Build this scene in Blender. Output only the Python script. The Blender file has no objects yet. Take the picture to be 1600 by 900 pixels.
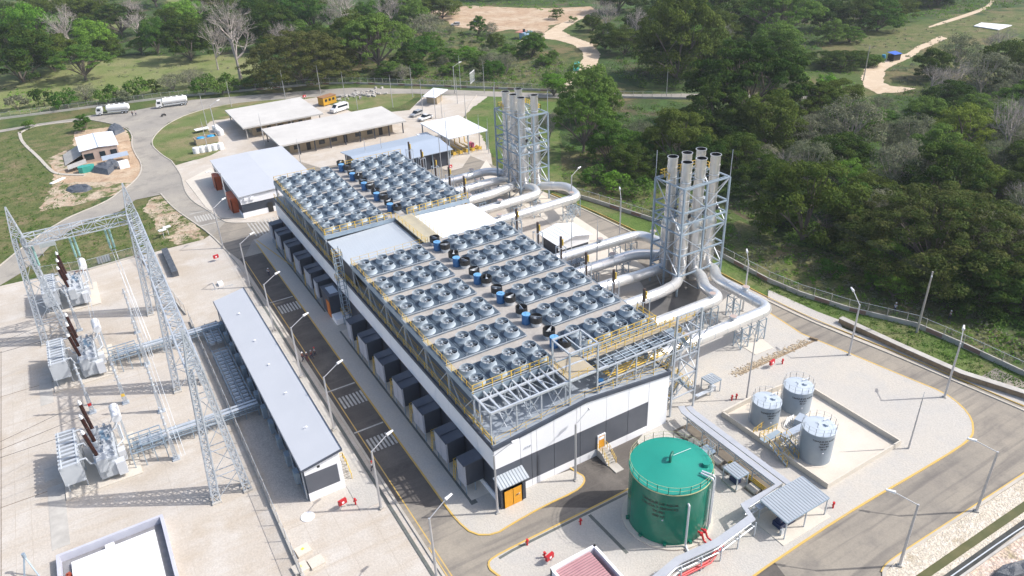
import bpy, bmesh, math, random
import numpy as np
from mathutils import Matrix, Vector
S = bpy.context.scene
COL = S.collection
R = math.radians
HAZE = 0.00014
# ---------------------------------------------------------------- camera
F, PIT, ROL, YAW, H = 1173.42, 0.51141, -0.044159, 0.519966, 70.0
cp, sp = math.cos(PIT), math.sin(PIT); cr, sr = math.cos(ROL), math.sin(ROL)
_f = np.array([0, cp, -sp]); _r = cr*np.array([1, 0, 0])+sr*np.array([0, sp, cp]); _u = -sr*np.array([1., 0, 0])+cr*np.array([0, sp, cp])
_R = np.array([[math.cos(YAW), math.sin(YAW), 0], [-math.sin(YAW), math.cos(YAW), 0], [0, 0, 1]])
fw, rt, up = _R@_f, _R@_r, _R@_u
cd = bpy.data.cameras.new('camera'); cam = bpy.data.objects.new('camera', cd); COL.objects.link(cam)
cam.matrix_world = Matrix(((rt[0], up[0], -fw[0], 0), (rt[1], up[1], -fw[1], 0), (rt[2], up[2], -fw[2], H), (0, 0, 0, 1)))
cd.sensor_width = 36; cd.lens = F/1600*36; cd.clip_end = 6000; cd.clip_start = 1
S.camera = cam
# ---------------------------------------------------------------- light
W = bpy.data.worlds.new('World'); S.world = W; W.use_nodes = True
nt = W.node_tree; bg = nt.nodes['Background']
sky = nt.nodes.new('ShaderNodeTexSky'); sky.sky_type = 'NISHITA'; sky.sun_disc = False
sky.sun_elevation = R(45.1); sky.sun_rotation = R(118.8); sky.air_density = 1.0; sky.dust_density = 3.0
nt.links.new(sky.outputs[0], bg.inputs[0]); bg.inputs[1].default_value = 0.15
sd = bpy.data.lights.new('sun', 'SUN'); sd.energy = 3.3; sd.angle = R(0.5); sd.color = (1.0, 0.965, 0.92)
so = bpy.data.objects.new('sun', sd); COL.objects.link(so)
so.rotation_euler = Vector((-0.619, 0.340, -0.708)).to_track_quat('-Z', 'Y').to_euler()
S.view_settings.view_transform = 'Standard'; S.view_settings.look = 'None'; S.view_settings.gamma = 1.0
S.view_settings.use_curve_mapping = False
S.view_settings.exposure = 0.48
# ---------------------------------------------------------------- helpers
def px(x, y, z=0.0):
    """ray through a photo pixel met with the level plane z: world x, y"""
    d = fw*F+rt*(x-800)-up*(y-450); t = (z-H)/d[2]
    return (d[0]*t, d[1]*t)
def proj(x, y, z=0.0):
    w = np.array([x, y, z-H]); k = w@fw
    return 800+F*(w@rt)/k, 450-F*(w@up)/k
def W2(p, z=0.0):
    return (p[1], p[2]) if p[0] == 'w' else px(p[0], p[1], z)
_mats = {}
def mat(name, c1, c2=None, scale=1.0, rough=0.6, metal=0.0, bump=0.0, world=False, fine=None, ribs=None, spec=0.5, trans=0.0):
    if name in _mats: return _mats[name]
    m = bpy.data.materials.new(name); m.use_nodes = True; _mats[name] = m
    n = m.node_tree.nodes; l = m.node_tree.links; b = n['Principled BSDF']
    b.inputs['Roughness'].default_value = rough; b.inputs['Metallic'].default_value = metal
    b.inputs['Specular IOR Level'].default_value = spec
    b.inputs['Base Color'].default_value = (*c1, 1)
    if world:
        co = n.new('ShaderNodeNewGeometry').outputs['Position']
    else:
        co = n.new('ShaderNodeTexCoord').outputs['Object']
    last = None
    if c2 is not None:
        t = n.new('ShaderNodeTexNoise'); t.inputs['Scale'].default_value = scale; t.inputs['Detail'].default_value = 6; t.inputs['Roughness'].default_value = 0.62
        l.new(co, t.inputs['Vector'])
        mr = n.new('ShaderNodeMapRange'); mr.inputs[1].default_value = 0.32; mr.inputs[2].default_value = 0.68
        l.new(t.outputs[0], mr.inputs[0])
        mx = n.new('ShaderNodeMix'); mx.data_type = 'RGBA'; mx.inputs[6].default_value = (*c1, 1); mx.inputs[7].default_value = (*c2, 1)
        l.new(mr.outputs[0], mx.inputs[0]); last = mx.outputs[2]
    if fine:
        t = n.new('ShaderNodeTexNoise'); t.inputs['Scale'].default_value = fine[0]; t.inputs['Detail'].default_value = 3
        l.new(co, t.inputs['Vector'])
        mr = n.new('ShaderNodeMapRange'); mr.inputs[1].default_value = 0.3; mr.inputs[2].default_value = 0.7
        mr.inputs[3].default_value = 1-fine[1]; mr.inputs[4].default_value = 1+fine[1]; l.new(t.outputs[0], mr.inputs[0])
        v = n.new('ShaderNodeVectorMath'); v.operation = 'SCALE'
        if last is None: v.inputs[0].default_value = c1
        else: l.new(last, v.inputs[0])
        l.new(mr.outputs[0], v.inputs['Scale']); last = v.outputs[0]
    if last is not None: l.new(last, b.inputs['Base Color'])
    if bump and c2 is not None:
        t = n.new('ShaderNodeTexNoise'); t.inputs['Scale'].default_value = scale*6; l.new(co, t.inputs['Vector'])
        bp = n.new('ShaderNodeBump'); bp.inputs['Strength'].default_value = bump; bp.inputs['Distance'].default_value = 0.1
        l.new(t.outputs[0], bp.inputs['Height']); l.new(bp.outputs[0], b.inputs['Normal'])
    if ribs:   # (axis, spacing): pressed ribs of sheet metal
        w = n.new('ShaderNodeTexWave'); w.bands_direction = ribs[0]; w.inputs['Scale'].default_value = 0.3142/ribs[1]
        l.new(co, w.inputs['Vector'])
        pw = n.new('ShaderNodeMath'); pw.operation = 'POWER'; pw.inputs[1].default_value = 5; l.new(w.outputs['Fac'], pw.inputs[0])
        bp = n.new('ShaderNodeBump'); bp.inputs['Strength'].default_value = 0.9; bp.inputs['Distance'].default_value = 0.06
        l.new(pw.outputs[0], bp.inputs['Height']); l.new(bp.outputs[0], b.inputs['Normal'])
        rr = ribs[2] if len(ribs) > 2 else 0
        if rr:
            mx = n.new('ShaderNodeMix'); mx.data_type = 'RGBA'; mx.inputs[6].default_value = (*c1, 1)
            if last is not None: l.new(last, mx.inputs[6])
            mx.inputs[7].default_value = (c1[0]*rr, c1[1]*rr, c1[2]*rr, 1); l.new(pw.outputs[0], mx.inputs[0]); l.new(mx.outputs[2], b.inputs['Base Color'])
    return m
def prop(o, label=None, cat=None, group=None, kind=None):
    if label: o['label'] = label
    if cat: o['category'] = cat
    if group: o['group'] = group
    if kind: o['kind'] = kind
    return o
def thing(name, label, cat, loc=(0, 0, 0), rz=0.0, group=None):
    o = bpy.data.objects.new(name, None); o.empty_display_size = 0.5; COL.objects.link(o)
    o.location = loc; o.rotation_euler = (0, 0, rz)
    return prop(o, label, cat, group)
class MB:
    def __init__(s): s.v = []; s.f = []; s.m = []; s.c = 0
    def add(s, vs, fs):
        b = len(s.v); s.v += [tuple(map(float, v)) for v in vs]
        for f in fs: s.f.append([i+b for i in f]); s.m.append(s.c)
        return s
    def box(s, x0, y0, z0, x1, y1, z1):
        if x0 > x1: x0, x1 = x1, x0
        if y0 > y1: y0, y1 = y1, y0
        return s.add([(x0, y0, z0), (x1, y0, z0), (x1, y1, z0), (x0, y1, z0), (x0, y0, z1), (x1, y0, z1), (x1, y1, z1), (x0, y1, z1)],
                     [(3, 2, 1, 0), (4, 5, 6, 7), (0, 1, 5, 4), (1, 2, 6, 5), (2, 3, 7, 6), (3, 0, 4, 7)])
    def cbox(s, cx, cy, cz, dx, dy, dz, a=0.0):
        c, q = math.cos(a), math.sin(a); vs = []
        for z in (-dz/2, dz/2):
            for x, y in ((-dx/2, -dy/2), (dx/2, -dy/2), (dx/2, dy/2), (-dx/2, dy/2)):
                vs.append((cx+x*c-y*q, cy+x*q+y*c, cz+z))
        return s.add(vs, [(3, 2, 1, 0), (4, 5, 6, 7), (0, 1, 5, 4), (1, 2, 6, 5), (2, 3, 7, 6), (3, 0, 4, 7)])
    def tube(s, p, q, r, n=6, r2=None, cap=True, ph=0.0):
        p = Vector(p); q = Vector(q); d = q-p
        if d.length < 1e-6: return s
        d.normalize(); a = Vector((0, 0, 1)) if abs(d.z) < 0.9 else Vector((1, 0, 0))
        u = d.cross(a).normalized(); w = u.cross(d)   # right-handed ring
        r2 = r if r2 is None else r2; vs = []
        for c, rr in ((p, r), (q, r2)):
            for i in range(n):
                t = ph+2*math.pi*i/n; vs.append(c+u*(rr*math.cos(t))-w*(rr*math.sin(t)))
        fs = [(i, (i+1) % n, n+(i+1) % n, n+i) for i in range(n)]
        if cap: fs += [tuple(range(n))[::-1], tuple(range(n, 2*n))]
        return s.add(vs, fs)
    def bar(s, p, q, w):
        return s.tube(p, q, w*0.7071, 4, ph=math.pi/4)
    def path(s, pts, r, n=12, bend=0.0, seg=5, cap=True):
        P = [Vector(p) for p in pts]
        if bend:
            Q = [P[0]]
            for i in range(1, len(P)-1):
                a = (P[i-1]-P[i]); b = (P[i+1]-P[i]); k = min(bend, a.length*.49, b.length*.49); a = P[i]+a.normalized()*k; b = P[i]+b.normalized()*k
                for j in range(seg+1):
                    t = j/seg; Q.append(a*(1-t)**2+P[i]*2*t*(1-t)+b*t*t)
            Q.append(P[-1]); P = Q
        d0 = (P[1]-P[0]).normalized(); a = Vector((0, 0, 1)) if abs(d0.z) < 0.9 else Vector((1, 0, 0))
        u = d0.cross(a).normalized(); vs = []; pd = d0
        for i, p in enumerate(P):
            d = ((P[i+1]-p).normalized() if i < len(P)-1 else pd)
            t = (d+pd); t = t.normalized() if t.length > 1e-6 else d
            k = 1/max(0.5, t.dot(d)); u = (u-t*u.dot(t)).normalized(); w = t.cross(u)
            for j in range(n):
                th = 2*math.pi*j/n; vs.append(p+(u*math.cos(th)+w*math.sin(th))*r)
            pd = d
        fs = []
        for i in range(len(P)-1):
            for j in range(n): fs.append((i*n+j, i*n+(j+1) % n, (i+1)*n+(j+1) % n, (i+1)*n+j))
        if cap: fs += [tuple(range(n))[::-1], tuple(range((len(P)-1)*n, len(P)*n))]
        return s.add(vs, fs)
    def lathe(s, prof, cx=0, cy=0, n=24, cz=0):
        vs = []; m = len(prof)
        for i in range(n):
            t = 2*math.pi*i/n
            for r, z in prof: vs.append((cx+r*math.cos(t), cy+r*math.sin(t), cz+z))
        fs = []
        for i in range(n):
            for j in range(m-1):
                a, b = i*m+j, ((i+1) % n)*m+j; fs.append((a, b, b+1, a+1))
        return s.add(vs, fs)
    def prism(s, poly, z0, z1, bottom=True):
        n = len(poly); ar = sum(poly[i][0]*poly[(i+1) % n][1]-poly[(i+1) % n][0]*poly[i][1] for i in range(n))
        if ar < 0: poly = poly[::-1]
        vs = [(p[0], p[1], z0) for p in poly]+[(p[0], p[1], z1) for p in poly]
        fs = [(i, (i+1) % n, n+(i+1) % n, n+i) for i in range(n)]+[tuple(range(n, 2*n))]
        if bottom: fs.append(tuple(range(n))[::-1])
        return s.add(vs, fs)
    def slab(s, quad, t):
        """a sheet through 3-D corners, t thick below"""
        n = len(quad); q = [Vector(p) for p in quad]; nn = (q[1]-q[0]).cross(q[2]-q[0]).normalized()
        if nn.z < 0: q = q[::-1]; nn = -nn
        vs = [p-Vector((0, 0, t)) for p in q]+q
        return s.add(vs, [(i, (i+1) % n, n+(i+1) % n, n+i) for i in range(n)]+[tuple(range(n, 2*n)), tuple(range(n))[::-1]])
    def build(s, name, m, parent=None, smooth=False, label=None, local=False):
        me = bpy.data.meshes.new(name); vs = s.v
        if parent is not None and not local:
            lx, ly, lz = wloc(parent); vs = [(x-lx, y-ly, z-lz) for x, y, z in vs]
        me.from_pydata(vs, [], s.f)
        ms = m if isinstance(m, (list, tuple)) else [m]
        for k in ms: me.materials.append(k)
        if len(ms) > 1: me.polygons.foreach_set('material_index', s.m)
        if smooth:
            me.polygons.foreach_set('use_smooth', [True]*len(me.polygons))
            me.set_sharp_from_angle(angle=R(40))
        me.update()
        o = bpy.data.objects.new(name, me); COL.objects.link(o)
        if parent is not None: o.parent = parent
        if label: o['label'] = label
        return o
def wloc(o):
    x = y = z = 0
    while o is not None: x += o.location.x; y += o.location.y; z += o.location.z; o = o.parent
    return x, y, z
def copy_tree(o, parent=None, top=True):
    kids = list(o.children)
    c = o.copy(); COL.objects.link(c)
    c.parent = parent
    for k in kids: copy_tree(k, c, False)
    return c
def place(proto, loc, rz=0.0, label=None, scale=None, group=None, first=[]):
    """first call moves the prototype itself, the next ones copy it"""
    if proto.get('_used'): o = copy_tree(proto)
    else: o = proto; proto['_used'] = 1
    o.location = loc; o.rotation_euler = (0, 0, rz)
    if scale is not None: o.scale = scale if isinstance(scale, tuple) else (scale,)*3
    if label: o['label'] = label
    if group: o['group'] = group
    return o
def smooth_poly(pts, it=2, closed=True):
    for _ in range(it):
        q = []; n = len(pts)
        for i in range(n if closed else n-1):
            a, b = pts[i], pts[(i+1) % n]
            q += [(a[0]*.75+b[0]*.25, a[1]*.75+b[1]*.25), (a[0]*.25+b[0]*.75, a[1]*.25+b[1]*.75)]
        if not closed: q = [pts[0]]+q+[pts[-1]]
        pts = q
    return pts
def patch(name, pts, z, m, z0=None, sm=0, kind='structure', jag=0, label=None, cat=None):
    P = [W2(p, z) for p in pts]
    if jag:
        rg = random.Random(len(pts)*7+int(z*1000)); Q = []
        for i in range(len(P)):
            a, b = P[i], P[(i+1) % len(P)]; d = math.hypot(b[0]-a[0], b[1]-a[1]); k = max(1, min(40, int(d/(jag*2.2))))
            for j in range(k):
                t = j/k; Q.append((a[0]+(b[0]-a[0])*t+rg.uniform(-jag, jag), a[1]+(b[1]-a[1])*t+rg.uniform(-jag, jag)))
        P = Q
    if sm: P = smooth_poly(P, sm)
    mb = MB()
    if z0 is None:
        n = len(P); ar = sum(P[i][0]*P[(i+1) % n][1]-P[(i+1) % n][0]*P[i][1] for i in range(n))
        if ar < 0: P = P[::-1]
        mb.add([(p[0], p[1], z) for p in P], [tuple(range(len(P)))])
    else: mb.prism(P, z0, z)
    return prop(mb.build(name, m), label, cat, None, kind)
def strip(mb, P, w, z0, z1):
    """ribbon of width w with thickness along world points"""
    n = len(P); L = []; Rr = []
    for i in range(n):
        a = P[max(0, i-1)]; b = P[min(n-1, i+1)]; dx, dy = b[0]-a[0], b[1]-a[1]; d = math.hypot(dx, dy) or 1
        nx, ny = -dy/d*w/2, dx/d*w/2; L.append((P[i][0]+nx, P[i][1]+ny)); Rr.append((P[i][0]-nx, P[i][1]-ny))
    vs = []
    for i in range(n): vs += [(L[i][0], L[i][1], z0), (L[i][0], L[i][1], z1), (Rr[i][0], Rr[i][1], z1), (Rr[i][0], Rr[i][1], z0)]
    fs = [(0, 3, 2, 1)]
    for i in range(n-1):
        a = i*4; b = a+4
        fs += [(a+1, a+2, b+2, b+1), (a, a+1, b+1, b), (a+2, a+3, b+3, b+2)]
    e = (n-1)*4; fs.append((e, e+1, e+2, e+3))
    mb.add(vs, fs)
def rail(mb, pts, h=1.1, sp=1.5, w=0.07, mid=2, closed=False, rw=None):
    mid = min(mid, 1); rw = rw or w*.6
    if closed: pts = list(pts)+[pts[0]]
    for a, b in zip(pts[:-1], pts[1:]):
        a = Vector(a); b = Vector(b); n = max(1, round((b-a).length/sp))
        for i in range(n+1):
            p = a.lerp(b, i/n); mb.bar(p, p+Vector((0, 0, h)), w)
        for k in range(mid+1):
            zz = Vector((0, 0, h*(k+1)/(mid+1))); mb.bar(a+zz, b+zz, rw)
def stairs(mb, a, b, wdir, w=0.9, n=10):
    """open flight from low end a to high end b; returns nothing"""
    a = Vector(a); b = Vector(b); wd = Vector(wdir).normalized()*w
    for s_ in (0, 1): mb.bar(a+wd*s_, b+wd*s_, 0.14)
    run = (b-a); run.z = 0; st = run.normalized()*0.26
    for i in range(1, n+1):
        p = a.lerp(b, i/(n+1)); mb.slab([p-st*.5, p+st*.5, p+st*.5+wd, p-st*.5+wd], 0.05)
# ---------------------------------------------------------------- materials
M = {}
M['steel'] = mat('galvanised_steel', (0.52, 0.56, 0.60), (0.42, 0.46, 0.51), 0.8, 0.45, 0.2)
M['steel_blue'] = mat('blue_grey_steel', (0.33, 0.41, 0.48), (0.26, 0.33, 0.40), 0.7, 0.5, 0.2)
M['silver'] = mat('aluminium_cladding', (0.82, 0.81, 0.79), (0.74, 0.74, 0.735), 0.25, 0.30, 0.62)
M['stack'] = mat('stack_cladding', (0.80, 0.78, 0.75), (0.68, 0.665, 0.64), 0.35, 0.27, 0.68)
M['silver_dull'] = mat('dull_aluminium', (0.66, 0.69, 0.72), (0.56, 0.60, 0.64), 0.8, 0.38, 0.4)
M['yellow'] = mat('yellow_paint', (0.74, 0.50, 0.06), (0.66, 0.44, 0.09), 1.2, 0.5)
M['yline'] = mat('yellow_road_paint', (0.62, 0.40, 0.08), (0.5, 0.36, 0.14), 0.9, 0.8, world=True)
M['wline'] = mat('white_road_paint', (0.55, 0.54, 0.50), (0.34, 0.33, 0.31), 1.4, 0.8, world=True)
M['white'] = mat('white_paint', (0.88, 0.885, 0.91), (0.84, 0.85, 0.88), 0.4, 0.5)
M['whiteplain'] = mat('white_enamel', (0.8, 0.8, 0.8), None, 1, 0.35)
M['navy'] = mat('dark_navy_cladding', (0.052, 0.062, 0.085), (0.045, 0.053, 0.072), 0.4, 0.5, ribs=('Z', 0.28))
M['navyp'] = mat('dark_navy_sheet', (0.050, 0.060, 0.082), (0.040, 0.048, 0.066), 0.9, 0.45)
M['navytop'] = mat('dark_navy_roof_sheet', (0.07, 0.085, 0.115), (0.055, 0.065, 0.09), 0.9, 0.4)
M['hallroof'] = mat('blue_grey_hall_roof', (0.36, 0.40, 0.45), (0.29, 0.33, 0.38), 0.3, 0.45, )
M['boxgrey'] = mat('grey_box_sheet', (0.50, 0.52, 0.59), (0.43, 0.45, 0.51), 1.0, 0.45, ribs=('Z', .25, .7))
M['black'] = mat('black_paint', (0.02, 0.02, 0.022), (0.03, 0.03, 0.03), 2, 0.5)
M['glass'] = mat('dark_glass', (0.02, 0.03, 0.04), None, 1, 0.08)
M['concrete'] = mat('pale_concrete', (0.62, 0.57, 0.49), (0.56, 0.51, 0.44), 0.35, 0.9, world=True, fine=(5, .05))
M['concrete_w'] = mat('bare_concrete', (0.50, 0.48, 0.44), (0.38, 0.36, 0.33), 0.6, 0.9)
M['kerb'] = mat('kerb_concrete', (0.50, 0.46, 0.40), (0.40, 0.37, 0.32), 0.5, 0.9, world=True)
M['deckfloor'] = mat('deck_concrete', (0.40, 0.375, 0.345), (0.32, 0.30, 0.28), 0.5, 0.85, fine=(3, .08))
M['roof_blue'] = mat('blue_grey_roof_sheet', (0.40, 0.46, 0.54), (0.36, 0.42, 0.50), 0.25, 0.45, 0.1)
M['roof_pale'] = mat('pale_blue_roof_sheet', (0.505, 0.525, 0.56), (0.475, 0.495, 0.53), 0.2, 0.45, 0.0)
M['tray'] = mat('grey_tray_lid', (0.44, 0.46, 0.50), (0.38, 0.40, 0.44), 0.6, 0.5, 0.1)
M['roof_white'] = mat('white_roof_sheet', (0.80, 0.82, 0.85), (0.72, 0.75, 0.80), 0.2, 0.4, ribs=('X', 0.8))
M['roof_ribbed'] = mat('ribbed_grey_roof', (0.42, 0.46, 0.50), (0.38, 0.42, 0.46), 0.4, 0.4, 0.3, ribs=('X', 0.42, 0.72))
M['roof_conc'] = mat('pale_concrete_roof', (0.57, 0.555, 0.525), (0.48, 0.465, 0.44), 0.15, 0.85)
M['roof_red'] = mat('faded_red_roof_sheet', (0.50, 0.27, 0.28), (0.44, 0.22, 0.24), 0.5, 0.5, ribs=('Y', 0.32, 0.55))
M['orange'] = mat('orange_door_paint', (0.78, 0.36, 0.02), (0.70, 0.31, 0.02), 0.8, 0.5)
M['rust'] = mat('rust_red_door_paint', (0.50, 0.10, 0.03), (0.42, 0.09, 0.03), 0.8, 0.5)
M['red'] = mat('fire_red_paint', (0.55, 0.02, 0.02), (0.45, 0.02, 0.03), 1.5, 0.4)
M['blue'] = mat('blue_drum_plastic', (0.03, 0.14, 0.34), (0.03, 0.12, 0.28), 1.5, 0.4)
M['bluelid'] = mat('pale_blue_lid', (0.15, 0.36, 0.62), None, 1, 0.4)
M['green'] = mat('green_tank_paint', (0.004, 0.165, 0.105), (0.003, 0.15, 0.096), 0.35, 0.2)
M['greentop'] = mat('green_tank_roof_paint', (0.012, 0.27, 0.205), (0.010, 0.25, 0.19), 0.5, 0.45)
M['cream'] = mat('cream_rail_paint', (0.5, 0.5, 0.28), None, 1, 0.5)
M['tankgrey'] = mat('grey_tank_paint', (0.29, 0.345, 0.40), (0.25, 0.30, 0.355), 0.6, 0.35)
M['tanktop'] = mat('pale_grey_tank_roof', (0.50, 0.56, 0.62), (0.44, 0.50, 0.56), 0.6, 0.35)
M['brown'] = mat('brown_porcelain', (0.045, 0.014, 0.010), (0.03, 0.01, 0.008), 3, 0.2)
M['trgrey'] = mat('transformer_grey_paint', (0.50, 0.53, 0.56), (0.44, 0.47, 0.50), 0.8, 0.45)
M['trblue'] = mat('transformer_lid_blue', (0.20, 0.29, 0.38), (0.17, 0.25, 0.33), 1, 0.45)
M['glassgreen'] = mat('green_glass', (0.30, 0.50, 0.45), None, 1, 0.15)
M['tan'] = mat('tan_render_wall', (0.42, 0.34, 0.23), (0.36, 0.29, 0.20), 0.6, 0.85)
M['brick'] = mat('pink_block_wall', (0.46, 0.36, 0.31), (0.38, 0.29, 0.25), 1.0, 0.9)
M['stone'] = mat('brown_field_stone', (0.36, 0.27, 0.17), (0.20, 0.15, 0.10), 1.6, 0.95, bump=.8)
M['rubble'] = mat('yellow_rubble', (0.60, 0.50, 0.36), (0.46, 0.37, 0.26), 3.0, 0.95, bump=1)
M['wall_pink'] = mat('reddish_wall_panel', (0.34, 0.20, 0.16), (0.28, 0.17, 0.14), 0.8, 0.9)
M['tarp'] = mat('black_tarpaulin', (0.05, 0.06, 0.075), (0.11, 0.12, 0.14), 1.5, 0.5, bump=.8)
M['teal'] = mat('teal_plastic_sheet', (0.05, 0.36, 0.30), (0.04, 0.30, 0.25), 1, 0.45)
M['rubber'] = mat('tyre_rubber', (0.015, 0.015, 0.015), None, 1, 0.8)
M['skin'] = mat('skin', (0.30, 0.16, 0.10), None, 1, 0.6)
M['denim'] = mat('dark_blue_cloth', (0.03, 0.04, 0.08), None, 1, 0.9)
M['shirt'] = mat('pale_shirt_cloth', (0.45, 0.45, 0.48), None, 1, 0.9)
M['shirtred'] = mat('dark_red_shirt_cloth', (0.16, 0.05, 0.06), None, 1, 0.9)
M['woodpole'] = mat('concrete_pole', (0.42, 0.39, 0.35), (0.34, 0.32, 0.29), 1, 0.85)
M['plate'] = mat('cooler_top_sheet', (0.09, 0.12, 0.15), (0.065, 0.09, 0.12), 0.9, 0.5, 0.1)
M['cowl'] = mat('galvanised_fan_cowl', (0.40, 0.46, 0.51), (0.31, 0.37, 0.42), 1.1, 0.55, 0.1)
M['trunk'] = mat('grey_bark', (0.20, 0.17, 0.14), (0.12, 0.10, 0.08), 1.5, 0.9)
M['bareb'] = mat('pale_bare_bark', (0.42, 0.38, 0.34), (0.30, 0.26, 0.24), 1.2, 0.9)
M['joint'] = mat('slab_joint_dirt', (.36, .31, .25), (.5, .45, .39), .6, .9, world=True)
M['lamp'] = mat('lamp_pole_grey', (0.48, 0.48, 0.49), None, 1, 0.4, 0.3)
def mesh_mat():
    m = bpy.data.materials.new('chain_link_mesh'); m.use_nodes = True; n = m.node_tree.nodes; l = m.node_tree.links
    b = n['Principled BSDF']; b.inputs['Base Color'].default_value = (.30, .31, .31, 1); b.inputs['Roughness'].default_value = .5
    b.inputs['Alpha'].default_value = 0.16
    return m
M['chain'] = mesh_mat()
def leaf_mat(name, c1, c2):
    m = bpy.data.materials.new(name); m.use_nodes = True; n = m.node_tree.nodes; l = m.node_tree.links
    b = n['Principled BSDF']; b.inputs['Roughness'].default_value = .8; b.inputs['Specular IOR Level'].default_value = .08
    co = n.new('ShaderNodeTexCoord'); t = n.new('ShaderNodeTexNoise'); t.inputs['Scale'].default_value = .35; t.inputs['Detail'].default_value = 5
    l.new(co.outputs['Object'], t.inputs['Vector'])
    oi = n.new('ShaderNodeObjectInfo')
    a = n.new('ShaderNodeMath'); a.operation = 'MULTIPLY_ADD'; a.inputs[1].default_value = 1.0; l.new(oi.outputs['Random'], a.inputs[0])
    s2 = n.new('ShaderNodeMath'); s2.operation = 'MULTIPLY_ADD'; s2.inputs[1].default_value = 2.2; s2.inputs[2].default_value = -1.1; l.new(t.outputs[0], s2.inputs[0])
    l.new(s2.outputs[0], a.inputs[2])
    mx = n.new('ShaderNodeMix'); mx.data_type = 'RGBA'; mx.clamp_factor = True; mx.inputs[6].default_value = (*c1, 1); mx.inputs[7].default_value = (*c2, 1)
    l.new(a.outputs[0], mx.inputs[0]); l.new(mx.outputs[2], b.inputs['Base Color'])
    tr = n.new('ShaderNodeBsdfTranslucent'); l.new(mx.outputs[2], tr.inputs[0]); ms = n.new('ShaderNodeMixShader'); ms.inputs[0].default_value = .34
    l.new(b.outputs[0], ms.inputs[1]); l.new(tr.outputs[0], ms.inputs[2]); l.new(ms.outputs[0], n['Material Output'].inputs[0])
    return m
LEAF = {'dark': leaf_mat('dark_leaves', (.034, .078, .011), (.115, .155, .028)), 'mid': leaf_mat('mid_green_leaves', (.06, .15, .02), (.14, .225, .045)),
        'bright': leaf_mat('bright_leaves', (.12, .27, .03), (.19, .33, .05)), 'brown': leaf_mat('olive_brown_leaves', (.048, .098, .018), (.115, .125, .036)),
        'grey': leaf_mat('grey_green_leaves', (.15, .18, .10), (.25, .25, .17)), 'yellow': leaf_mat('yellow_green_leaves', (.22, .28, .04), (.15, .22, .04))}
# ground materials
def ground_mat(name, cols, scales, fine=(6, .1), rough=.95, bump=0.0, streak=None):
    """cols[0] overlaid by cols[i] through noise scales[i-1] = (scale, low, high)"""
    m = bpy.data.materials.new(name); m.use_nodes = True; n = m.node_tree.nodes; l = m.node_tree.links; b = n['Principled BSDF']
    b.inputs['Roughness'].default_value = rough; b.inputs['Specular IOR Level'].default_value = .2
    co = n.new('ShaderNodeNewGeometry').outputs['Position']; last = None
    for i, (sc, lo, hi) in enumerate(scales):
        mp = n.new('ShaderNodeMapping'); mp.inputs['Location'].default_value = (i*37.1, i*11.7, 0); l.new(co, mp.inputs[0])
        t = n.new('ShaderNodeTexNoise'); t.inputs['Scale'].default_value = sc; t.inputs['Detail'].default_value = 7; t.inputs['Roughness'].default_value = .65
        l.new(mp.outputs[0], t.inputs['Vector'])
        mr = n.new('ShaderNodeMapRange'); mr.inputs[1].default_value = lo; mr.inputs[2].default_value = hi; l.new(t.outputs[0], mr.inputs[0])
        mx = n.new('ShaderNodeMix'); mx.data_type = 'RGBA'; mx.inputs[6].default_value = (*cols[0], 1); mx.inputs[7].default_value = (*cols[i+1], 1)
        if last is not None: l.new(last, mx.inputs[6])
        l.new(mr.outputs[0], mx.inputs[0]); last = mx.outputs[2]
    if streak:   # wheel wear drawn out along the road: (angle, colour, strength)
        mp = n.new('ShaderNodeMapping'); mp.inputs['Rotation'].default_value = (0, 0, streak[0]); mp.inputs['Scale'].default_value = (.05, .9, 1); l.new(co, mp.inputs[0])
        t = n.new('ShaderNodeTexNoise'); t.inputs['Scale'].default_value = 1; t.inputs['Detail'].default_value = 5; t.inputs['Distortion'].default_value = .6; l.new(mp.outputs[0], t.inputs['Vector'])
        mr = n.new('ShaderNodeMapRange'); mr.inputs[1].default_value = .5; mr.inputs[2].default_value = .75; mr.inputs[4].default_value = streak[2]; l.new(t.outputs[0], mr.inputs[0])
        mx = n.new('ShaderNodeMix'); mx.data_type = 'RGBA'; mx.inputs[7].default_value = (*streak[1], 1); l.new(last, mx.inputs[6]); l.new(mr.outputs[0], mx.inputs[0]); last = mx.outputs[2]
    t = n.new('ShaderNodeTexNoise'); t.inputs['Scale'].default_value = fine[0]; t.inputs['Detail'].default_value = 2; l.new(co, t.inputs['Vector'])
    mr = n.new('ShaderNodeMapRange'); mr.inputs[1].default_value = .3; mr.inputs[2].default_value = .7; mr.inputs[3].default_value = 1-fine[1]; mr.inputs[4].default_value = 1+fine[1]
    l.new(t.outputs[0], mr.inputs[0]); v = n.new('ShaderNodeVectorMath'); v.operation = 'SCALE'; l.new(last, v.inputs[0]); l.new(mr.outputs[0], v.inputs['Scale'])
    l.new(v.outputs[0], b.inputs['Base Color'])
    if bump:
        bp = n.new('ShaderNodeBump'); bp.inputs['Strength'].default_value = bump; bp.inputs['Distance'].default_value = .3; l.new(t.outputs[0], bp.inputs['Height']); l.new(bp.outputs[0], b.inputs['Normal'])
    return m
G_ = {}
G_['terrain'] = ground_mat('scrub_ground', [(.075, .11, .03), (.16, .13, .065), (.04, .07, .02)], [(.035, .45, .62), (.12, .5, .62)], (1.5, .25), bump=.5)
G_['forest'] = ground_mat('forest_floor', [(.045, .075, .022), (.11, .09, .055), (.06, .12, .03)], [(.06, .5, .65), (.12, .5, .65)], (1.2, .3), bump=.5)
G_['pasture'] = ground_mat('pasture_grass', [(.17, .20, .07), (.22, .22, .10), (.12, .165, .045)], [(.05, .42, .6), (.10, .52, .66)], (1.2, .18), bump=.3)
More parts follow.
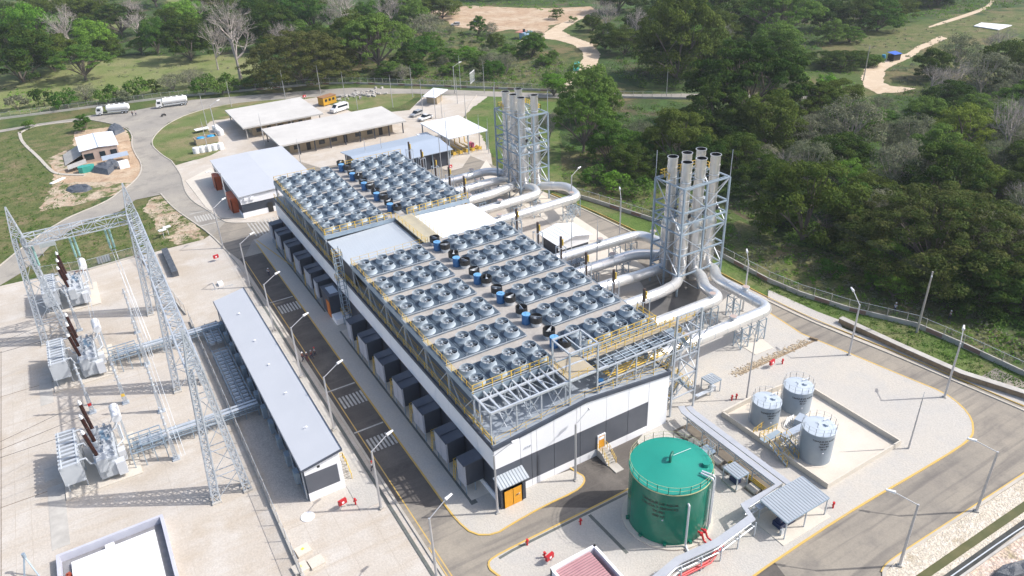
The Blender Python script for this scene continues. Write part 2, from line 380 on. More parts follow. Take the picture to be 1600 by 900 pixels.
G_['grass'] = ground_mat('green_grass', [(.095, .15, .035), (.16, .165, .07), (.065, .115, .026)], [(.09, .45, .62), (.3, .5, .65)], (2.5, .2), bump=.4)
G_['lawn'] = ground_mat('dry_lawn', [(.13, .165, .055), (.22, .19, .10), (.09, .13, .035)], [(.08, .45, .62), (.2, .5, .68)], (2.5, .14), bump=.3)
G_['weeds'] = ground_mat('patchy_weeds', [(.115, .13, .045), (.20, .16, .09), (.07, .10, .028)], [(.12, .46, .66), (.3, .44, .62)], (1.8, .28), bump=.5)
G_['patchy'] = ground_mat('sand_and_weed_patches', [(.44, .36, .27), (.11, .13, .045), (.38, .28, .20)], [(.16, .47, .55), (.35, .5, .6)], (1.6, .25), bump=.4)
G_['dirt'] = ground_mat('bare_dirt', [(.42, .30, .20), (.50, .40, .29), (.30, .20, .13)], [(.08, .45, .6), (.3, .52, .68)], (1.5, .12), bump=.3)
G_['pad'] = ground_mat('crushed_stone_yard', [(.49, .445, .39), (.43, .37, .30), (.53, .495, .45)], [(.05, .46, .66), (.2, .46, .66)], (4.0, .08), bump=.1, streak=(1.57, (.44, .37, .29), .55))
G_['cobble'] = ground_mat('stone_paving', [(.47, .445, .405), (.49, .455, .40), (.44, .425, .40)], [(.05, .45, .65), (.3, .45, .7)], (4.5, .07), bump=.2)
G_['asphalt'] = ground_mat('dusty_asphalt', [(.26, .235, .20), (.32, .285, .235), (.18, .165, .15)], [(.06, .42, .62), (.16, .5, .75)], (5, .07), streak=(0, (.12, .112, .108), .75))
G_['asphalt_dark'] = ground_mat('dark_and_shaded_asphalt', [(.115, .104, .095), (.17, .155, .14), (.085, .078, .073)], [(.12, .5, .7), (.3, .5, .7)], (5, .07), streak=(1.57, (.17, .155, .14), .6))  # apron's own dark grey; on the alley it paints in the hall's shade
G_['road_grey'] = ground_mat('dusty_grey_road', [(.30, .28, .25), (.37, .34, .29), (.23, .215, .195)], [(.06, .45, .65), (.2, .5, .7)], (4, .06))
G_['sandroad'] = ground_mat('sandy_track', [(.54, .43, .31), (.47, .36, .25), (.60, .50, .38)], [(.08, .5, .65), (.3, .5, .65)], (3, .08))
G_['riprap'] = ground_mat('rough_riprap', [(.55, .49, .40), (.40, .34, .25), (.60, .55, .48)], [(.35, .5, .68), (1.6, .48, .65)], (5, .25), bump=.6)
G_['canal'] = ground_mat('green_canal_water', [(.10, .105, .045), (.14, .13, .06)], [(.2, .4, .6)], (1, .05), rough=.15)
# ================================================================ THE SETTING: ground, roads, kerbs
w_ = 'w'
mb = MB(); 
# terrain as a coarse grid, gently rolling beyond the works
xs = [-1200+60*i for i in range(56)]; ys = [-300+60*i for i in range(56)]
def tz(x, y):
    d = max(0, math.hypot(x-60, y-180)-420); return min(1, d/300)*(10*math.sin(x/170+1)+9*math.cos(y/210))+d*0.008
vs = [(x, y, tz(x, y)) for y in ys for x in xs]; n_ = len(xs)
mb.add(vs, [(j*n_+i, j*n_+i+1, (j+1)*n_+i+1, (j+1)*n_+i) for j in range(len(ys)-1) for i in range(n_-1)])
prop(mb.build('ground', G_['terrain'], smooth=True), kind='structure')
patch('forest_floor', [(870,158),(1000,156),(1240,158),(1340,152),(1420,150),(1900,100),(1950,560),(1600,560),(1440,440),(1240,395),(1145,335),(1000,262),(880,236)], .012, G_['forest'], jag=3, sm=1)
patch('forest_floor', [(-300,-60),(1000,-60),(1750,-60),(1600,10),(1430,30),(1290,60),(1240,140),(1000,140),(940,110),(930,30),(860,10),(700,5),(640,30),(640,60),(560,60),(480,132),(400,132),(400,85),(300,92),(200,92),(100,100),(0,122),(-300,150)], .010, G_['forest'], jag=3, sm=1)
patch('pasture', [(-200,150),(0,118),(100,98),(200,88),(300,88),(400,82),(410,132),(300,142),(150,158),(0,182),(-200,205)], .03, G_['pasture'], jag=2, sm=1)
patch('pasture', [(-100,-20),(90,0),(110,22),(195,34),(190,46),(110,42),(60,35),(20,30),(-100,40)], .03, G_['pasture'], jag=2, sm=1)
patch('pasture', [(262,0),(330,-6),(360,8),(300,18),(268,12)], .03, G_['pasture'], jag=2, sm=1)
patch('field', [(1305,62),(1420,42),(1545,24),(1600,20),(1660,30),(1590,52),(1500,62),(1430,78),(1395,84),(1345,76)], .03, G_['weeds'], jag=2, sm=1)
patch('grass', [(-300,560),(-100,470),(0,430),(47,382),(103,346),(160,318),(120,282),(70,262),(30,205),(0,208),(-300,240)], .02, G_['weeds'], jag=.4)
patch('grass', [(0,206),(60,196),(117,188),(137,190),(172,196),(200,215),(205,235),(130,250),(80,262),(50,240),(30,208)], .026, G_['weeds'], jag=.3)
patch('bare_earth', [(80,250),(112,238),(118,205),(190,196),(203,214),(212,240),(224,262),(214,288),(188,300),(165,308),(120,300),(84,285)], .03, G_['dirt'], jag=.5, sm=1)
patch('grass', [(430,152),(480,140),(560,135),(700,135),(800,140),(870,140),(880,100),(800,60),(660,60),(560,110),(470,130)], .02, G_['terrain'], jag=1.5)
# dirt clearing and sandy track at the back
patch('dirt_clearing', [(664,20),(690,12),(740,9),(800,12),(860,13),(925,10),(935,16),(906,30),(860,40),(850,52),(815,48),(800,46),(770,50),(745,46),(715,42),(690,30)], .05, G_['dirt'], jag=1, sm=1)
patch('dirt_track', [(868,40),(905,24),(925,22),(900,34),(878,48),(892,56),(925,68),(938,84),(932,104),(905,110),(898,124),(884,150),(872,150),(886,124),(898,106),(912,92),(910,80),(896,70),(868,62),(846,60),(832,68),(812,66),(820,55),(850,52)], .06, G_['sandroad'], jag=.4, sm=2)
patch('dirt_track', [(1346,120),(1352,108),(1376,98),(1386,92),(1420,82),(1430,74),(1470,56),(1480,60),(1440,78),(1420,92),(1395,102),(1382,110),(1380,128),(1392,134),(1432,138),(1410,144),(1370,146),(1350,136)], .06, G_['sandroad'], jag=.5, sm=2)
patch('footpath', [(1450,41),(1520,18),(1545,8),(1550,-6),(1556,-6),(1550,10),(1524,22),(1452,44)], .05, G_['sandroad'], sm=1)
# ---- the works' own ground
patch('yard_ground', [(-400,1250),(-300,470),(0,447),(67,432),(140,422),(217,400),(318,374),(330,366),(303,345),(268,325),(253,301),(262,262),(300,251),(345,235),(315,215),(322,190),(357,184),(400,160),(470,154),(500,151),(560,180),(640,172),(660,152),(690,149),(765,149),(735,172),(724,184),(745,200),(765,225),(770,262),(857,303),(950,350),(1060,400),(1200,465),(1280,500),(1400,550),(1600,640),(1800,740),(1800,1250)], .04, G_['pad'])
patch('island_lawn', [(235,225),(241,211),(263,191),(300,174),(350,162),(400,156),(480,151),(500,151),(470,156),(420,166),(357,186),(330,188),(322,196),(330,212),(348,228),(338,240),(300,252),(268,251),(250,240)], .06, G_['lawn'], sm=1)
patch('lawn', [(508,160),(535,152),(600,147),(645,146),(650,150),(640,158),(616,170),(560,173),(530,170)], .06, G_['lawn'], sm=1)
patch('weed_patch', [(60,436),(140,420),(217,399),(318,372),(300,345),(262,318),(253,303),(228,318),(200,330),(150,345),(100,368),(64,400),(52,424)], .055, G_['weeds'], jag=.4)
patch('grass_bank', [(764,150),(800,154),(870,160),(880,290),(857,297),(800,275),(768,240),(748,205),(724,184),(738,168)], .05, G_['grass'], jag=.3)
patch('grass_verge', [(857,297),(965,329),(1027,349),(1130,403),(1250,463),(1430,511),(1600,588),(1750,660),(1750,690),(1600,624),(1312,503),(1260,482),(1200,462),(1150,440),(1060,395),(1000,365),(950,338),(900,322)], .055, G_['grass'], jag=.15)
patch('scrub_slope', [(1130,402),(1150,345),(1240,380),(1400,430),(1500,470),(1620,560),(1700,640),(1600,586),(1430,510),(1250,462)], .02, G_['weeds'], jag=1)
patch('road', [(251,302),(190,297),(206,286),(219,272),(222,256),(212,240),(205,225),(207,210),(200,200),(172,192),(137,187),(60,196),(0,207),(-150,232),(-150,222),(0,203),(60,193),(117,185),(147,179),(212,172),(250,165),(300,156),(400,148),(500,140),(550,137),(700,140),(800,144),(900,147),(1000,147),(1065,146),(1250,149),(1330,151),(1330,155),(1250,154),(1065,153),(900,154),(775,151),(645,146),(600,147),(550,150),(480,152),(400,157),(350,163),(300,175),(262,192),(240,212),(235,225),(252,241),(268,252),(283,272),(286,285),(290,300),(302,315),(325,328),(356,350),(w_,26.1,160),(w_,26.1,140),(w_,21.2,140),(w_,21.2,150),(350,386),(325,362),(300,345),(270,324)], .075, G_['road_grey'])
patch('road', [(190,296),(168,314),(103,340),(47,376),(0,414),(-80,480),(-120,560),(-60,500),(0,446),(30,428),(59,404),(93,370),(137,345),(187,330),(212,312),(256,303)], .08, G_['road_grey'])
patch('road', [(w_,21.2,150),(w_,26.1,160),(w_,31,160),(w_,60,160),(w_,60,163),(430,345),(400,347),(352,347),(330,370)], .082, G_['asphalt'])
patch('road', [(w_,21.2,30),(w_,21.2,152),(w_,32,152),(w_,32,62),(w_,60,62),(w_,52,30)], .085, G_['asphalt_dark'])  # dark apron, plus alley darkened by the hall's shade put into its colour
patch('road', [(w_,21.2,30),(w_,21.2,69),(w_,30,60),(w_,37,57.5),(w_,45,52),(w_,45,30)], .09, G_['asphalt'])
patch('road', [(857,303),(876,312),(925,332),(975,357),(1060,396),(1200,470),(1275,505),(1400,555),(1500,598),(1600,640),(1780,720),(1700,700),(1500,710),(1165,700),(1000,440),(870,330)], .07, G_['asphalt'])
patch('road', [(w_,110,20),(w_,110,44),(w_,60,44),(w_,46,44),(w_,30,34),(w_,30,20),(w_,40,20),(1381,905),(1386,885),(1450,840),(1525,794),(1600,744),(1700,690)], .078, G_['asphalt'])
patch('dark_road', [(w_,84,158),(w_,93,165),(735,243),(722,262),(700,268),(690,262),(705,246),(712,232),(700,228),(640,236),(500,262),(430,240),(400,250),(440,262),(430,290),(620,300)], .06, G_['asphalt'])
patch('weed_patch', [(258,304),(266,320),(302,346),(320,372),(280,384),(255,372),(240,345),(222,326),(238,310)], .06, G_['patchy'], jag=.5)
patch('weed_patch', [(70,250),(118,228),(130,240),(120,262),(90,268)], .04, G_['patchy'], jag=.5)
patch('weed_patch', [(85,286),(150,284),(205,286),(170,306),(120,320),(60,330)], .036, G_['patchy'], jag=.6)
# raised islands with kerbs
def island(name, P, m, top=.17, line=True, sm=1, lw=.16):
    pts = [W2(p, top) for p in P]
    q = smooth_poly(pts, sm) if sm else pts
    mb = MB(); mb.prism(q, 0.0, top, bottom=False); prop(mb.build(name, m), kind='structure'); return q
q1 = island('pavement', [(w_,26.1,158),(w_,26.1,155),(w_,26.1,66),(w_,26.15,62),(w_,26.8,58.8),(w_,29,57.4),(800,818),(850,790),(898,768),(911,757),(914,748),(909,741),(w_,42.5,61.95),(w_,32,61.95),(w_,32,162),(w_,28,161)], G_['cobble'])
mb = MB(); strip(mb, [(x, y) for x, y in q1 if y < 160 and not (x > 31.9 and y > 61)], .22, 0, .182); prop(mb.build('kerb_line', M['yline']), kind='structure')
q2 = island('pavement', [(w_,98,88),(1230,512),(1325,551),(1425,593),(1475,613),(1503,634),(1519,655),(1521,675),(1517,683),(1500,698),(1425,743),(1350,786),(1275,833),(1170,904),(1100,960),(w_,34,34),(w_,31,36),(w_,30.5,39),(768,893),(762,880),(770,871),(800,855),(887,812),(980,766),(w_,52.6,55),(w_,53.6,58),(w_,53.6,61.95),(w_,62,61.95),(w_,62,88)], G_['cobble'])
mb = MB(); i0 = [i for i, p in enumerate(q2) if p[1] < 87 and not (p[0] > 53 and p[1] > 60 and p[0] < 63) and not (p[0] < 64 and p[1] > 61.5)]
strip(mb, [q2[i] for i in i0], .24, 0, .184); prop(mb.build('kerb_line', M['yline']), kind='structure')
# kerbs of the outer edges
def kerb(P, z1=.2, w=.3, m='kerb', name='kerb'):
    mb = MB(); strip(mb, smooth_poly([W2(p, z1) for p in P], 2, False), w, 0, z1); prop(mb.build(name, M[m]), kind='structure')
kerb([(251,302),(270,324),(300,345),(325,362),(350,386),(w_,21.1,139),(w_,21.1,40)])
kerb([(268,251),(283,272),(286,285),(290,300),(302,315),(325,328),(345,342),(356,348),(400,347)])
kerb([(268,251),(252,241),(236,226),(240,212),(262,192),(300,175),(350,163),(400,157),(480,152)])
kerb([(137,186),(172,192),(199,200),(207,211),(205,225),(211,240),(222,256),(219,272),(206,286),(190,298)])
kerb([(190,296),(168,314),(103,340),(47,376),(0,414),(-80,480)], m='kerb')
kerb([(30,208),(45,199),(70,194),(117,189)], w=.8); kerb([(30,206),(34,222),(60,245),(75,262),(88,272),(132,273)], w=.9)
kerb([(857,303),(925,332),(975,357),(1060,396),(1200,470),(1275,505),(1400,555),(1500,598),(1600,640),(1700,686)], w=.35)
kerb([(862,302),(930,330),(980,354),(1066,394),(1205,467),(1280,502),(1405,551),(1505,594),(1600,634)], w=.14, z1=.21, m='yline', name='kerb_line')
kerb([(1640,718),(1600,743),(1525,792),(1450,839),(1400,873),(1386,884),(1381,893),(1383,912)], w=.4)
kerb([(1640,714),(1600,739),(1525,788),(1450,836),(1398,870),(1382,883),(1377,893)], w=.16, z1=.21, m='yline', name='kerb_line')
kerb([(745,148),(735,160),(724,184),(745,200)], w=.3)
# painted centre and edge lines, crossings
mb = MB(); strip(mb, [(21.9, 36), (21.9, 150)], .14, 0, .094); strip(mb, [(21.45, 60), (21.45, 40)], .12, 0, .095)
prop(mb.build('road_line', M['yline']), kind='structure')
mb = MB()
for y0, y1, ys_ in ((124.0, 127.2, 129.4), (90.8, 93.9, 96.3), (79.3, 82.4, 84.7)):
    for k in range(7): mb.box(22.25+k*.56, y0, .086, 22.55+k*.56, y1, .0965)
    mb.box(21.4, ys_-.14, .086, 25.85, ys_+.14, .0965)
for k in range(8): mb.cbox(17.6+k*.62, 179.6-.1*k, .09, .34, 4.0, .012)
mb.cbox(19.5, 183.6, .09, 5.2, .3, .012); mb.cbox(19.8, 174.8, .09, 5.2, .3, .012)
for k in range(13): mb.cbox(27.2+k*.75, 165.5, .088, .3, 8.5, .014)
prop(mb.build('crosswalk_marking', M['wline']), kind='structure')
# drains: dark grates let into the paving
mb = MB(); mb.box(19.95, 40, .04, 20.35, 140, .125); mb.box(28.95, 63.6, .1, 29.25, 112, .181); mb.box(28.9, 63.1, .1, 29.8, 63.8, .183); mb.box(28.95, 120, .1, 29.25, 152, .181)
a = px(800, 862); b = px(980, 772); strip(mb, [(px(780,874)), a, b], .35, .1, .183); strip(mb, [px(921,806), px(980,866)], .42, .1, .183)
prop(mb.build('drain', mat('drain_grate', (.10, .11, .10), (.14, .15, .14), 2, .7, world=True)), kind='structure')
prop(MB().box(29.3, 63.8, .1, 31.98, 112, .178).build('concrete_apron', M['concrete']), kind='structure')
prop(MB().box(16.72, 70, .02, 19.9, 128, .10).build('pavement', G_['cobble']), kind='structure')
prop(MB().box(8.2, 76, .02, 11.7, 127, .06).build('shaded_gravel', mat('grey_gravel', (.50, .46, .41), (.44, .40, .36), .8, .95, world=True, fine=(6, .2))), kind='structure')
mb = MB()
for x in (-24.2, -22.6): mb.box(x, 20, .03, x+.1, 140, .05)
for p, q in (((110,530),(190,505)), ): pass
for y in (96.4, 124.5): mb.box(-23, y-.06, .03, -14.8, y+.06, .052)
prop(mb.build('cable_trench', mat('trench_joint', (.17, .14, .11), (.25, .2, .16), 2, .9, world=True)), kind='structure')
mb = MB(); mb.box(-17.2, 84.5, .03, -15.2, 97, .07); mb.box(-17.4, 98.5, .03, -15.4, 101.5, .08); mb.box(-17.2, 118, .03, -15.4, 126, .07); prop(mb.build('concrete_slab', M['concrete_w']), kind='structure')
mb = MB()
for x in (-30.5, -28.0, -21.0, -19.2, -3.0, 10.0, 13.5, 17.5): mb.box(x, 30, .03, x+.05, (132 if x < 0 else 72), .046)
for y in (40, 52, 64, 76, 88, 100, 112, 130): mb.box(-40, y, .03, -19.2, y+.05, .046)
for y in (48, 56, 64, 72): mb.box(8, y, .03, 18.9, y+.05, .046)
for y in range(135, 168, 6): mb.box(62.5, y, .03, 80, y+.05, .048)
for x in range(60, 100, 8): mb.box(x, 196, .03, x+.05, 208, .048)
prop(mb.build('slab_joint', M['joint']), kind='structure')
# stains of dust in the yard are in its material; slabs under ducts and tanks
prop(MB().prism([px(975,492),px(1042,440),px(1145,440),px(1150,455),px(1062,520),px(1000,525)], .03, .185).build('concrete_slab', mat('dark_slab', (.13, .125, .12), (.2, .19, .18), .25, .35, world=True)), kind='structure')  # slab below the near stacks, darker and smoother than the other concrete
prop(MB().prism([px(1148,536),px(1172,516),px(1208,545),px(1180,556)], .1, .24).build('concrete_slab', M['concrete']), kind='structure')
prop(MB().prism([px(745,272),px(760,250),px(768,262),px(860,312),px(950,372),px(1010,420),px(940,430),px(860,350)], .03, .1).build('concrete_slab', M['concrete']), kind='structure')
# lower right: bank, canal, conduit
def band(name, m, A, B_, z1, z0=0.0, j=0): return patch(name, [A[0], A[1], B_[1], B_[0]], z1, m, z0=None if z0 is None else z0, jag=j)
patch('riprap_bank', [(1384,912),(1384,893),(1402,875),(1450,843),(1525,796),(1640,722),(1720,670),(1730,700),(1600,783),(1426,903)], .12, G_['riprap'])
patch('canal', [(1426,902),(1600,783),(1700,718),(1700,738),(1600,802),(1448,905)], .09, G_['canal'])
patch('gravel_strip', [(1448,905),(1600,800),(1700,738),(1700,760),(1600,812),(1462,908)], .13, G_['riprap'])
patch('conduit', [(1462,908),(1600,811),(1700,750),(1700,780),(1600,826),(1494,905)], .14, mat('conduit_cover', (.055, .06, .058), (.09, .09, .085), .6, .9, world=True, spec=.1))
kerb([(1478,906),(1602,819),(1700,765)], z1=.2, w=.12, m='silver_dull', name='conduit_edge')
kerb([(1494,906),(1602,829),(1700,782)], z1=.35, w=.25, m='concrete_w', name='conduit_wall')
patch('rubble_ground', [(1497,908),(1602,832),(1750,760),(1750,950),(1500,950)], .06, ground_mat('light_rubble', [(.55,.44,.36),(.30,.26,.15),(.62,.52,.46)], [(.25,.5,.62),(.6,.5,.6)], (3,.3), bump=.8))
# camera-side ground left of the tanks: paved strip beyond the outer road
patch('pavement', [(1200,452),(1275,486),(1312,500),(1316,512),(1400,543),(1500,585),(1600,623),(1750,690),(1750,704),(1600,633),(1500,593),(1400,550),(1275,501),(1200,466)], .16, G_['cobble'])
# ---------------------------------------------------------------- walls and fences
def fence(name, label, P, wall_h=.7, post_h=2.3, sp=3.0, panels=None, tilt=.4, wall=True, wallm='concrete_w', h0=0.0, group=None):
    pts = [W2(p) for p in P]; t = thing(name, label, 'fence', (pts[0][0], pts[0][1], 0), group=group)
    L = 0; seg = []
    for a, b in zip(pts[:-1], pts[1:]):
        d = math.hypot(b[0]-a[0], b[1]-a[1]); seg.append((L, d, a, b)); L += d
    def at(s):
        for l, d, a, b in seg:
            if s <= l+d+1e-6: k = (s-l)/d; return a[0]+(b[0]-a[0])*k, a[1]+(b[1]-a[1])*k, (b[0]-a[0])/d, (b[1]-a[1])/d
        return b[0], b[1], 1, 0
    n = min(95, max(2, int(L/sp)))
    if wall:
        mb = MB(); strip(mb, pts, .25, 0, wall_h); mb.build('wall', M[wallm], t)
        if panels:
            for k in range(0, n, 2):
                if (k//2) % 3 == 2: continue
                a = at(L*k/n+.2); b = at(L*(k+1)/n-.2); mb = MB(); strip(mb, [(a[0], a[1]), (b[0], b[1])], .28, .12, wall_h-.08); mb.build('wall_panel', M['wall_pink'], t)
    for k in range(n+1):
        x, y, dx, dy = at(L*k/n-1e-4 if k else 0); mb = MB(); mb.bar((x, y, 0), (x, y, post_h), .09)
        mb.bar((x, y, post_h), (x+dy*tilt, y-dx*tilt, post_h+.4), .07); mb.build('post', M['woodpole'], t)
    mb = MB()
    for a, b in zip(pts[:-1], pts[1:]):
        mb.add([(a[0], a[1], wall_h if wall else .1), (b[0], b[1], wall_h if wall else .1), (b[0], b[1], post_h), (a[0], a[1], post_h)], [(0, 1, 2, 3)])
    mb.build('wire_mesh', M['chain'], t)
    mb = MB()
    for a, b in zip(pts[:-1], pts[1:]):
        for z in (post_h, ): mb.bar((a[0], a[1], z), (b[0], b[1], z), .05)
    mb.build('top_wire', M['steel'], t)
    return t
fence('perimeter_fence', 'chain-link fence on a low pale wall running behind the tank trucks at far left', [(-200,222),(0,187),(70,178),(147,168),(250,155),(300,150),(400,141)], panels=False)
fence('perimeter_fence', 'chain-link fence on a low wall behind the long roofs and guard hut', [(400,141),(500,132),(550,131),(700,136),(800,140),(870,143)], panels=True)
fence('perimeter_fence', 'chain-link fence with reddish wall panels along the grass verge right of the stacks', [(857,296),(925,315),(965,328),(1027,348),(1130,403),(1200,441),(1250,462),(1325,486),(1430,511),(1500,541),(1600,588),(1700,636)], panels=True, wall_h=.9)
fence('perimeter_fence', 'short chain-link fence along the horizontal road in the trees right of the far stacks', [(960,153),(1065,155),(1250,157)], panels=False)
fence('yard_fence', 'long chain-link fence between the switchyard and the white control building', [(w_,7.4,40),(w_,7.4,83.5),(w_,7.4,118),(w_,7.4,131)], wall_h=.5, sp=3, tilt=0)
fence('yard_fence', 'low chain-link fence closing the switchyard at the weed patch', [(62,433),(140,422),(217,400),(w_,7.2,134)], wall_h=.4, sp=3, panels=True)
t = thing('retaining_wall', 'long brown stone wall between the outer road and the grass verge at right', 'wall', (101.6, 65.7, 0))
mb = MB(); pts = [px(1312,504), px(1400,545), px(1500,590), px(1600,622), px(1720,668)]; strip(mb, pts, .9, 0, 1.0); mb.build('stone_face', M['stone'], t)
mb = MB(); strip(mb, pts, 1.05, 1.0, 1.08); mb.build('coping', M['concrete_w'], t)
t = thing('stone_trench', 'sunken trench edged with yellow rubble on the paving right of the near stacks', 'trench', (*px(1145,586), 0))
mb = MB(); rg = random.Random(3); a = px(1146,586); b = px(1262,534)
for k in range(700):
    u_ = rg.random(); x = a[0]+(b[0]-a[0])*u_+rg.gauss(0, .35); y = a[1]+(b[1]-a[1])*u_+rg.gauss(0, .35); s_ = rg.uniform(.08, .22)
    mb.cbox(x, y, .2, s_, s_*.8, s_*.7, rg.uniform(0, 3))
mb.build('rubble', M['rubble'], t)['kind'] = 'stuff'
mb = MB(); strip(mb, [(a[0]+.7, a[1]-.5), (b[0]+.9, b[1]-.5)], .5, .1, .19); mb.cbox(b[0]+1, b[1]-.3, .35, .3, 1.3, .4, .4); mb.build('trench_bed', M['stone'], t)
# ================================================================ THE POWER HALL
BX0, BX1, BY0, BY1 = 32.0, 59.5, 62.0, 158.0; EZ, RZ, RX = 9.0, 10.4, 45.6
hall = thing('power_hall', 'long white and dark navy power hall carrying the rows of roof fans', 'power plant building', (45.7, 110, 0))
mb = MB(); mb.prism([(BX0+.02, BY0+.02), (BX1-.02, BY0+.02), (BX1-.02, BY1-.02), (BX0+.02, BY1-.02)], 0, 8.7); mb.build('core_wall', M['navyp'], hall)
# white plinth, dark band and white upper band, panel joints as gaps
def bands(axis, c0, a0, a1, n, parts, out):
    """cladding panels on a wall: axis 'x' wall at x=c0 spanning y a0..a1, or 'y'"""
    for z0, z1, key, nm in parts:
        mb = MB(); L = (a1-a0)/n
        for i in range(n):
            p, q = a0+i*L+.03, a0+(i+1)*L-.03
            if axis == 'x': mb.box(c0, p, z0, c0+out, q, z1)
            else: mb.box(p, c0, z0, q, c0+out, z1)
        mb.build(nm, M[key], hall)
bands('x', BX0, BY0+.15, BY1-.1, 24, [(0, 1.1, 'white', 'plinth'), (5.25, 8.55, 'white', 'upper_cladding')], -.14)
bands('x', BX1, BY0+.15, BY1-.1, 24, [(0, 1.1, 'white', 'plinth'), (5.25, 8.55, 'white', 'upper_cladding')], .14)
bands('y', BY1, BX0, BX1, 9, [(0, 5.2, 'navyp', 'end_cladding'), (5.25, 8.8, 'white', 'upper_cladding')], .14)
# front gable: white field with a dark parallelogram that stops short of the right end
gx = [31.86, 35.6, 37.2, 38.0, 40.6, 44.1, 44.7, 48.9, 52.6, 56.1, 59.64]
def gtop(x): return EZ-.25+(RZ-EZ)*(1-abs(x-RX)/(RX-BX0 if x < RX else BX1-RX))
mw = MB(); md = MB()
for a, b in zip(gx[:-1], gx[1:]):
    a_, b_ = a+.03, b-.03; y = BY0-.14
    def quad(m_, x0, x1, za0, zb0, za1, zb1):
        m_.add([(x0, y, za0), (x1, y, zb0), (x1, y, zb1), (x0, y, za1), (x0, BY0+.02, za0), (x1, BY0+.02, zb0), (x1, BY0+.02, zb1), (x0, BY0+.02, za1)],
               [(0, 1, 2, 3), (7, 6, 5, 4), (0, 3, 7, 4), (1, 5, 6, 2), (3, 2, 6, 7), (0, 4, 5, 1)])
    if b <= 56.2:
        quad(mw, a_, b_, 0, 0, 1.3, 1.3); quad(md, a_, b_, 1.3, 1.3, 5.5, 5.5)
        if a < RX < b:
            quad(mw, a_, RX, 5.5, 5.5, gtop(a_), gtop(RX)); quad(mw, RX, b_, 5.5, 5.5, gtop(RX), gtop(b_))
        else: quad(mw, a_, b_, 5.5, 5.5, gtop(a_), gtop(b_))
    else: quad(mw, a_, b_, 0, 0, gtop(a_), gtop(b_))
mw.build('front_cladding', M['white'], hall); md.build('front_dark_band', mat('dark_front_band', (.105, .115, .14), (.09, .10, .122), .5, .5), hall)
mb = MB()
for a_, b_ in ((36.0, 36.35), (36.3, 36.65), (36.6, 36.95), (36.9, 37.15)): mb.bar((a_, 61.83, 6.75), (b_, 61.83, 7.05), .09)
mb.build('wall_emblem', mat('pale_grey_emblem', (.5, .52, .56), None), hall)
mb = MB()
for s0, s1, x0, x1 in ((EZ, RZ, BX0-.1, RX), (RZ, EZ, RX, BX1+.1)):
    mb.slab([(x0, BY0-.05, s0), (x1, BY0-.05, s1), (x1, BY1, s1), (x0, BY1, s0)], .18)
mb.build('roof', M['hallroof'], hall)
mb = MB()
for x0, x1, z0, z1 in ((BX0-.28, RX, EZ, RZ), (RX, BX1+.28, RZ, EZ)):
    mb.add([(x0, BY0-.3, z0-.42), (x1, BY0-.3, z1-.42), (x1, BY0-.3, z1+.12), (x0, BY0-.3, z0+.12), (x0, BY0-.0, z0-.42), (x1, BY0-.0, z1-.42), (x1, BY0, z1+.12), (x0, BY0, z0+.12)],
           [(0, 1, 2, 3), (7, 6, 5, 4), (0, 3, 7, 4), (1, 5, 6, 2), (3, 2, 6, 7), (0, 4, 5, 1)])
mb.box(BX0-.3, BY0-.295, EZ-.4, BX0-.05, BY1+.2, EZ+.14); mb.box(BX1+.05, BY0-.295, EZ-.4, BX1+.3, BY1+.2, EZ+.14)
mb.build('coping', M['navytop'], hall)
# pale front strip of roof in the sun, railings along eaves and gable
mb = MB(); rail(mb, [(31.95, 62.3, 9.15), (31.95, 157.6, 9.15)], 1.1, 2.4, .08, 1, rw=.075); mb.build('eave_railing', M['yellow'], hall)
mb = MB(); rail(mb, [(32.9, 66.5, 9.2), (32.9, 157.6, 9.2)], 1.1, 4.8, .06, 1, rw=.055); mb.build('walkway_railing', M['yellow'], hall)
mb = MB(); mb.box(32.35, 62.3, 9.2, 33.1, 157.6, 9.27); mb.build('walkway', M['hallroof'], hall)
mb = MB(); rail(mb, [(32.3, 62.2, 9.1), (45.6, 62.2, 10.5), (59.3, 62.2, 9.1), (59.3, 70, 9.1)], 1.0, 2.4, .05, 1)
mb.build('gable_railing', M['yellow'], hall)
# doors and porches
mb = MB(); mb.box(31.7, 60.4, 0, 32.1, 61.85, 3.7); mb.box(34.7, 60.4, 0, 35.3, 61.85, 3.7); mb.box(32.1, 60.6, 2.95, 34.7, 61.85, 3.7)
po = mb.build('porch', M['navyp'], hall); d = MB().box(32.15, 60.3, .18, 34.65, 60.42, 2.95).build('door', M['orange'], po)
mb = MB(); mb.box(32.03, 60.27, .18, 32.15, 60.4, 3.07); mb.box(34.65, 60.27, .18, 34.77, 60.4, 3.07); mb.box(32.15, 60.27, 2.95, 34.65, 60.4, 3.07); mb.box(33.38, 60.28, .18, 33.42, 60.32, 2.95)
for k_ in range(3): mb.bar((33.75+k_*.2, 60.28, 1.5), (33.95+k_*.2, 60.28, 1.75), .06); mb.build('door_frame', M['white'], d)
MB().slab([(31.5, 60.1, 3.72), (35.7, 60.1, 3.72), (35.7, 61.85, 4.4), (31.5, 61.85, 4.4)], .12).build('porch_roof', M['roof_ribbed'], hall)
d = MB().box(47.6, 61.72, 1.35, 48.6, 61.84, 3.4).build('door', M['orange'], hall)
mb = MB(); mb.box(47.45, 61.68, 1.35, 47.6, 61.86, 3.55); mb.box(48.6, 61.68, 1.35, 48.75, 61.86, 3.55); mb.box(47.6, 61.68, 3.4, 48.6, 61.86, 3.55); mb.box(47.7, 61.69, 2.75, 48.5, 61.715, 3.2); mb.build('door_frame', M['white'], d)
st = thing('entrance_stair', 'concrete landing stair with yellow rails below the small orange door in the gable wall', 'stairs', (48.1, 60, 0))
mb = MB(); mb.box(47.4, 60.6, .1, 48.7, 61.8, 1.3)
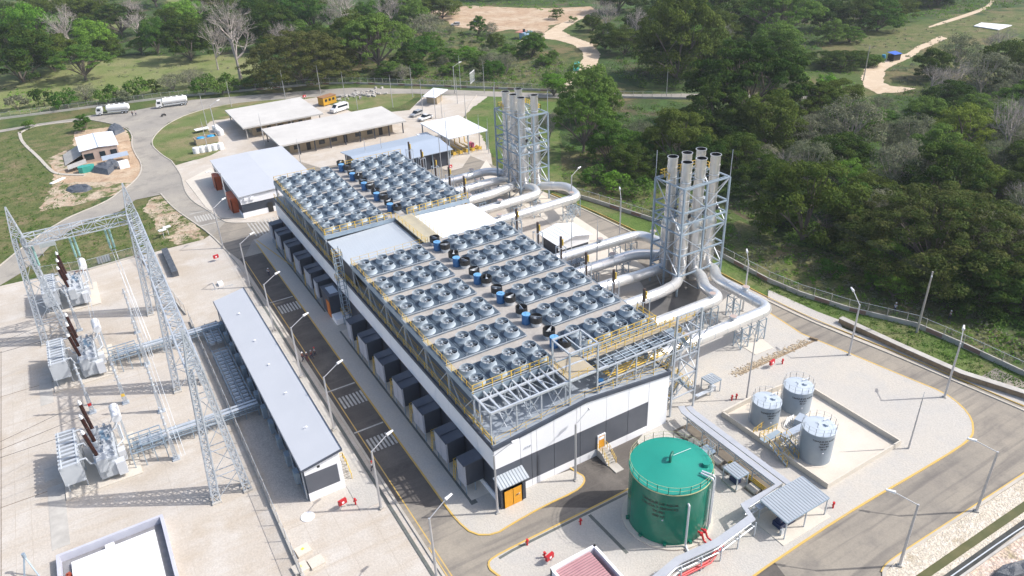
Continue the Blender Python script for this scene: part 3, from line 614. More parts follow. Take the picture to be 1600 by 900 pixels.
for k in range(5): mb.box(47.4, 60.6-.28*(k+1), .1, 48.7, 60.6-.28*k, 1.3-.22*(k+1))
mb.box(47.5, 57.7, .1, 48.8, 59.2, .22); mb.build('steps', M['concrete_w'], st)
for x_ in (47.45, 48.65):
    mb = MB(); rail(mb, [(x_, 61.7, 1.3), (x_, 60.6, 1.3), (x_, 59.2, .2)], 1.0, .7, .06); mb.build('handrail', M['yellow'], st)
# side porch with orange door
sp_ = thing('entrance_box', 'dark box porch with an orange door halfway along the long wall', 'porch', (30.7, 119, 0))
mb = MB(); mb.box(29.4, 116.8, .17, 31.84, 121.4, 4.6); mb.build('wall', M['navyp'], sp_); mb = MB(); mb.box(29.3, 116.7, 4.6, 31.84, 121.5, 4.75); mb.build('roof', M['navytop'], sp_)
MB().box(29.9, 117.6, 4.75, 31.4, 120.4, 4.82).build('skylight', M['roof_blue'], sp_)
MB().box(29.3, 117.1, .3, 29.4, 118.8, 3.4).build('door', mat('bright_orange_door', (.62, .17, .02), None), sp_)
MB().box(29.35, 114.2, .15, 31.8, 116.78, 1.2).build('plinth', M['white'], sp_)
# vertical pipe ladder tower on the wall between the two decks
lt = thing('ladder_tower', 'narrow steel ladder tower with yellow landings against the long wall between the two decks', 'ladder tower', (31, 113, 0))
mb = MB()
for x in (30.5, 31.6):
    for y in (112.3, 113.6): mb.bar((x, y, .1), (x, y, 15.4), .12)
for k in range(10):
    z = .4+k*1.5; mb.bar((30.5, 112.3, z), (31.6, 112.3, z), .08); mb.bar((30.5, 113.6, z), (31.6, 113.6, z), .08); mb.bar((30.5, 112.3, z), (30.5, 113.6, z+1.5), .06); mb.bar((31.6, 113.6, z), (31.6, 112.3, z), .06)
mb.build('frame', M['steel_blue'], lt)
for z in (2.6, 9.4, 13.9):
    mb = MB(); rail(mb, [(30.3, 112.1, z), (31.7, 112.1, z), (31.7, 113.8, z), (30.3, 113.8, z)], 1.0, 1, .06, 2, True); mb.build('landing_rail', M['yellow'], lt)
# ---- filter boxes on legs beside the long wall
def intake(y0, depth, label):
    t = thing('air_intake_box', label, 'air intake', (30.6, y0, 0), group='dark air intake boxes along the long wall')
    n = 2 if depth > 3 else 1; L = depth/n
    mb = MB(); mb.prism([(29.35, y0), (31.84, y0), (31.84, y0+depth), (29.35, y0+depth)], 1.7, 5.0); mb.build('casing', M['navyp'], t)
    mb = MB()
    for i in range(n): mb.box(29.1, y0-.02+i*L+.05, 1.65, 29.35, y0+(i+1)*L-.07, 5.02)
    mb.build('louvre_panel', M['boxgrey'], t)
    mb = MB(); mb.slab([(29.1, y0-.05, 5.03), (31.84, y0-.05, 5.2), (31.84, y0+depth+.05, 5.2), (29.1, y0+depth+.05, 5.03)], .1)
    if n > 1: mb.box(29.15, y0+L-.05, 5.05, 31.8, y0+L+.05, 5.28)
    mb.build('top', M['navytop'], t)
    for x in (29.3, 30.6):
        for y in (y0+.15, y0+depth-.15): MB().bar((x, y, .17), (x, y, 1.7), .12).build('leg', M['steel_blue'], t)
def ladder_platform(y, label):
    t = thing('access_platform', label, 'platform', (30.4, y, 0), group='yellow access platforms between the intake boxes')
    mb = MB(); mb.box(29.5, y-.5, 1.9, 31.6, y+.5, 1.98)
    for x in (29.6, 31.5): 
        for yy in (y-.45, y+.45): mb.bar((x, yy, .17), (x, yy, 1.9), .09)
    mb.build('deck', M['steel_blue'], t)
    mb = MB(); rail(mb, [(29.55, y-.5, 1.95), (29.55, y+.5, 1.95), (31.5, y+.5, 1.95)], 1.1, .9, .07); mb.bar((29.2, y-.3, .17), (29.5, y-.3, 3), .06); mb.bar((29.2, y+.2, .17), (29.5, y+.2, 3), .06)
    for k in range(6): mb.bar((29.25+k*.04, y-.3, .5+k*.4), (29.25+k*.04, y+.2, .5+k*.4), .05)
    mb.build('guard_rail', M['yellow'], t)
near = [(65.0, 2.0)]+[(70.0+7.1*k, 3.5) for k in range(5)]+[(105.3, 2.0)]
far = [(122.8, 2.0)]+[(127.0+6.75*k, 3.5) for k in range(4)]+[(153.4, 2.0)]
ordn = ['nearest', 'second', 'third', 'fourth', 'fifth', 'sixth', 'seventh']
for i, (y, d_) in enumerate(near):
    intake(y, d_, '%s dark air intake box, %s from the gable end along the near wall' % ('single' if d_ < 3 else 'double', ordn[i]))
for i, (y, d_) in enumerate(far):
    intake(y, d_, '%s dark air intake box, %s beyond the side porch on the far wall' % ('single' if d_ < 3 else 'double', ordn[i]))
for i in range(6): ladder_platform((near[i][0]+near[i][1]+near[i+1][0])/2, 'small yellow railed platform between the intake boxes, %s from the gable end' % ordn[i])
for i in range(5): ladder_platform((far[i][0]+far[i][1]+far[i+1][0])/2, 'small yellow railed platform between the far intake boxes, %s beyond the side porch' % ordn[i])
# ---------------------------------------------------------------- the two raised decks
DZ = 13.8
def deck(y0, y1, label, far_=False):
    t = thing('cooler_deck', label, 'roof deck', (47, (y0+y1)/2, 9))
    x0, x1 = 32.02, 61.2
    MB().box(x0, y0, DZ-.22, x1, y1, DZ).build('floor', M['deckfloor'], t)
    mb = MB(); mb.box(x0-.1, y0-.1, DZ-.75, x0, y1+.1, DZ+.04); mb.box(x1, y0-.1, DZ-.75, x1+.1, y1+.1, DZ+.04); mb.box(x0, y0-.1, DZ-.75, x1, y0, DZ+.04); mb.box(x0, y1, DZ-.75, x1, y1+.1, DZ+.04)
    mb.build('edge_beam', M['steel_blue'], t)
    n = max(4, round((y1-y0)/7)); L = (y1-y0)/n
    for i in range(n+1):
        y = y0+i*L
        MB().bar((x0+.15, y, 9.0), (x0+.15, y, DZ-.7), .2).build('column', M['steel'], t)
        MB().bar((x1-.1, y, .05), (x1-.1, y, DZ-.7), .26).build('column', M['steel_blue'], t)
        MB().bar((RX, y, RZ), (RX, y, DZ-.7), .2).build('column', M['steel'], t)
    mb = MB()
    for i in range(n):
        y = y0+i*L; ym = y+L/2
        mb.bar((x0+.15, y, DZ-.75), (x0+.15, ym, 9.15), .09); mb.bar((x0+.15, y+L, DZ-.75), (x0+.15, ym, 9.15), .09)
        mb.bar((x0+.15, ym, DZ-.75), (x0+2.6, ym, 9.3), .08)
        mb.bar((x1-.1, y, 9), (x1-.1, y+L, DZ-.8), .12)
        for x in (39, 46, 54): mb.bar((x, y, gtop(x)+.25), (x, ym, DZ-.3), .12); mb.bar((x, y+L, gtop(x)+.25), (x, ym, DZ-.3), .12)
    mb.build('bracing', M['steel'], t)
    return t
deckA = deck(66.9, 109.0, 'near raised concrete deck with six rows of fan coolers', )
deckB = deck(122.4, 155.2, 'far raised concrete deck with five rows of fan coolers')
mb = MB(); rail(mb, [(32.2, 67.0, DZ), (43.2, 67.0, DZ)], 1.2, 1.35, .12, 1, rw=.06); rail(mb, [(49.6, 67.0, DZ), (61.1, 67.0, DZ)], 1.2, 1.35, .12, 1, rw=.06)
rail(mb, [(32.1, 67.0, DZ), (32.1, 108.8, DZ)], 1.15, 1.4, .06, 1); rail(mb, [(61.1, 67.0, DZ), (61.1, 71, DZ)], 1.1, 1.5, .08)
rail(mb, [(32.1, 108.9, DZ), (46, 108.9, DZ)], 1.1, 1.5, .05, 2); mb.build('guard_rail', M['yellow'], deckA)
mb = MB()
for x in [32.2+1.35*i for i in range(9)]+[49.6+1.35*i for i in range(9)]: MB().bar((x, 66.72, DZ-1.0), (x, 66.72, DZ+.1), .14).build('rail_bracket', M['steel_blue'], deckA)
mb = MB(); mb.box(32.15, 67.2, DZ+.004, 32.75, 108.8, DZ+.03); mb.build('kickboard', mat('sandy_walkway', (.46, .41, .29), (.38, .35, .27), 1, .8), deckA)
mb = MB(); rail(mb, [(32.2, 122.5, DZ), (45.0, 122.5, DZ)], 1.2, 1.35, .12, 1, rw=.06); rail(mb, [(48.2, 122.5, DZ), (61.1, 122.5, DZ)], 1.2, 1.35, .12, 1, rw=.06)
rail(mb, [(32.1, 122.6, DZ), (32.1, 155, DZ)], 1.15, 1.4, .06, 1); rail(mb, [(32.1, 155.1, DZ), (41, 155.1, DZ)], 1.1, 1.5, .09, 1, rw=.06); rail(mb, [(46.5, 155.1, DZ), (61.1, 155.1, DZ)], 1.1, 1.5, .09, 1, rw=.06)
mb.build('guard_rail', M['yellow'], deckB)
mb = MB(); mb.box(32.15, 122.6, DZ+.004, 32.75, 155, DZ+.03); mb.build('kickboard', _mats['sandy_walkway'], deckB)
# coolers: a radiator unit of eight cowled fans; one prototype, then copies
def fan_parts(t, x, y):
    mb = MB(); mb.lathe([(1.14, .37), (1.10, .42), (.99, .60), (.95, .78), (.95, 1.12), (.91, 1.12), (.91, .78), (.93, .60)], x, y, 24); f = mb.build('fan_cowl', M['cowl'], t, smooth=True, local=True)
    f.location = (0, 0, 0)
    mb = MB(); mb.tube((x, y, .5), (x, y, .86), .2, 10)
    for k in range(6):
        a = k*math.pi/3; c, s_ = math.cos(a), math.sin(a)
        mb.add([(x+c*.18-s_*.1, y+s_*.18+c*.1, .76), (x+c*.88-s_*.26, y+s_*.88+c*.26, .72), (x+c*.88+s_*.16, y+s_*.88-c*.16, .86), (x+c*.18+s_*.1, y+s_*.18-c*.1, .88)], [(0, 1, 2, 3)])
    mb.build('impeller', mat('fan_blade_grey', (.36, .38, .40), None, 1, .4, .3), f, local=True)
    mb = MB(); mb.bar((x-.93, y, 1.07), (x+.93, y, 1.07), .03); mb.bar((x, y-.93, 1.07), (x, y+.93, 1.07), .03)
    mb.tube((x, y, .96), (x, y, 1.1), .16, 8); mb.build('motor_guard', M['cowl'], f, local=True)
cool = thing('fan_cooler', 'x', 'fan cooler')
mb = MB(); mb.box(-6.25, -2.6, 0.02, 6.25, 2.6, .30); mb.build('radiator_body', M['steel_blue'], cool)
mb = MB()
for i in range(4):
    for j in range(2):
        cx, cy = (i-1.5)*3.12, (j-.5)*2.6; mb.box(cx-1.52, cy-1.27, .3, cx+1.52, cy+1.27, .37); mb.bar((cx-1.2, cy-1.2, .40), (cx-1.2, cy+1.2, .40), .06)
mb.build('top_plate', M['plate'], cool)
mb = MB()
for x in (-6.0, -3.0, 0, 3.0, 6.0): mb.bar((x, -2.5, 0), (x, -2.72, .9), .06)
mb.bar((-6.2, -2.72, .35), (6.2, -2.72, .35), .08); mb.build('side_pipe', M['steel'], cool)
for i in range(4):
    for j in range(2): fan_parts(cool, (i-1.5)*3.12, (j-.5)*2.6)
drum = thing('water_drum', 'x', 'drum')
MB().lathe([(0, 0), (.62, 0), (.64, .4), (.62, .44), (.64, .9), (.62, .94), (.64, 1.45), (.6, 1.5)], 0, 0, 20).build('body', M['blue'], drum, smooth=True, local=True)
mb = MB(); mb.tube((0, 0, 1.45), (0, 0, 1.53), .6, 20); mb.tube((.3, .2, 1.5), (.3, .2, 1.6), .08, 8); mb.bar((-.4, 0, 1.55), (.4, 0, 1.55), .06); mb.build('lid', M['bluelid'], drum, local=True)
vent = thing('roof_exhaust_vent', 'x', 'roof vent')
MB().lathe([(.72, 0), (.72, .55), (.76, .55)], 0, 0, 22).build('base', M['silver_dull'], vent, smooth=True, local=True)
MB().lathe([(.78, .55), (.86, .6), (.86, 1.45), (.80, 1.45), (.80, .7), (0, .7)], 0, 0, 22).build('cowl', M['black'], vent, smooth=True, local=True)
mb = MB(); mb.cbox(0, 0, 1.15, 1.5, .05, .55, .5); mb.tube((.1, .1, .7), (.1, .1, 1.2), .22, 8); mb.build('damper', M['silver_dull'], vent, local=True)
rows = [(69.6+7.1*k, 'near', k) for k in range(6)]+[(125.3+6.72*k, 'far', k) for k in range(5)]
for y, dk, k in rows:
    for x, side in ((38.15, 'left'), (54.45, 'right')):
        place(cool, (x, y, DZ), 0, 'cooler unit of eight fans, %s row from the front, %s side of %s deck' % (['first', 'second', 'third', 'fourth', 'fifth', 'sixth'][k], side, dk), group='fan cooler units on the raised decks')
    lab = '%s from the front, %s deck' % (['first', 'second', 'third', 'fourth', 'fifth', 'sixth'][k], dk)
    place(drum, (46.2, y+.4, DZ), k, 'blue plastic drum in the middle aisle, '+lab, group='blue drums in the deck aisles')
    place(vent, (46.8, y+2.6, DZ), k*.9, 'black round vent behind the blue drum, '+lab, group='black round vents in the deck aisles')
    place(vent, (47.1, y-.8, DZ), k*.9+1, 'black round vent right of the blue drum, '+lab, group='black round vents in the deck aisles')
# roofs between the decks with a catwalk
t = thing('link_roof', 'pale ribbed blue-grey roof sheet filling the left gap between the two decks', 'roof', (39, 117, 12))
MB().slab([(32.3, 109.2, 12.7), (45.4, 109.2, 13.1), (45.4, 122.2, 13.1), (32.3, 122.2, 12.7)], .2).build('sheet', mat('pale_blue_link_sheet', (.52, .57, .62), (.48, .53, .58), .3, .45, .1, ribs=('Y', .45, .75)), t)
mb = MB(); mb.box(32.25, 109.2, 9.2, 32.45, 122.2, 12.5); mb.build('side_wall', M['navyp'], t)
t = thing('link_roof', 'bright white ribbed roof sheet filling the right gap between the two decks', 'roof', (55, 117, 12))
MB().slab([(49.2, 109.2, 13.2), (61.6, 109.2, 12.8), (61.6, 122.2, 12.8), (49.2, 122.2, 13.2)], .2).build('sheet', mat('white_link_sheet', (.80, .82, .84), (.76, .78, .81), .3, .4, ribs=('X', .55, .8)), t)
MB().box(61.4, 109.2, 9, 61.6, 122.2, 12.7).build('side_wall', M['navyp'], t)
t = thing('roof_catwalk', 'tan railed catwalk crossing between the two decks beside the white roof sheet', 'catwalk', (47.2, 116, 13))
MB().box(45.6, 109.1, DZ-.2, 49.0, 122.3, DZ-.02).build('floor', _mats['sandy_walkway'], t)
mb = MB(); rail(mb, [(45.7, 109.2, DZ), (45.7, 122.3, DZ)], 1.0, 1.6, .07); rail(mb, [(48.9, 109.2, DZ), (48.9, 122.3, DZ)], 1.0, 1.6, .05); mb.build('railing', M['yellow'], t)
# ---------------------------------------------------------------- open steel frame in front of the near deck
t = thing('open_roof_frame', 'open silver steel grid standing in front of the near deck above the gable corner', 'steel frame', (38, 65, 9))
mb = MB(); z = 13.7
for y in (62.5, 65.3): mb.bar((32.1, y, z), (49.5, y, z), .27)
mb.bar((32.1, 62.5, z), (32.1, 66.8, z), .24)
for i in range(1, 9): mb.bar((32.1+1.38*i, 62.5, z), (32.1+1.38*i, 66.8, z), .22)
for i in range(0, 8): mb.bar((32.1+1.38*i, 65.3, z-.05), (32.1+1.38*(i+1), 66.7 if i % 2 else 62.6, z-.08), .08)
mb.build('grid', M['silver_dull'], t)
for x in (32.1, 35.7, 39.3, 42.9):
    for y in (62.6, 65.3): MB().bar((x, y, gtop(x)+.2), (x, y, z), .17).build('post', M['steel'], t)
mb = MB()
for x in (32.1, 35.7, 39.3):
    mb.bar((x, 62.6, 9.4), (x+3.6, 62.6, z), .1); mb.bar((x+3.6, 62.6, 9.6), (x+1.8, 62.6, z), .1); mb.bar((x, 65.3, z), (x+3.6, 65.3, 10), .1); mb.bar((x, 62.6, z), (x+1.5, 66.0, 9.6), .1); mb.bar((x+2, 66.3, z), (x+2.6, 63.5, 9.8), .09)
mb.build('bracing', M['steel'], t)
t = thing('rooftop_hoist_cage', 'open box frame over a tan platform at the front centre of the near deck', 'platform', (45.6, 64, 12))
mb = MB(); P4 = [(43.4, 62.4), (47.7, 62.4), (47.7, 66.2), (43.4, 66.2)]
for i in range(4):
    a, b = P4[i], P4[(i+1) % 4]; mb.bar((*a, 17.9), (*b, 17.9), .2); mb.bar((*a, 9.9), (*a, 17.9), .2)
mb.bar((45.2, 62.4, 17.9), (45.2, 66.2, 17.9), .14); mb.bar((47.7, 62.4, 17.9), (47.7, 66.2, 15.4), .12); mb.build('frame', M['steel'], t)
MB().box(43.5, 62.5, 13.65, 47.6, 66.7, 13.78).build('floor', mat('tan_grating', (.42, .36, .26), (.36, .31, .23), 1, .8), t)
mb = MB(); rail(mb, [(43.5, 66.7, 13.78), (43.5, 62.5, 13.78), (47.6, 62.5, 13.78)], .9, 1.2, .05); mb.build('railing', M['yellow'], t)
t = thing('gable_pipe_rack', 'rack of pipes and yellow-railed walkway along the front of the near deck', 'pipe rack', (55, 65, 9))
mb = MB()
for y in (62.6, 66.4):
    mb.bar((47.8, y, 13.5), (64, y, 13.5), .2); mb.bar((47.8, y, 11.3), (64, y, 11.3), .15)
for i in range(11):
    x = 47.8+1.6*i; mb.bar((x, 62.6, 13.5), (x, 66.4, 13.5), .12)
    if i % 2 == 0: mb.bar((x, 62.6, 9.2), (x, 62.6, 13.5), .18); mb.bar((x, 66.4, 9.2), (x, 66.4, 13.5), .18); mb.bar((x, 62.6, 9.3), (x+3.2, 62.6, 13.4), .11)
mb.build('frame', M['steel'], t)
mb = MB(); mb.box(48, 65.0, 13.62, 66.5, 65.9, 13.7); mb.build('walkway', mat('tan_grating', (0, 0, 0)), t)
mb = MB(); rail(mb, [(48, 65, 13.7), (66.5, 65, 13.7)], 1.1, 1.6, .075); rail(mb, [(48, 65.95, 13.7), (66.5, 65.95, 13.7)], 1.1, 1.6, .075)
for y in (62.9, 63.3, 63.7, 64.1): mb.tube((50, y, 11.5), (60, y, 11.5), .09, 6)
rail(mb, [(50.5, 62.75, 10.3), (60.5, 62.75, 10.3)], 1.0, 1.6, .07); mb.build('railing', M['yellow'], t)
for k, (y, z, r_) in enumerate(((63.2, 13.5, .05), (63.8, 13.5, .07), (64.4, 13.5, .05), (66.3, 12.6, .26))):
    mb = MB(); mb.path([(49.5, y, z), (62+k*.4, y, z), (62+k*.4, y+.3, z-3)], r_, 10, .5)
    for i in range(6): mb.tube((50.5+i*2, y, z), (50.6+i*2, y, z), r_*1.7, 10)
    mb.build('pipe', M['steel'] if k > 2 else M['steel_blue'], t, smooth=True)
mb = MB(); rg = random.Random(5)
for i in range(22): x = 48.6+rg.random()*12.5; mb.cbox(x, 62.9+rg.random()*2, 12.2+rg.random()*1.2, .7, .5, .6, rg.random())
for i in range(9): mb.cbox(49.2+i*1.4, 63.9, 13.3, .9, 1.6, .25)
mb.build('valve_gear', mat('dark_grey_gear', (.13, .16, .19), (.22, .25, .28), 1.5, .5, .3), t)
for k, x in enumerate((48.6, 49.4)): pass
MB().tube((48.8, 63.2, 10.2), (48.8, 63.2, 11.4), .45, 14).build('blue_pump', M['blue'], t)
t = thing('stair_tower', 'tall open steel stair tower with yellow treads at the right end of the gable', 'stair tower', (63.4, 64.6, 0))
mb = MB(); X = (61.0, 65.4); Y = (62.6, 66.0)
for x in X:
    for y in Y: mb.bar((x, y, .1), (x, y, 17.0 if y < 64 else 13.6), .24)
for z in (3.2, 6.6, 10.0, 13.5, 17.0):
    mb.bar((X[0], Y[0], z), (X[1], Y[0], z), .17)
    if z < 14:
        mb.bar((X[0], Y[1], z), (X[1], Y[1], z), .17)
        for x in X: mb.bar((x, Y[0], z), (x, Y[1], z), .17)
for z in (3.2, 6.6, 10.0, 13.5): mb.bar((X[0], Y[0], z), (X[1], Y[0], z+3.4), .11); mb.bar((X[1], Y[0], z), (X[1], Y[1], min(13.5, z+3.4)), .11)
mb.build('frame', M['steel'], t)
for i, z in enumerate((.2, 3.4, 6.8, 10.2)):
    mb = MB(); my = MB()
    z2 = (3.4, 6.8, 10.2, 13.6)[i]
    if i % 2: stairs(mb, (64.6, 63.0, z), (62.1, 63.0, z2), (0, 1, 0), 1.0, 13); rail(my, [(64.6, 63.0, z), (62.1, 63.0, z2)], 1, 1, .06)
    else: stairs(mb, (62.0, 64.8, z), (64.5, 64.8, z2), (0, 1, 0), 1.0, 13); rail(my, [(62.0, 64.8, z), (64.5, 64.8, z2)], 1, 1, .06)
    xx = (64.4, 65.3) if i % 2 == 0 else (61.1, 62.2)
    mb.box(xx[0], 63, z2-.06, xx[1], 66.2, z2); rail(my, [(xx[0], 63, z2), (xx[1], 63, z2), (xx[1], 66.2, z2), (xx[0], 66.2, z2)], 1, 1.1, .06)
    mb.build('flight', M['steel_blue'], t); my.build('handrail', M['yellow'], t)
# engine vent pipes standing along the right edge of the decks, lightning masts
i = 0
for y, dk, k in rows:
    yv = y; y = y+.7
    t = thing('vent_pipe', 'dark upright vent pipe at the right edge of the %s deck, %s from the front' % (dk, ['first', 'second', 'third', 'fourth', 'fifth', 'sixth'][k]), 'vent pipe', (63.0, y+1.5, 8), group='vent pipes along the decks')
    mb = MB(); mb.tube((63, y+1.5, 8), (63, y+1.5, 16.4), .22, 8); mb.build('pipe', mat('rust_dark_pipe', (.10, .065, .05), (.05, .04, .04), 2, .6), t)
    mb = MB(); mb.tube((63.25, y+1.3, 14.8), (63.25, y+1.3, 15.9), .14, 8); mb.tube((63, y+1.5, 9.6), (63, y+1.5, 10.6), .26, 8); rail(mb, [(62.3, y+.8, 9.4), (64, y+.8, 9.4), (64, y+2.3, 9.4)], 1, 1, .06); mb.build('valve', M['yellow'], t)
    mb = MB()
    for dx, dy in ((-.6, -.6), (.6, -.6), (.6, .6), (-.6, .6)): mb.bar((63+dx, y+1.5+dy, .1), (63+dx, y+1.5+dy, 14.6), .1)
    for z in (5, 9.4, 12, 14.5): mb.bar((62.4, y+.9, z), (63.6, y+.9, z), .08); mb.bar((62.4, y+2.1, z), (63.6, y+2.1, z), .08); mb.bar((62.4, y+.9, z), (62.4, y+2.1, z), .08); mb.bar((63.6, y+.9, z), (63.6, y+2.1, z), .08)
    mb.build('frame', M['steel'], t)
# ---------------------------------------------------------------- exhaust stacks
def stack_cluster(label, X0, X1, Y0, Y1, pos, top=25.0, ft=21.0, tag_='near'):
    t = thing('stack_frame', label, 'stack frame', ((X0+X1)/2, (Y0+Y1)/2, 0))
    XM = (X0+X1)/2; lv = (4.2, 8.3, 12.4, 16.6, ft)
    for x in (X0, XM, X1):
        for y in (Y0, Y1): MB().bar((x, y, .1), (x, y, ft), .3).build('column', M['steel_blue'], t)
    for y in ((Y0+Y1)/2,):
        for x in (X0, X1): MB().bar((x, y, .1), (x, y, ft), .26).build('column', M['steel_blue'], t)
    mb = MB(); br = MB()
    for z in lv:
        for y in (Y0, Y1): mb.bar((X0, y, z), (X1, y, z), .24)
        for x in (X0, XM, X1): mb.bar((x, Y0, z), (x, Y1, z), .24)
    z = 14.4
    for y in (Y0, (Y0+Y1)/2, Y1): mb.bar((X0, y, z), (X1, y, z), .28)
    for i in range(6): x = X0+(X1-X0)*i/5; mb.bar((x, Y0, z), (x, Y1, z), .2)
    for i in range(4):
        y = Y0+.6+(Y1-Y0-1.2)*i/3; mb.bar((X0, y, ft), (X1, y, ft), .12)
    mb.build('beam', M['steel_blue'], t)
    prev = .1
    for i, z in enumerate(lv):
        a, b = (prev, z) if i % 2 else (z, prev)
        for y in (Y0, Y1): br.bar((X0, y, a), (XM, y, b), .14); br.bar((XM, y, b), (X1, y, a), .14)
        for x in (X0, X1): br.bar((x, Y0, a), (x, (Y0+Y1)/2, b), .14); br.bar((x, (Y0+Y1)/2, b), (x, Y1, a), .14)
        prev = z
    br.build('bracing', M['steel'], t)
    mb = MB(); rail(mb, [(X0+1, Y1-2.3, ft+.1), (X0+1, Y1, ft+.1), (X1, Y1, ft+.1), (X1, Y0+3, ft+.1), (X1-1.2, Y0+3, ft+.1)], 1.1, 1.0, .11, 2); rail(mb, [(X0+1, Y1-1.2, ft+.1), (X1, Y1-1.2, ft+.1)], 1.1, 1.2, .1, 2); mb.build('top_railing', M['yellow'], t)
    mb = MB()
    for x, y in ((X0, Y1), (X1, Y0)): mb.tube((x, y, ft), (x, y, ft+5), .06, 6)
    mb.build('lightning_rod', M['steel'], t)
    mb = MB(); lx, ly = X1+.5, Y1-1
    mb.bar((lx, ly, 2), (lx, ly, ft+1), .08); mb.bar((lx, ly+.6, 2), (lx, ly+.6, ft+1), .08)
    for i in range(38): mb.bar((lx, ly, 2.3+i*.5), (lx, ly+.6, 2.3+i*.5), .05)
    for i in range(14):
        zz = 4+i*1.2; mb.bar((lx, ly, zz), (lx+.7, ly+.1, zz), .05); mb.bar((lx+.7, ly+.1, zz), (lx+.7, ly+.5, zz), .05); mb.bar((lx+.7, ly+.5, zz), (lx, ly+.6, zz), .05)
    for zz in (8.5, 14.5): mb.box(lx-.4, ly-.6, zz, lx+1, ly+1.2, zz+.08)
    mb.build('caged_ladder', M['steel'], t)
    for k, (x, y, nm) in enumerate(pos):
        s_ = thing('exhaust_stack', 'shiny steel exhaust stack, %s of the %s cluster' % (nm, tag_), 'chimney', (x, y, 0), group='steel exhaust stacks')
        dz = (k % 2)*.0
        MB().lathe([(0, 1.2), (1.0, 1.6), (1.28, 2.6), (1.28, 12.2), (1.24, 12.6), (1.0, 13.4), (.86, 13.7)], x, y, 26).build('silencer', M['stack'], s_, smooth=True)
        MB().lathe([(.88, 13.6), (.88, top-1.9), (.94, top-1.9), (.94, top-1.75), (.88, top-1.75), (.88, top-.12), (.98, top-.12), (.98, top), (.86, top)], x, y, 26).build('flue', M['stack'], s_, smooth=True)
        mb = MB()
        for zz in (5.5, 9): mb.lathe([(1.28, zz), (1.31, zz), (1.31, zz+.1), (1.28, zz+.1)], x, y, 26)
        for zz in (18, 21.4): mb.lathe([(.88, zz), (.91, zz), (.91, zz+.1), (.88, zz+.1)], x, y, 22)
        mb.build('band', M['silver_dull'], s_)
        MB().lathe([(.865, top-.03), (.86, top-1.8), (0, top-1.8)], x, y, 26).build('flue_throat', M['black'], s_)
        MB().lathe([(.0, 1.0), (.34, .9), (.2, .3), (0, 0)], x+.75, y-.75, 10, cz=14.5).build('weather_cone', M['black'], s_)
    return t
c2x = (86.9, 90.2, 93.5); c2y = (89.9, 93.5)
stack_cluster('tall blue-grey steel frame around the six near exhaust stacks', 84.9, 95.4, 87.9, 95.4, [(c2x[0], c2y[0], 'front left one'), (c2x[1], c2y[0], 'front middle one'), (c2x[2], c2y[0], 'front right one'), (c2x[0], c2y[1], 'back left one'), (c2x[1], c2y[1], 'back middle one'), (c2x[2], c2y[1], 'back right one')])
c1x = (86.1, 89.6); c1y = (142.7, 146.1, 149.5)
stack_cluster('tall blue-grey steel frame around the five far exhaust stacks', 84.1, 91.9, 140.7, 151.4, [(c1x[0], c1y[0], 'front left one'), (c1x[1], c1y[0], 'front right one'), (c1x[0], c1y[1], 'middle left one'), (c1x[0], c1y[2], 'back left one'), (c1x[1], c1y[2], 'back right one')], tag_='far')
# exhaust ducts on legs, with relief-vent discs
def duct(pts, label, discs, legs, r=.98):
    t = thing('exhaust_duct', label, 'duct', (pts[0][0], pts[0][1], 0), group='silver exhaust ducts')
    MB().path(pts, r, 18, 2.2, 5).build('pipe', M['silver'], t, smooth=True)
    mb = MB(); P = [Vector(p) for p in pts]
    for a, b in zip(P[:-1], P[1:]):
        n = int((b-a).length/2.6); d = (b-a).normalized()
        for i in range(1, n): c = a+(b-a)*i/n; mb.tube(c, c+d*.07, r+.03, 18)
    mb.build('seam', M['silver_dull'], t)
    for x, y, z in discs:
        d = MB().tube((x, y, z+r-.15), (x, y, z+r+.45), .3, 12).tube((x, y, z+r+.45), (x, y, z+r+.62), .62, 18).build('relief_vent', M['silver_dull'], t)
        MB().tube((x, y, z+r+.62), (x, y, z+r+.66), .54, 18).build('vent_cap', mat('pinkish_vent_cap', (.42, .33, .29), None, 1, .7), d)
    for x, y, z in legs:
        mb = MB()
        for dx in (-.8, .8):
            for dy in (-.8, .8): mb.bar((x+dx, y+dy, .1), (x+dx, y+dy, z-r), .13)
        for zz in (z-r-.1, (z-r)/2+.1):
            for s_ in (-.8, .8): mb.bar((x-.8, y+s_, zz), (x+.8, y+s_, zz), .1); mb.bar((x+s_, y-.8, zz), (x+s_, y+.8, zz), .1)
        h_ = z-r
        for s_ in (-.8, .8): mb.bar((x-.8, y+s_, .2), (x+.8, y+s_, h_/2), .07); mb.bar((x+.8, y+s_, h_/2), (x-.8, y+s_, h_), .07); mb.bar((x+s_, y-.8, .2), (x+s_, y+.8, h_/2), .07)
        mb.build('support_leg', M['steel_blue'], t)
Z5 = 5.2
en = [70.3+7.13*k for k in range(6)]
duct([(59.6, en[0]-.4, Z5), (88.6, en[0]-.4, Z5), (88.6, 82, Z5), (93.5, 87.6, 3.4), (93.5, 89.9, 3.2)], 'nearest and longest silver duct, bending round to the right of the near stacks', [(70.5, en[0]-.4, Z5), (80, en[0]-.4, Z5), (88.6, 75.5, Z5)], [(82.5, en[0]-.4, Z5), (86.5, en[0]-.2, Z5), (88.4, 77.5, Z5)])
duct([(59.6, en[1]-.4, Z5), (84.6, en[1]-.4, Z5), (84.8, 81, Z5), (89.6, 87, 3.6), (90.2, 89.9, 3.2)], 'second silver duct from the gable end, bending up to the front of the near stacks', [(67.5, en[1]-.4, Z5), (82.5, en[1]-.4, Z5)], [(79.4, en[1]-.4, Z5), (82.8, en[1]-.2, Z5), (73, en[1]-.4, Z5)])
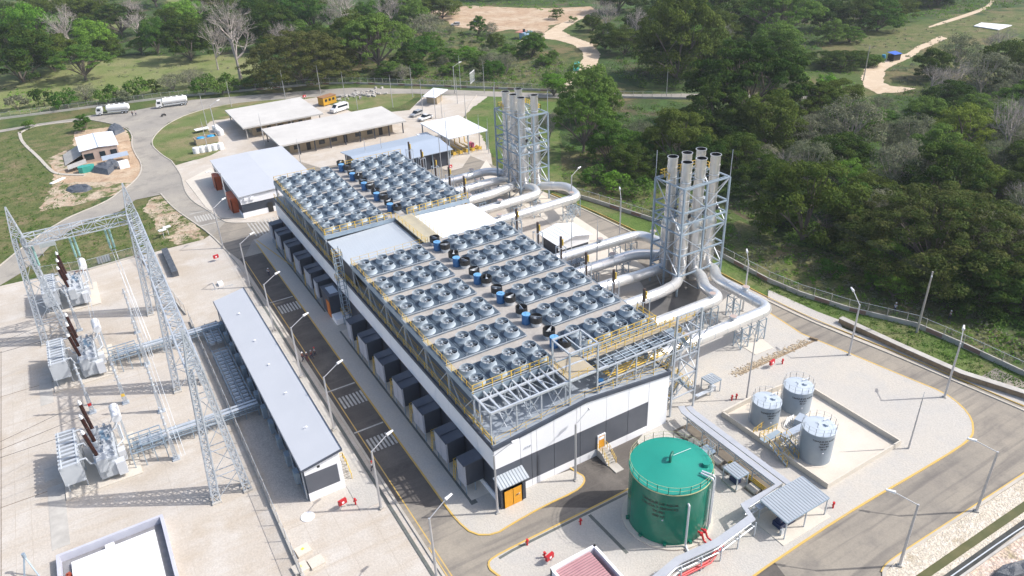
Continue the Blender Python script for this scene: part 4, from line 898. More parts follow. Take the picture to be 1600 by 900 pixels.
duct([(59.6, en[2]-.4, Z5), (77.5, en[2]-.4, Z5), (84, 87.2, 3.4), (86.9, 89.9, 3.2)], 'third silver duct, kinking up into the front left stack of the near cluster', [(66.5, en[2]-.4, Z5)], [(71, en[2]-.4, Z5)])
duct([(59.6, en[3]-.2, Z5), (74, en[3]-.2, Z5), (80, 93.3, 3.6), (86.9, 93.5, 3.4)], 'fourth silver duct, running nearly straight into the left side of the near stacks', [(68, en[3]-.2, Z5)], [(72, en[3], Z5)])
duct([(59.6, en[4]-.6, Z5), (83, en[4]-.6, Z5), (90.2, 96.6, 3.6), (90.2, 93.5, 3.4)], 'fifth silver duct, with a wide bend behind the near stacks', [(68.5, en[4]-.6, Z5), (78, en[4]-.6, Z5)], [(73.5, en[4]-.6, Z5), (80.5, en[4]-.6, Z5)])
duct([(59.6, en[5]-.6, Z5), (89.5, en[5]-1.6, Z5), (91.5, 99, Z5-.6), (93.5, 93.5, 3.6)], 'sixth silver duct, running long and bending back to the near stacks', [(80, en[5]-1.3, Z5), (90.5, 101.5, Z5)], [(76, en[5]-1.1, Z5), (83.5, en[5]-1.4, Z5), (87.5, en[5]-1.6, Z5)])
ef = [126.1+6.72*k for k in range(5)]
duct([(59.6, ef[0], Z5), (91, ef[0]+1, Z5), (92.5, 134, Z5), (90.2, 141, 3.6), (89.6, 142.7, 3.4)], 'nearest silver duct of the far stacks, with a wide bend on the right', [(70, ef[0], Z5), (89, ef[0]+1, Z5)], [(74, ef[0], Z5), (88, ef[0]+1, Z5), (91, ef[0]+2.5, Z5)])
duct([(59.6, ef[1], Z5), (84.8, ef[1]+1, Z5), (86, 138.5, Z5), (86.1, 142.7, 3.4)], 'second silver duct of the far stacks, bending up to their front', [(74, ef[1], Z5)], [(78, ef[1]+.4, Z5), (83.5, ef[1]+.8, Z5)])
duct([(59.6, ef[2], Z5), (76, ef[2]+.6, Z5), (82, 142.6, Z5-.6), (86.1, 146.1, 3.4)], 'third silver duct of the far stacks, kinking towards their left side', [(70, ef[2], Z5)], [(73, ef[2]+.4, Z5)])
duct([(59.6, ef[3], Z5), (80, ef[3]+.5, Z5), (86.1, 149.5, 3.4)], 'fourth silver duct of the far stacks, slanting in from the hall', [(76, ef[3]+.4, Z5)], [(72, ef[3]+.4, Z5), (78, ef[3]+.4, Z5)])
duct([(59.6, ef[4], Z5), (83, ef[4]+.6, Z5), (89.6, 149.5, 3.4)], 'farthest silver duct, reaching the back of the far stacks', [(78, ef[4]+.4, Z5)], [(74, ef[4]+.4, Z5), (80, ef[4]+.5, Z5)])
# ================================================================ OTHER BUILDINGS
# white control building on stilts
t = thing('control_building', 'long low control building with a smooth pale roof and dark banded white end wall', 'building', (14, 100, 0))
X0, X1, Y0, Y1 = 11.9, 16.5, 75.2, 125.4
def hz(x): return 5.6+(x-11.7)*.19
MB().prism([(X0+.05, Y0+.05), (X1-.05, Y0+.05), (X1-.05, Y1-.05), (X0+.05, Y1-.05)], .9, 5.4).build('core_wall', M['navyp'], t)
mw = MB(); y = Y0-.1
def gq(m_, a, b, za0, zb0, za1, zb1, y, th=.15):
    m_.add([(a, y, za0), (b, y, zb0), (b, y, zb1), (a, y, za1), (a, y+th, za0), (b, y+th, zb0), (b, y+th, zb1), (a, y+th, za1)], [(0, 1, 2, 3), (7, 6, 5, 4), (0, 3, 7, 4), (1, 5, 6, 2), (3, 2, 6, 7), (0, 4, 5, 1)])
gq(mw, X0, X1, .05, .05, 1.4, 1.4, y); gq(mw, X0, X1, 4.4, 4.4, hz(X0)-.1, hz(X1)-.1, y); mw.box(X1, Y0-.1, .05, X1+.14, Y1, 1.4); mw.box(X1-.4, Y0-.102, 1.4, X1+.14, Y0+.05, 4.4); mw.box(X1, Y0+.1, 1.4, X1+.14, Y1, 6.3)
mw.build('white_cladding', M['white'], t)
mb = MB(); gq(mb, X0, X1-.4, 1.4, 1.4, 4.4, 4.4, y); mb.build('dark_band', _mats['dark_front_band'], t)
MB().box(13.6, Y0-.13, 4.9, 13.95, Y0-.1, 5.25).build('wall_vent', M['black'], t)
MB().slab([(11.55, Y0-.3, hz(11.55)), (16.95, Y0-.3, hz(16.95)), (16.95, Y1+.2, hz(16.95)), (11.55, Y1+.2, hz(11.55))], .12).build('roof', M['roof_pale'], t)
mb = MB(); mb.box(16.9, Y0-.34, 6.3, 17.05, Y1+.25, 6.66); mb.box(11.45, Y0-.34, 5.3, 11.56, Y1+.25, 5.62); gq(mb, 11.5, 17, 5.3, 6.33, 5.62, 6.66, Y0-.42, .1); mb.build('roof_edge', M['navytop'], t)
for i in range(10): MB().bar((11.7, Y0+.5+i*5.4, .05), (11.7, Y0+.5+i*5.4, 5.3), .16).build('post', M['steel'], t)
mb = MB()
for i in range(9): mb.bar((11.7, Y0+.5+i*5.4, .3), (11.7, Y0+5.9+i*5.4, 2.2), .09)
for i in range(12): mb.box(11.2, Y0+3+i*4, .8, 11.85, Y0+4.2+i*4, 2.6)
mb.build('side_equipment', M['steel_blue'], t)
for k, y in enumerate((82, 91, 99.5, 107.5, 117.5)):
    MB().cbox(14.6-.1*k, y, hz(14.5)+.16, .3, .2, .14).tube((14.3, y, hz(14.3)), (14.3, y, hz(14.3)+.3), .05, 6).build('roof_vent', M['white'], t)
for y, nm in ((86.8, 'near the front'), (112.5, 'near the back'), (78.2, 'at the front end')):
    s_ = thing('side_stair', 'small yellow railed stair against the road side of the control building, '+nm, 'stairs', (17.6, y, 0), group='yellow stairs of the control building')
    mb = MB(); mb.box(16.8, y-.6, .1, 17.9, y+.8, 1.4); mb2 = MB()
    for i in range(5): mb.box(16.9, y-.6-.28*(i+1), .1, 17.8, y-.6-.28*i, 1.4-.25*(i+1))
    mb.build('steps', M['concrete_w'], s_); rail(mb2, [(16.85, y+.8, 1.4), (17.9, y+.8, 1.4), (17.9, y-.6, 1.4), (17.9, y-2.1, .1)], 1.0, .8, .09); mb2.build('handrail', M['yellow'], s_)
# storage hall
t = thing('storage_hall', 'dark and white storage hall with a smooth pale blue roof and rust red side doors', 'building', (35, 187, 0))
a, b, c, d = 27.4, 45.8, 173.4, 204.0
MB().prism([(a, c), (b, c), (b, d), (a, d)], 0, 5.2).build('core_wall', M['navyp'], t)
mb = MB(); mb.box(a-.1, c-.12, .05, b+.1, c, 1.3); mb.box(a-.1, c-.12, 3.4, b+.1, c, 5.3); mb.box(a-.12, c, .05, a, d, .8); mb.box(a-.12, c, 3.9, a, d, 5.3); mb.build('white_cladding', M['white'], t)
MB().slab([(a-.4, c-.5, 5.5), ((a+b)/2, c-.5, 5.8), ((a+b)/2, d+.4, 5.8), (a-.4, d+.4, 5.5)], .15).slab([((a+b)/2, c-.5, 5.8), (b+.4, c-.5, 5.5), (b+.4, d+.4, 5.5), ((a+b)/2, d+.4, 5.8)], .15).build('roof', M['roof_pale'], t)
mb = MB(); gq(mb, a, (a+b)/2, 5.25, 5.25, 5.33, 5.64, c-.12); gq(mb, (a+b)/2, b, 5.25, 5.25, 5.64, 5.33, c-.12); mb.build('gable', M['white'], t)
for y0, y1 in ((195.5, 199.0), (177.6, 183.2)):
    MB().box(a-1.6, y0, .1, a-1.4, y1, 3.6).box(a-1.6, y0, .1, a, y0+.2, 3.6).box(a-1.6, y1-.2, .1, a, y1, 3.6).box(a-1.6, y0, 3.6, a, y1, 3.75).build('door', M['rust'], t)
mb = MB()
for x in (28.6, 30.0): mb.cbox(x, c-.3, 4.6, .9, .35, .7)
mb.build('air_conditioner', M['white'], t)
MB().box(33.2, c-.2, .1, 34.4, c-.1, 2.5).build('door', M['black'], t)
prop(MB().prism([px(290, 283), px(330, 262), px(385, 343), px(345, 341), px(322, 325)], .05, .12).build('forecourt', M['concrete']), kind='structure')
# generic open-sided pavilion
def hall_(name, label, cat, x0, x1, y0, y1, z, roofm, over=1.0, th=.45, rise=.0, wall=None, wz=None, setb=2.0, col=4.5, door=True, colm='concrete_w'):
    t = thing(name, label, cat, ((x0+x1)/2, (y0+y1)/2, 0))
    if rise:
        xm = (y0+y1)/2
        MB().slab([(x0, y0, z), (x1, y0, z), (x1, xm, z+rise), (x0, xm, z+rise)], th).slab([(x0, xm, z+rise), (x1, xm, z+rise), (x1, y1, z), (x0, y1, z)], th).build('roof', M[roofm], t)
    else: MB().prism(smooth_poly([(x0, y0), (x1, y0), (x1, y1), (x0, y1)], 0), z-th, z).build('roof', M[roofm], t)
    n = max(1, round((x1-x0-2*over)/col))
    for i in range(n+1):
        for y in (y0+over, y1-over):
            MB().bar((x0+over+(x1-x0-2*over)*i/n, y, .05), (x0+over+(x1-x0-2*over)*i/n, y, z-th), .28).build('column', M[colm], t)
    if wall:
        MB().prism([(x0+setb, y0+setb), (x1-setb, y0+setb), (x1-setb, y1-setb), (x0+setb, y1-setb)], .05, (wz or z-th)).build('wall', M[wall], t)
        k = 0
        for i in range(n):
            x = x0+setb+1.2+(x1-x0-2*setb-2)*i/n
            if i % 3 == 1: MB().box(x, y0+setb-.06, .1, x+1.2, y0+setb+.02, 2.3).build('door', M['black'], t)
            else: MB().box(x, y0+setb-.05, 1.0, x+1.8, y0+setb+.02, 2.2).build('window', M['glass'], t)
    return t
hall_('workshop_pavilion', 'farther of the two long flat pale concrete roofs near the lawn', 'building', 42.4, 67.6, 233.7, 258.0, 4.0, 'roof_conc', wall='tan', setb=3.2)
hall_('workshop_pavilion', 'nearer and longer flat pale concrete roof on dark columns', 'building', 46.8, 85.6, 209.5, 229.2, 4.0, 'roof_conc', wall='tan', setb=3.4, colm='navyp')
hall_('treatment_hall', 'low hall with a blue-grey ridged roof beyond the far deck', 'building', 58.4, 84.0, 175.2, 192.0, 4.6, 'roof_blue', th=.15, rise=1.1, wall='navyp', setb=1.2, colm='steel_blue')
t = hall_('pump_canopy', 'open canopy with a bright white flat roof over yellow and pink pipework', 'canopy', 85.4, 97.9, 180.6, 198.8, 5.8, 'roof_white', th=.25, over=.4, colm='steel_blue', col=6)
mb = MB()
for i in range(6): mb.path([(87+i*1.6, 183, .6), (87+i*1.6, 190, .6), (87+i*1.6, 190, 2), (87+i*1.6, 196, 2)], .15, 8)
for i in range(5): mb.tube((88+2*i, 182.5, .4), (88+2*i, 184.5, .4), .5, 10)
rail(mb, [(87, 181.5, .1), (96, 181.5, .1)], 1.2, 1.5, .1); s_ = thing('pump_skid', 'yellow pipework and pumps under the bright white canopy', 'pipework', (91, 186, 0)); mb.build('pipe', M['yellow'], s_)
MB().cbox(94.2, 183.5, 1.1, .8, .8, 2.0).cbox(94.8, 186, .8, 1, 1, 1.4).build('pump', mat('pink_pump', (.5, .12, .2), None), s_)
mb = MB(); mb.box(82.8, 192.4, 3.4, 86.2, 196.4, 3.6); t = thing('lean_to_roof', 'small white roofed kiosk with tan walls at the back corner of the bright white canopy', 'kiosk', (84.5, 194.5, 0)); mb.build('roof', M['roof_white'], t); MB().box(83.3, 192.9, .05, 85.6, 196, 3.38).build('wall', M['tan'], t)
t = thing('guard_hut', 'small tan guard hut under a slanted white roof beside the gate', 'hut', (107, 236, 0))
MB().slab([px(660, 150.5, 3), px(680, 152.5, 3), px(700, 139.5, 3), px(677, 137, 3)] and [(*px(660, 150.5, 3), 3), (*px(680, 152.5, 3), 3), (*px(700, 139.5, 3.6), 3.6), (*px(677, 137, 3.6), 3.6)], .18).build('roof', M['roof_white'], t)
a = px(667, 161); b = px(683, 163.5); c = px(691, 157); dd = px(675, 154.5)
MB().prism([a, b, c, dd], .05, 2.9).build('wall', M['tan'], t)
MB().cbox(b[0]+.5, b[1]+1.2, 1.2, .1, 1.0, 2.1, .8).build('door', M['black'], t)
t = thing('office_cabin', 'yellow portable office cabin with windows beside the white van', 'cabin', (76.5, 259, 0)); a = px(499, 167); ang = 0.35
MB().cbox(76.6, 257.5, 1.6, 5.6, 3, 2.5, ang).build('wall', mat('yellow_cabin', (.55, .30, .02), (.48, .26, .02), .5, .6), t)
MB().cbox(76.6, 257.5, 2.95, 5.9, 3.3, .2, ang).build('roof', mat('rusty_cabin_roof', (.30, .16, .08), None), t)
for k in (-1.6, 0, 1.6): MB().cbox(76.6+k*math.cos(ang)+1.52*math.sin(ang), 257.5+k*math.sin(ang)-1.52*math.cos(ang), 1.9, .9, .1, .8, ang).build('window', M['glass'], t)
# white shed beside the ducts
t = thing('equipment_shed', 'small white gabled shed with a dark lower band between the hall and the right road', 'shed', (79, 116, 0))
MB().prism([(76.2, 113.4), (83.6, 113.4), (83.6, 119.6), (76.2, 119.6)], 0.1, 3.2).build('core_wall', M['navyp'], t)
mb = MB(); mb.box(76.1, 113.28, 1.7, 83.7, 113.4, 3.3); gq(mb, 76.1, 79.9, 3.3, 3.3, 3.35, 4.1, 113.28, .1); gq(mb, 79.9, 83.7, 3.3, 3.3, 4.1, 3.35, 113.28, .1); mb.box(83.6, 113.3, 1.7, 83.72, 119.7, 3.3); mb.build('upper_cladding', M['white'], t)
MB().slab([(75.4, 112.8, 3.35), (79.9, 112.8, 4.3), (79.9, 120, 4.3), (75.4, 120, 3.35)], .12).slab([(79.9, 112.8, 4.3), (84.3, 112.8, 3.35), (84.3, 120, 3.35), (79.9, 120, 4.3)], .12).build('roof', M['roof_white'], t)
t = thing('louvred_unit', 'ribbed grey equipment block under the fifth silver duct beside the white shed', 'equipment block', (74, 106, 0))
MB().box(71.5, 105.4, .1, 77.2, 107.6, 2.6).build('casing', mat('ribbed_grey_unit', (.30, .34, .38), (.26, .3, .34), .5, .5, ribs=('X', .5, .4)), t)
# red-roofed pump house
t = thing('pump_house', 'low pump house with faded red ribbed roof inside a white parapet', 'building', (33.6, 43, 0))
x0, x1, y0, y1 = 30.5, 36.5, 37.5, 47.6
mb = MB(); mb.box(x0, y0, .1, x0+.3, y1, 3.0); mb.box(x1-.3, y0, .1, x1, y1, 3.15); mb.box(x0, y1-.3, .1, x1, y1, 3.15); mb.box(x0, y0, .1, x1, y0+.3, 2.8); mb.build('parapet', M['white'], t)
MB().box(x0+.3, y0+.3, .1, x1-.9, y1-.35, 2.6).build('inner_wall', mat('maroon_wall', (.25, .06, .08), None), t)
MB().slab([(x0+.12, y0, 2.72), (x1-.95, y0, 2.9), (x1-.95, y1-.4, 2.9), (x0+.12, y1-.4, 2.72)], .08).build('roof', M['roof_red'], t)
# white basin building bottom-left
t = thing('roofed_basin', 'large white flat covered basin inside a pale grey upstand at the bottom left corner', 'basin', (-11, 74, 0))
x0, x1, y0, y1 = -16.6, -4.7, 60, 82.2
mb = MB(); mb.box(x0, y0, 0, x0+.35, y1, 1.15); mb.box(x1-.35, y0, 0, x1, y1, 1.15); mb.box(x0+.35, y1-.35, 0, x1-.35, y1, 1.15); mb.build('upstand', mat('lavender_grey_wall', (.52, .53, .60), (.46, .47, .54), .6, .7), t)
MB().box(x0+.4, y0, 0.05, x1-.4, y1-.4, .12).build('floor', M['asphalt_g'] if 'asphalt_g' in M else mat('grey_trench_floor', (.25, .25, .27), (.18, .18, .19), .8, .9), t)
MB().box(x0+1.4, y0, .12, x1-1.3, y1-1.5, .55).build('cover', mat('brilliant_white_membrane', (.86, .87, .88), (.84, .85, .87), .1, .5), t)
MB().box(-11.2, y0, .56, -10.8, y1-1.2, .62).box(-11.5, y1-1.6, .1, -10.5, y1-1.0, .7).build('beam', M['white'], t)
mb = MB(); rg = random.Random(9)
for k in range(16): mb.cbox(x0+1.0+rg.uniform(-.2, .2), y1-3.2-k*.35, .35, .5, .4, .5, rg.random())
mb.build('rust_pile', mat('rusty_red_rubble', (.30, .06, .03), None, 1, .9), t)
# small unfinished house at upper left
t = thing('unfinished_house', 'small pink block house with a white two-slope roof at the road bend', 'house', (4, 250, 0))
a = -1.5; b = 7.9; c = 241.6; d = 256.8
MB().prism([(a, c), (b, c), (b, d), (a, d)], 0, 3.7).build('wall', M['brick'], t)
for x0_, x1_ in ((-1.1, 1.3), (2.9, 4.4), (5.8, 7.5)): MB().box(x0_, c-.08, .9, x1_, c+.02, 2.7).build('window', M['glass'], t)
MB().slab([(a-.5, c-.3, 3.8), (3, c-.3, 4.2), (3, d+.6, 4.2), (a-.5, d+.6, 3.8)], .12).slab([(3.1, c-.3, 4.2), (b+.5, c-.3, 3.85), (b+.5, d+.6, 3.85), (3.1, d+.6, 4.2)], .12).build('roof', mat('white_house_roof', (.80, .83, .88), (.76, .79, .84), .1, .4), t)
MB().box(2.95, c-.3, 4.19, 3.15, d+.6, 4.3).build('ridge_gutter', M['roof_blue'], t)
MB().slab([(a-5, c+1, .3), (a-.1, c+1, 2.5), (a-.1, d-3, 2.5), (a-5, d-3, .3)], .12).build('side_lean_to', M['concrete_w'], t)
t = thing('site_shelter', 'patched grey sheet shelter in front of the unfinished house', 'shelter', (6, 238, 0))
MB().slab([(3.0, 236.0, 1.5), (10, 236.4, 1.7), (10, 239.4, 2.1), (3.0, 239.2, 1.9)], .06).build('roof', M['roof_blue'], t)
for x in (3.3, 9.8): MB().bar((x, 236.8, 0), (x, 236.8, 1.6), .12).build('post', M['trunk'], t)
t = thing('tarpaulin_hut', 'teal plastic covered stack with a grey sheet beside the unfinished house', 'covered stack', (-2, 235, 0))
mb = MB(); mb.prism(smooth_poly([(-3.6, 232.5), (.6, 232.9), (.6, 235), (-3.6, 235)], 1), 0, 1.7); mb.build('teal_cover', M['teal'], t); MB().slab([(-6, 235.5, 1.0), (-1, 236, 1.8), (-1, 239.6, 2.0), (-6, 239, 1.2)], .08).build('grey_sheet', M['concrete_w'], t)
def tarp(label, P, h):
    rg = random.Random(len(label)); pts = [px(*p) for p in P]; cx = sum(p[0] for p in pts)/len(pts); cy = sum(p[1] for p in pts)/len(pts)
    mb = MB(); n = len(pts); vs = [(p[0], p[1], .02) for p in pts]+[(p[0]*.75+cx*.25, p[1]*.75+cy*.25, h*rg.uniform(.5, 1)) for p in pts]+[(p[0]*.35+cx*.65, p[1]*.35+cy*.65, h*rg.uniform(.6, 1.2)) for p in pts]+[(cx, cy, h)]
    fs = []
    for r0 in (0, n):
        for i in range(n): fs.append((r0+i, r0+(i+1) % n, r0+n+(i+1) % n, r0+n+i))
    for i in range(n): fs.append((2*n+i, 2*n+(i+1) % n, 3*n))
    mb.add(vs, fs); o = mb.build('tarpaulin_heap', M['tarp']); prop(o, label, 'tarpaulin')
tarp('black tarpaulin sagging in front of the unfinished house', [(143,270),(170,274),(183,262),(190,256),(180,252),(165,262),(150,262)], 1.6)
tarp('flat grey-black tarpaulin heap on bare earth below the unfinished house', [(102,298),(112,302),(135,300),(145,295),(140,290),(120,291),(105,293)], .8)
tarp('dark tarpaulin over materials at the road edge behind the unfinished house', [(168,208),(180,212),(196,205),(190,197),(180,194),(172,201)], 1.4)
t = thing('white_slab', 'white panel lying on the grass left of the tarpaulins', 'panel'); t.location = (*px(90, 283), 0); MB().cbox(*px(90, 283), .12, 4.6, 1.0, .2, .75).build('panel', M['white'], t)
prop(MB().cbox(*px(195, 262), 1.0, 2.6, 1.6, 2.0, .1).build('white_container', M['white']), 'small white box cabin at the road side of the unfinished house', 'container')
tarp('dark plastic sheeting heap at the bottom right corner', [(1545,903),(1558,890),(1580,882),(1610,876),(1620,900),(1580,912)], .9)
# blue water tanks in a block basin, white tanks
t = thing('tank_basin', 'block walled basin holding two bright blue water tanks on the lawn', 'basin', (*px(322, 216), 0)); bx, by = px(323, 222)
mb = MB()
for s_ in (-1, 1): mb.cbox(bx+s_*3.2, by, .9, .2, 3.6, 1.8); mb.cbox(bx, by+s_*1.8, .9, 6.4, .2, 1.8)
mb.build('wall', M['tan'], t)
for s_ in (-1.5, 1.5): MB().lathe([(0, 1.9), (1.0, 1.8), (1.35, 1.2), (1.35, 0)], bx+s_, by, 20).build('blue_tank', mat('bright_blue_plastic', (.02, .30, .60), None, 1, .35), t, smooth=True)
x, y = px(316, 206); MB().cbox(x, y, 1.0, 4.2, 2.2, .15, .1).build('lid_panel', M['white'], t)
x, y = px(325, 236)
for k in range(5): prop(MB().lathe([(0, 1.9), (.9, 1.75), (1.0, 1.4), (1.0, 0)], x-3.2+k*1.7, y-.1*k, 16).build('white_tank', M['whiteplain'], smooth=True), 'white plastic tank in the row below the blue tanks, number %s from the left' % ['one', 'two', 'three', 'four', 'five'][k], 'water tank', 'white plastic tanks on the lawn')
x, y = px(341, 208)
for k in range(4): prop(MB().lathe([(0, 1.9), (.9, 1.75), (1.0, 1.4), (1.0, 0)], x+.1*k, y+3-k*1.9, 16).build('white_tank', M['whiteplain'], smooth=True), 'white plastic tank in the column right of the blue tanks, number %s from the back' % ['one', 'two', 'three', 'four'][k], 'water tank', 'white plastic tanks on the lawn')
# containers far away, shelters
x, y = px(822, 60); t = thing('shipping_container', 'pale blue shipping container with a red roof beside the sandy track', 'container', (x, y, 0))
MB().cbox(x, y, 1.5, 6.6, 3.0, 2.9, .4).build('body', mat('pale_blue_container', (.28, .45, .62), (.24, .4, .56), .4, .5, ribs=('X', .4)), t); MB().cbox(x-1.5, y+1.5, 3.05, 5.5, 3.6, .15, .4).build('roof', mat('faded_red_sheet', (.50, .22, .17), None), t); MB().tube((x-1, y, 3.1), (x-1, y, 4.3), .6, 12).build('roof_tank', M['black'], t)
x, y = px(1396, 94); t = thing('blue_tarp_shelter', 'small shelter with a bright blue tarpaulin roof beside the track at upper right', 'shelter', (x, y, 0))
MB().slab([(x-2.4, y-1.6, 2.6), (x+2.4, y-1.6, 2.4), (x+2.4, y+1.6, 2.9), (x-2.4, y+1.6, 3.1)], .08).build('roof', mat('bright_blue_tarp', (.02, .10, .50), None, 1, .4), t); MB().cbox(x, y, 1.2, 4.2, 2.6, 2.3).build('side', M['black'], t)
x, y = px(1380, 92); prop(MB().lathe([(0, 1.7), (.6, 1.6), (.75, 1.3), (.75, 0)], x, y, 14).build('blue_barrel', mat('cyan_plastic', (.02, .25, .45), None), smooth=True), 'small blue tank left of the blue tarpaulin shelter', 'water tank')
prop(MB().prism([px(1521, 42), px(1560, 48), px(1581, 41), px(1533, 37)], .2, .5).build('white_canopy_sheet', M['white']), 'flat white sheet on the field at the top right', 'sheet')
# ================================================================ TANKS
def lettering(parent, lines, cx, cy, r, z, ang, size, m, gap=1.5):
    """words bent round a tank, standing 1 cm proud"""
    for k, s_ in enumerate(lines):
        c = bpy.data.curves.new('t', 'FONT'); c.body = s_; c.size = size if isinstance(size, (int, float)) else size[k]; c.align_x = 'CENTER'; c.offset = .012; c.resolution_u = 3
        o = bpy.data.objects.new('t', c); COL.objects.link(o); dg = bpy.context.evaluated_depsgraph_get(); me = bpy.data.meshes.new_from_object(o.evaluated_get(dg))
        vs = []; sz = c.size; zz = z-k*size*gap
        for v in me.vertices:
            a = ang+v.co.x/r; vs.append((cx+(r+.015)*math.cos(a), cy+(r+.015)*math.sin(a), zz+v.co.y))
        mb = MB(); mb.add(vs, [tuple(p.vertices) for p in me.polygons]); mb.build('lettering', m, parent)
        bpy.data.objects.remove(o); bpy.data.curves.remove(c); bpy.data.meshes.remove(me)
cx, cy, r_, h_ = 48.1, 48.5, 4.8, 8.4
t = thing('water_tank', 'large green cylindrical water tank with a railed roof in front of the gable', 'storage tank', (cx, cy, 0))
MB().lathe([(0, 0.1), (r_+.65, .1), (r_+.65, .38), (0, .38)], cx, cy, 64).build('ring_base', M['concrete'], t, smooth=True)
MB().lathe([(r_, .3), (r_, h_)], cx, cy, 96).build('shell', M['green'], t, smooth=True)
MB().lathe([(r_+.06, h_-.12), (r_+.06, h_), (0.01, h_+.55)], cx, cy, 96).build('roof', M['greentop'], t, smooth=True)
mb = MB(); rail(mb, [(cx+(r_+.02)*math.cos(k*math.pi/12), cy+(r_+.02)*math.sin(k*math.pi/12), h_-.1) for k in range(24)], 1.05, 3, .045, 1, True); mb.lathe([(r_+.12, h_-.16), (r_+.12, h_-.06), (r_+.02, h_-.06)], cx, cy, 64); mb.build('railing', M['cream'], t)
mb = MB(); mb.path([(cx-.2, cy, h_+.5), (cx-.2, cy, h_+1.3), (cx+.6, cy+.5, h_+1.3), (cx+.6, cy+.5, h_+1.0)], .17, 10, .4); mb.build('vent', mat('dark_green_pipe', (.01, .14, .10), None, 1, .4), t, smooth=True)
mb = MB(); mb.bar((cx+.7, cy+.45, h_+.75), (cx+3.6, cy+.6, h_+.3), .03); mb.build('cable', M['white'], t)
MB().tube((cx+3.1, cy-2.4, h_+.1), (cx+3.1, cy-2.4, h_+.6), .42, 16).build('manhole', M['greentop'], t)
def rp(a, rr=r_, z=0): return (cx+rr*math.cos(R(a)), cy+rr*math.sin(R(a)), z)
mb = MB(); mb.path([rp(-107, r_-.05, 6.8), rp(-107, r_+.3, 6.8), rp(-107, r_+.3, .6), rp(-107, r_+1.1, .3)], .13, 10, .25)
for a in (-65, -59): mb.path([rp(a, r_-1.2, h_+.45), rp(a, r_+.35, h_+.3), rp(a, r_+.35, 1.2)], .13, 10, .4)
for a in (-70, -54): mb.tube(rp(a, r_+.25, h_-1), rp(a, r_+.25, .8), .06, 8)
mb.build('riser_pipe', M['silver_dull'], t, smooth=True)
mb = MB()
for a in (-84, -77): mb.path([rp(a, r_-.1, 1.5), rp(a, r_+.6, 1.5), rp(a, r_+.9, .8), rp(a, r_+1.6, .6)], .12, 10, .2); mb.tube(rp(a, r_+.5, 1.3), rp(a, r_+.5, 1.7), .2, 10)
mb.build('red_valve', M['red'], t)
mb = MB()
for k in range(10): p = rp(36*k+10, r_+.1); mb.cbox(p[0], p[1], .55, .35, .35, .35, R(36*k))
mb.build('anchor', M['green'], t)
p = rp(-107, r_+1.6); MB().cbox(p[0]-.3, p[1]-.2, .4, 1.3, 1.0, .6, .1).build('sampling_box', M['concrete_w'], t)
mb = MB(); q_ = rp(0, r_+.5, h_-.6)
mb.cbox(q_[0]+.4, q_[1], q_[2], 1.5, 1.6, .08); rail(mb, [(q_[0]-.3, q_[1]-.8, q_[2]), (q_[0]+1.1, q_[1]-.8, q_[2]), (q_[0]+1.1, q_[1]+.8, q_[2]), (q_[0]-.3, q_[1]+.8, q_[2])], 1.0, .7, .05)
for s_ in (0, .55): mb.bar((q_[0]+1.1, q_[1]-.3+s_, .2), (q_[0]+1.1, q_[1]-.3+s_, h_+.4), .06)
for k in range(22): mb.bar((q_[0]+1.1, q_[1]-.3, .5+k*.37), (q_[0]+1.1, q_[1]+.25, .5+k*.37), .04)
mb.build('ladder', M['steel_blue'], t)
lettering(t, ['TANQUE DE AGUA', 'CRUDA Y SERVICIO', 'TK-901', '600 m³'], cx, cy, r_, 6.5, R(-146), .5, mat('black_lettering', (.003, .004, .004), None, 1, .6), 1.3)
MB().lathe([(.0, 0), (.12, .05), (0, .1)], *rp(-140, r_+.02)[:2], 8, cz=4.2).build('marker', M['white'], t)
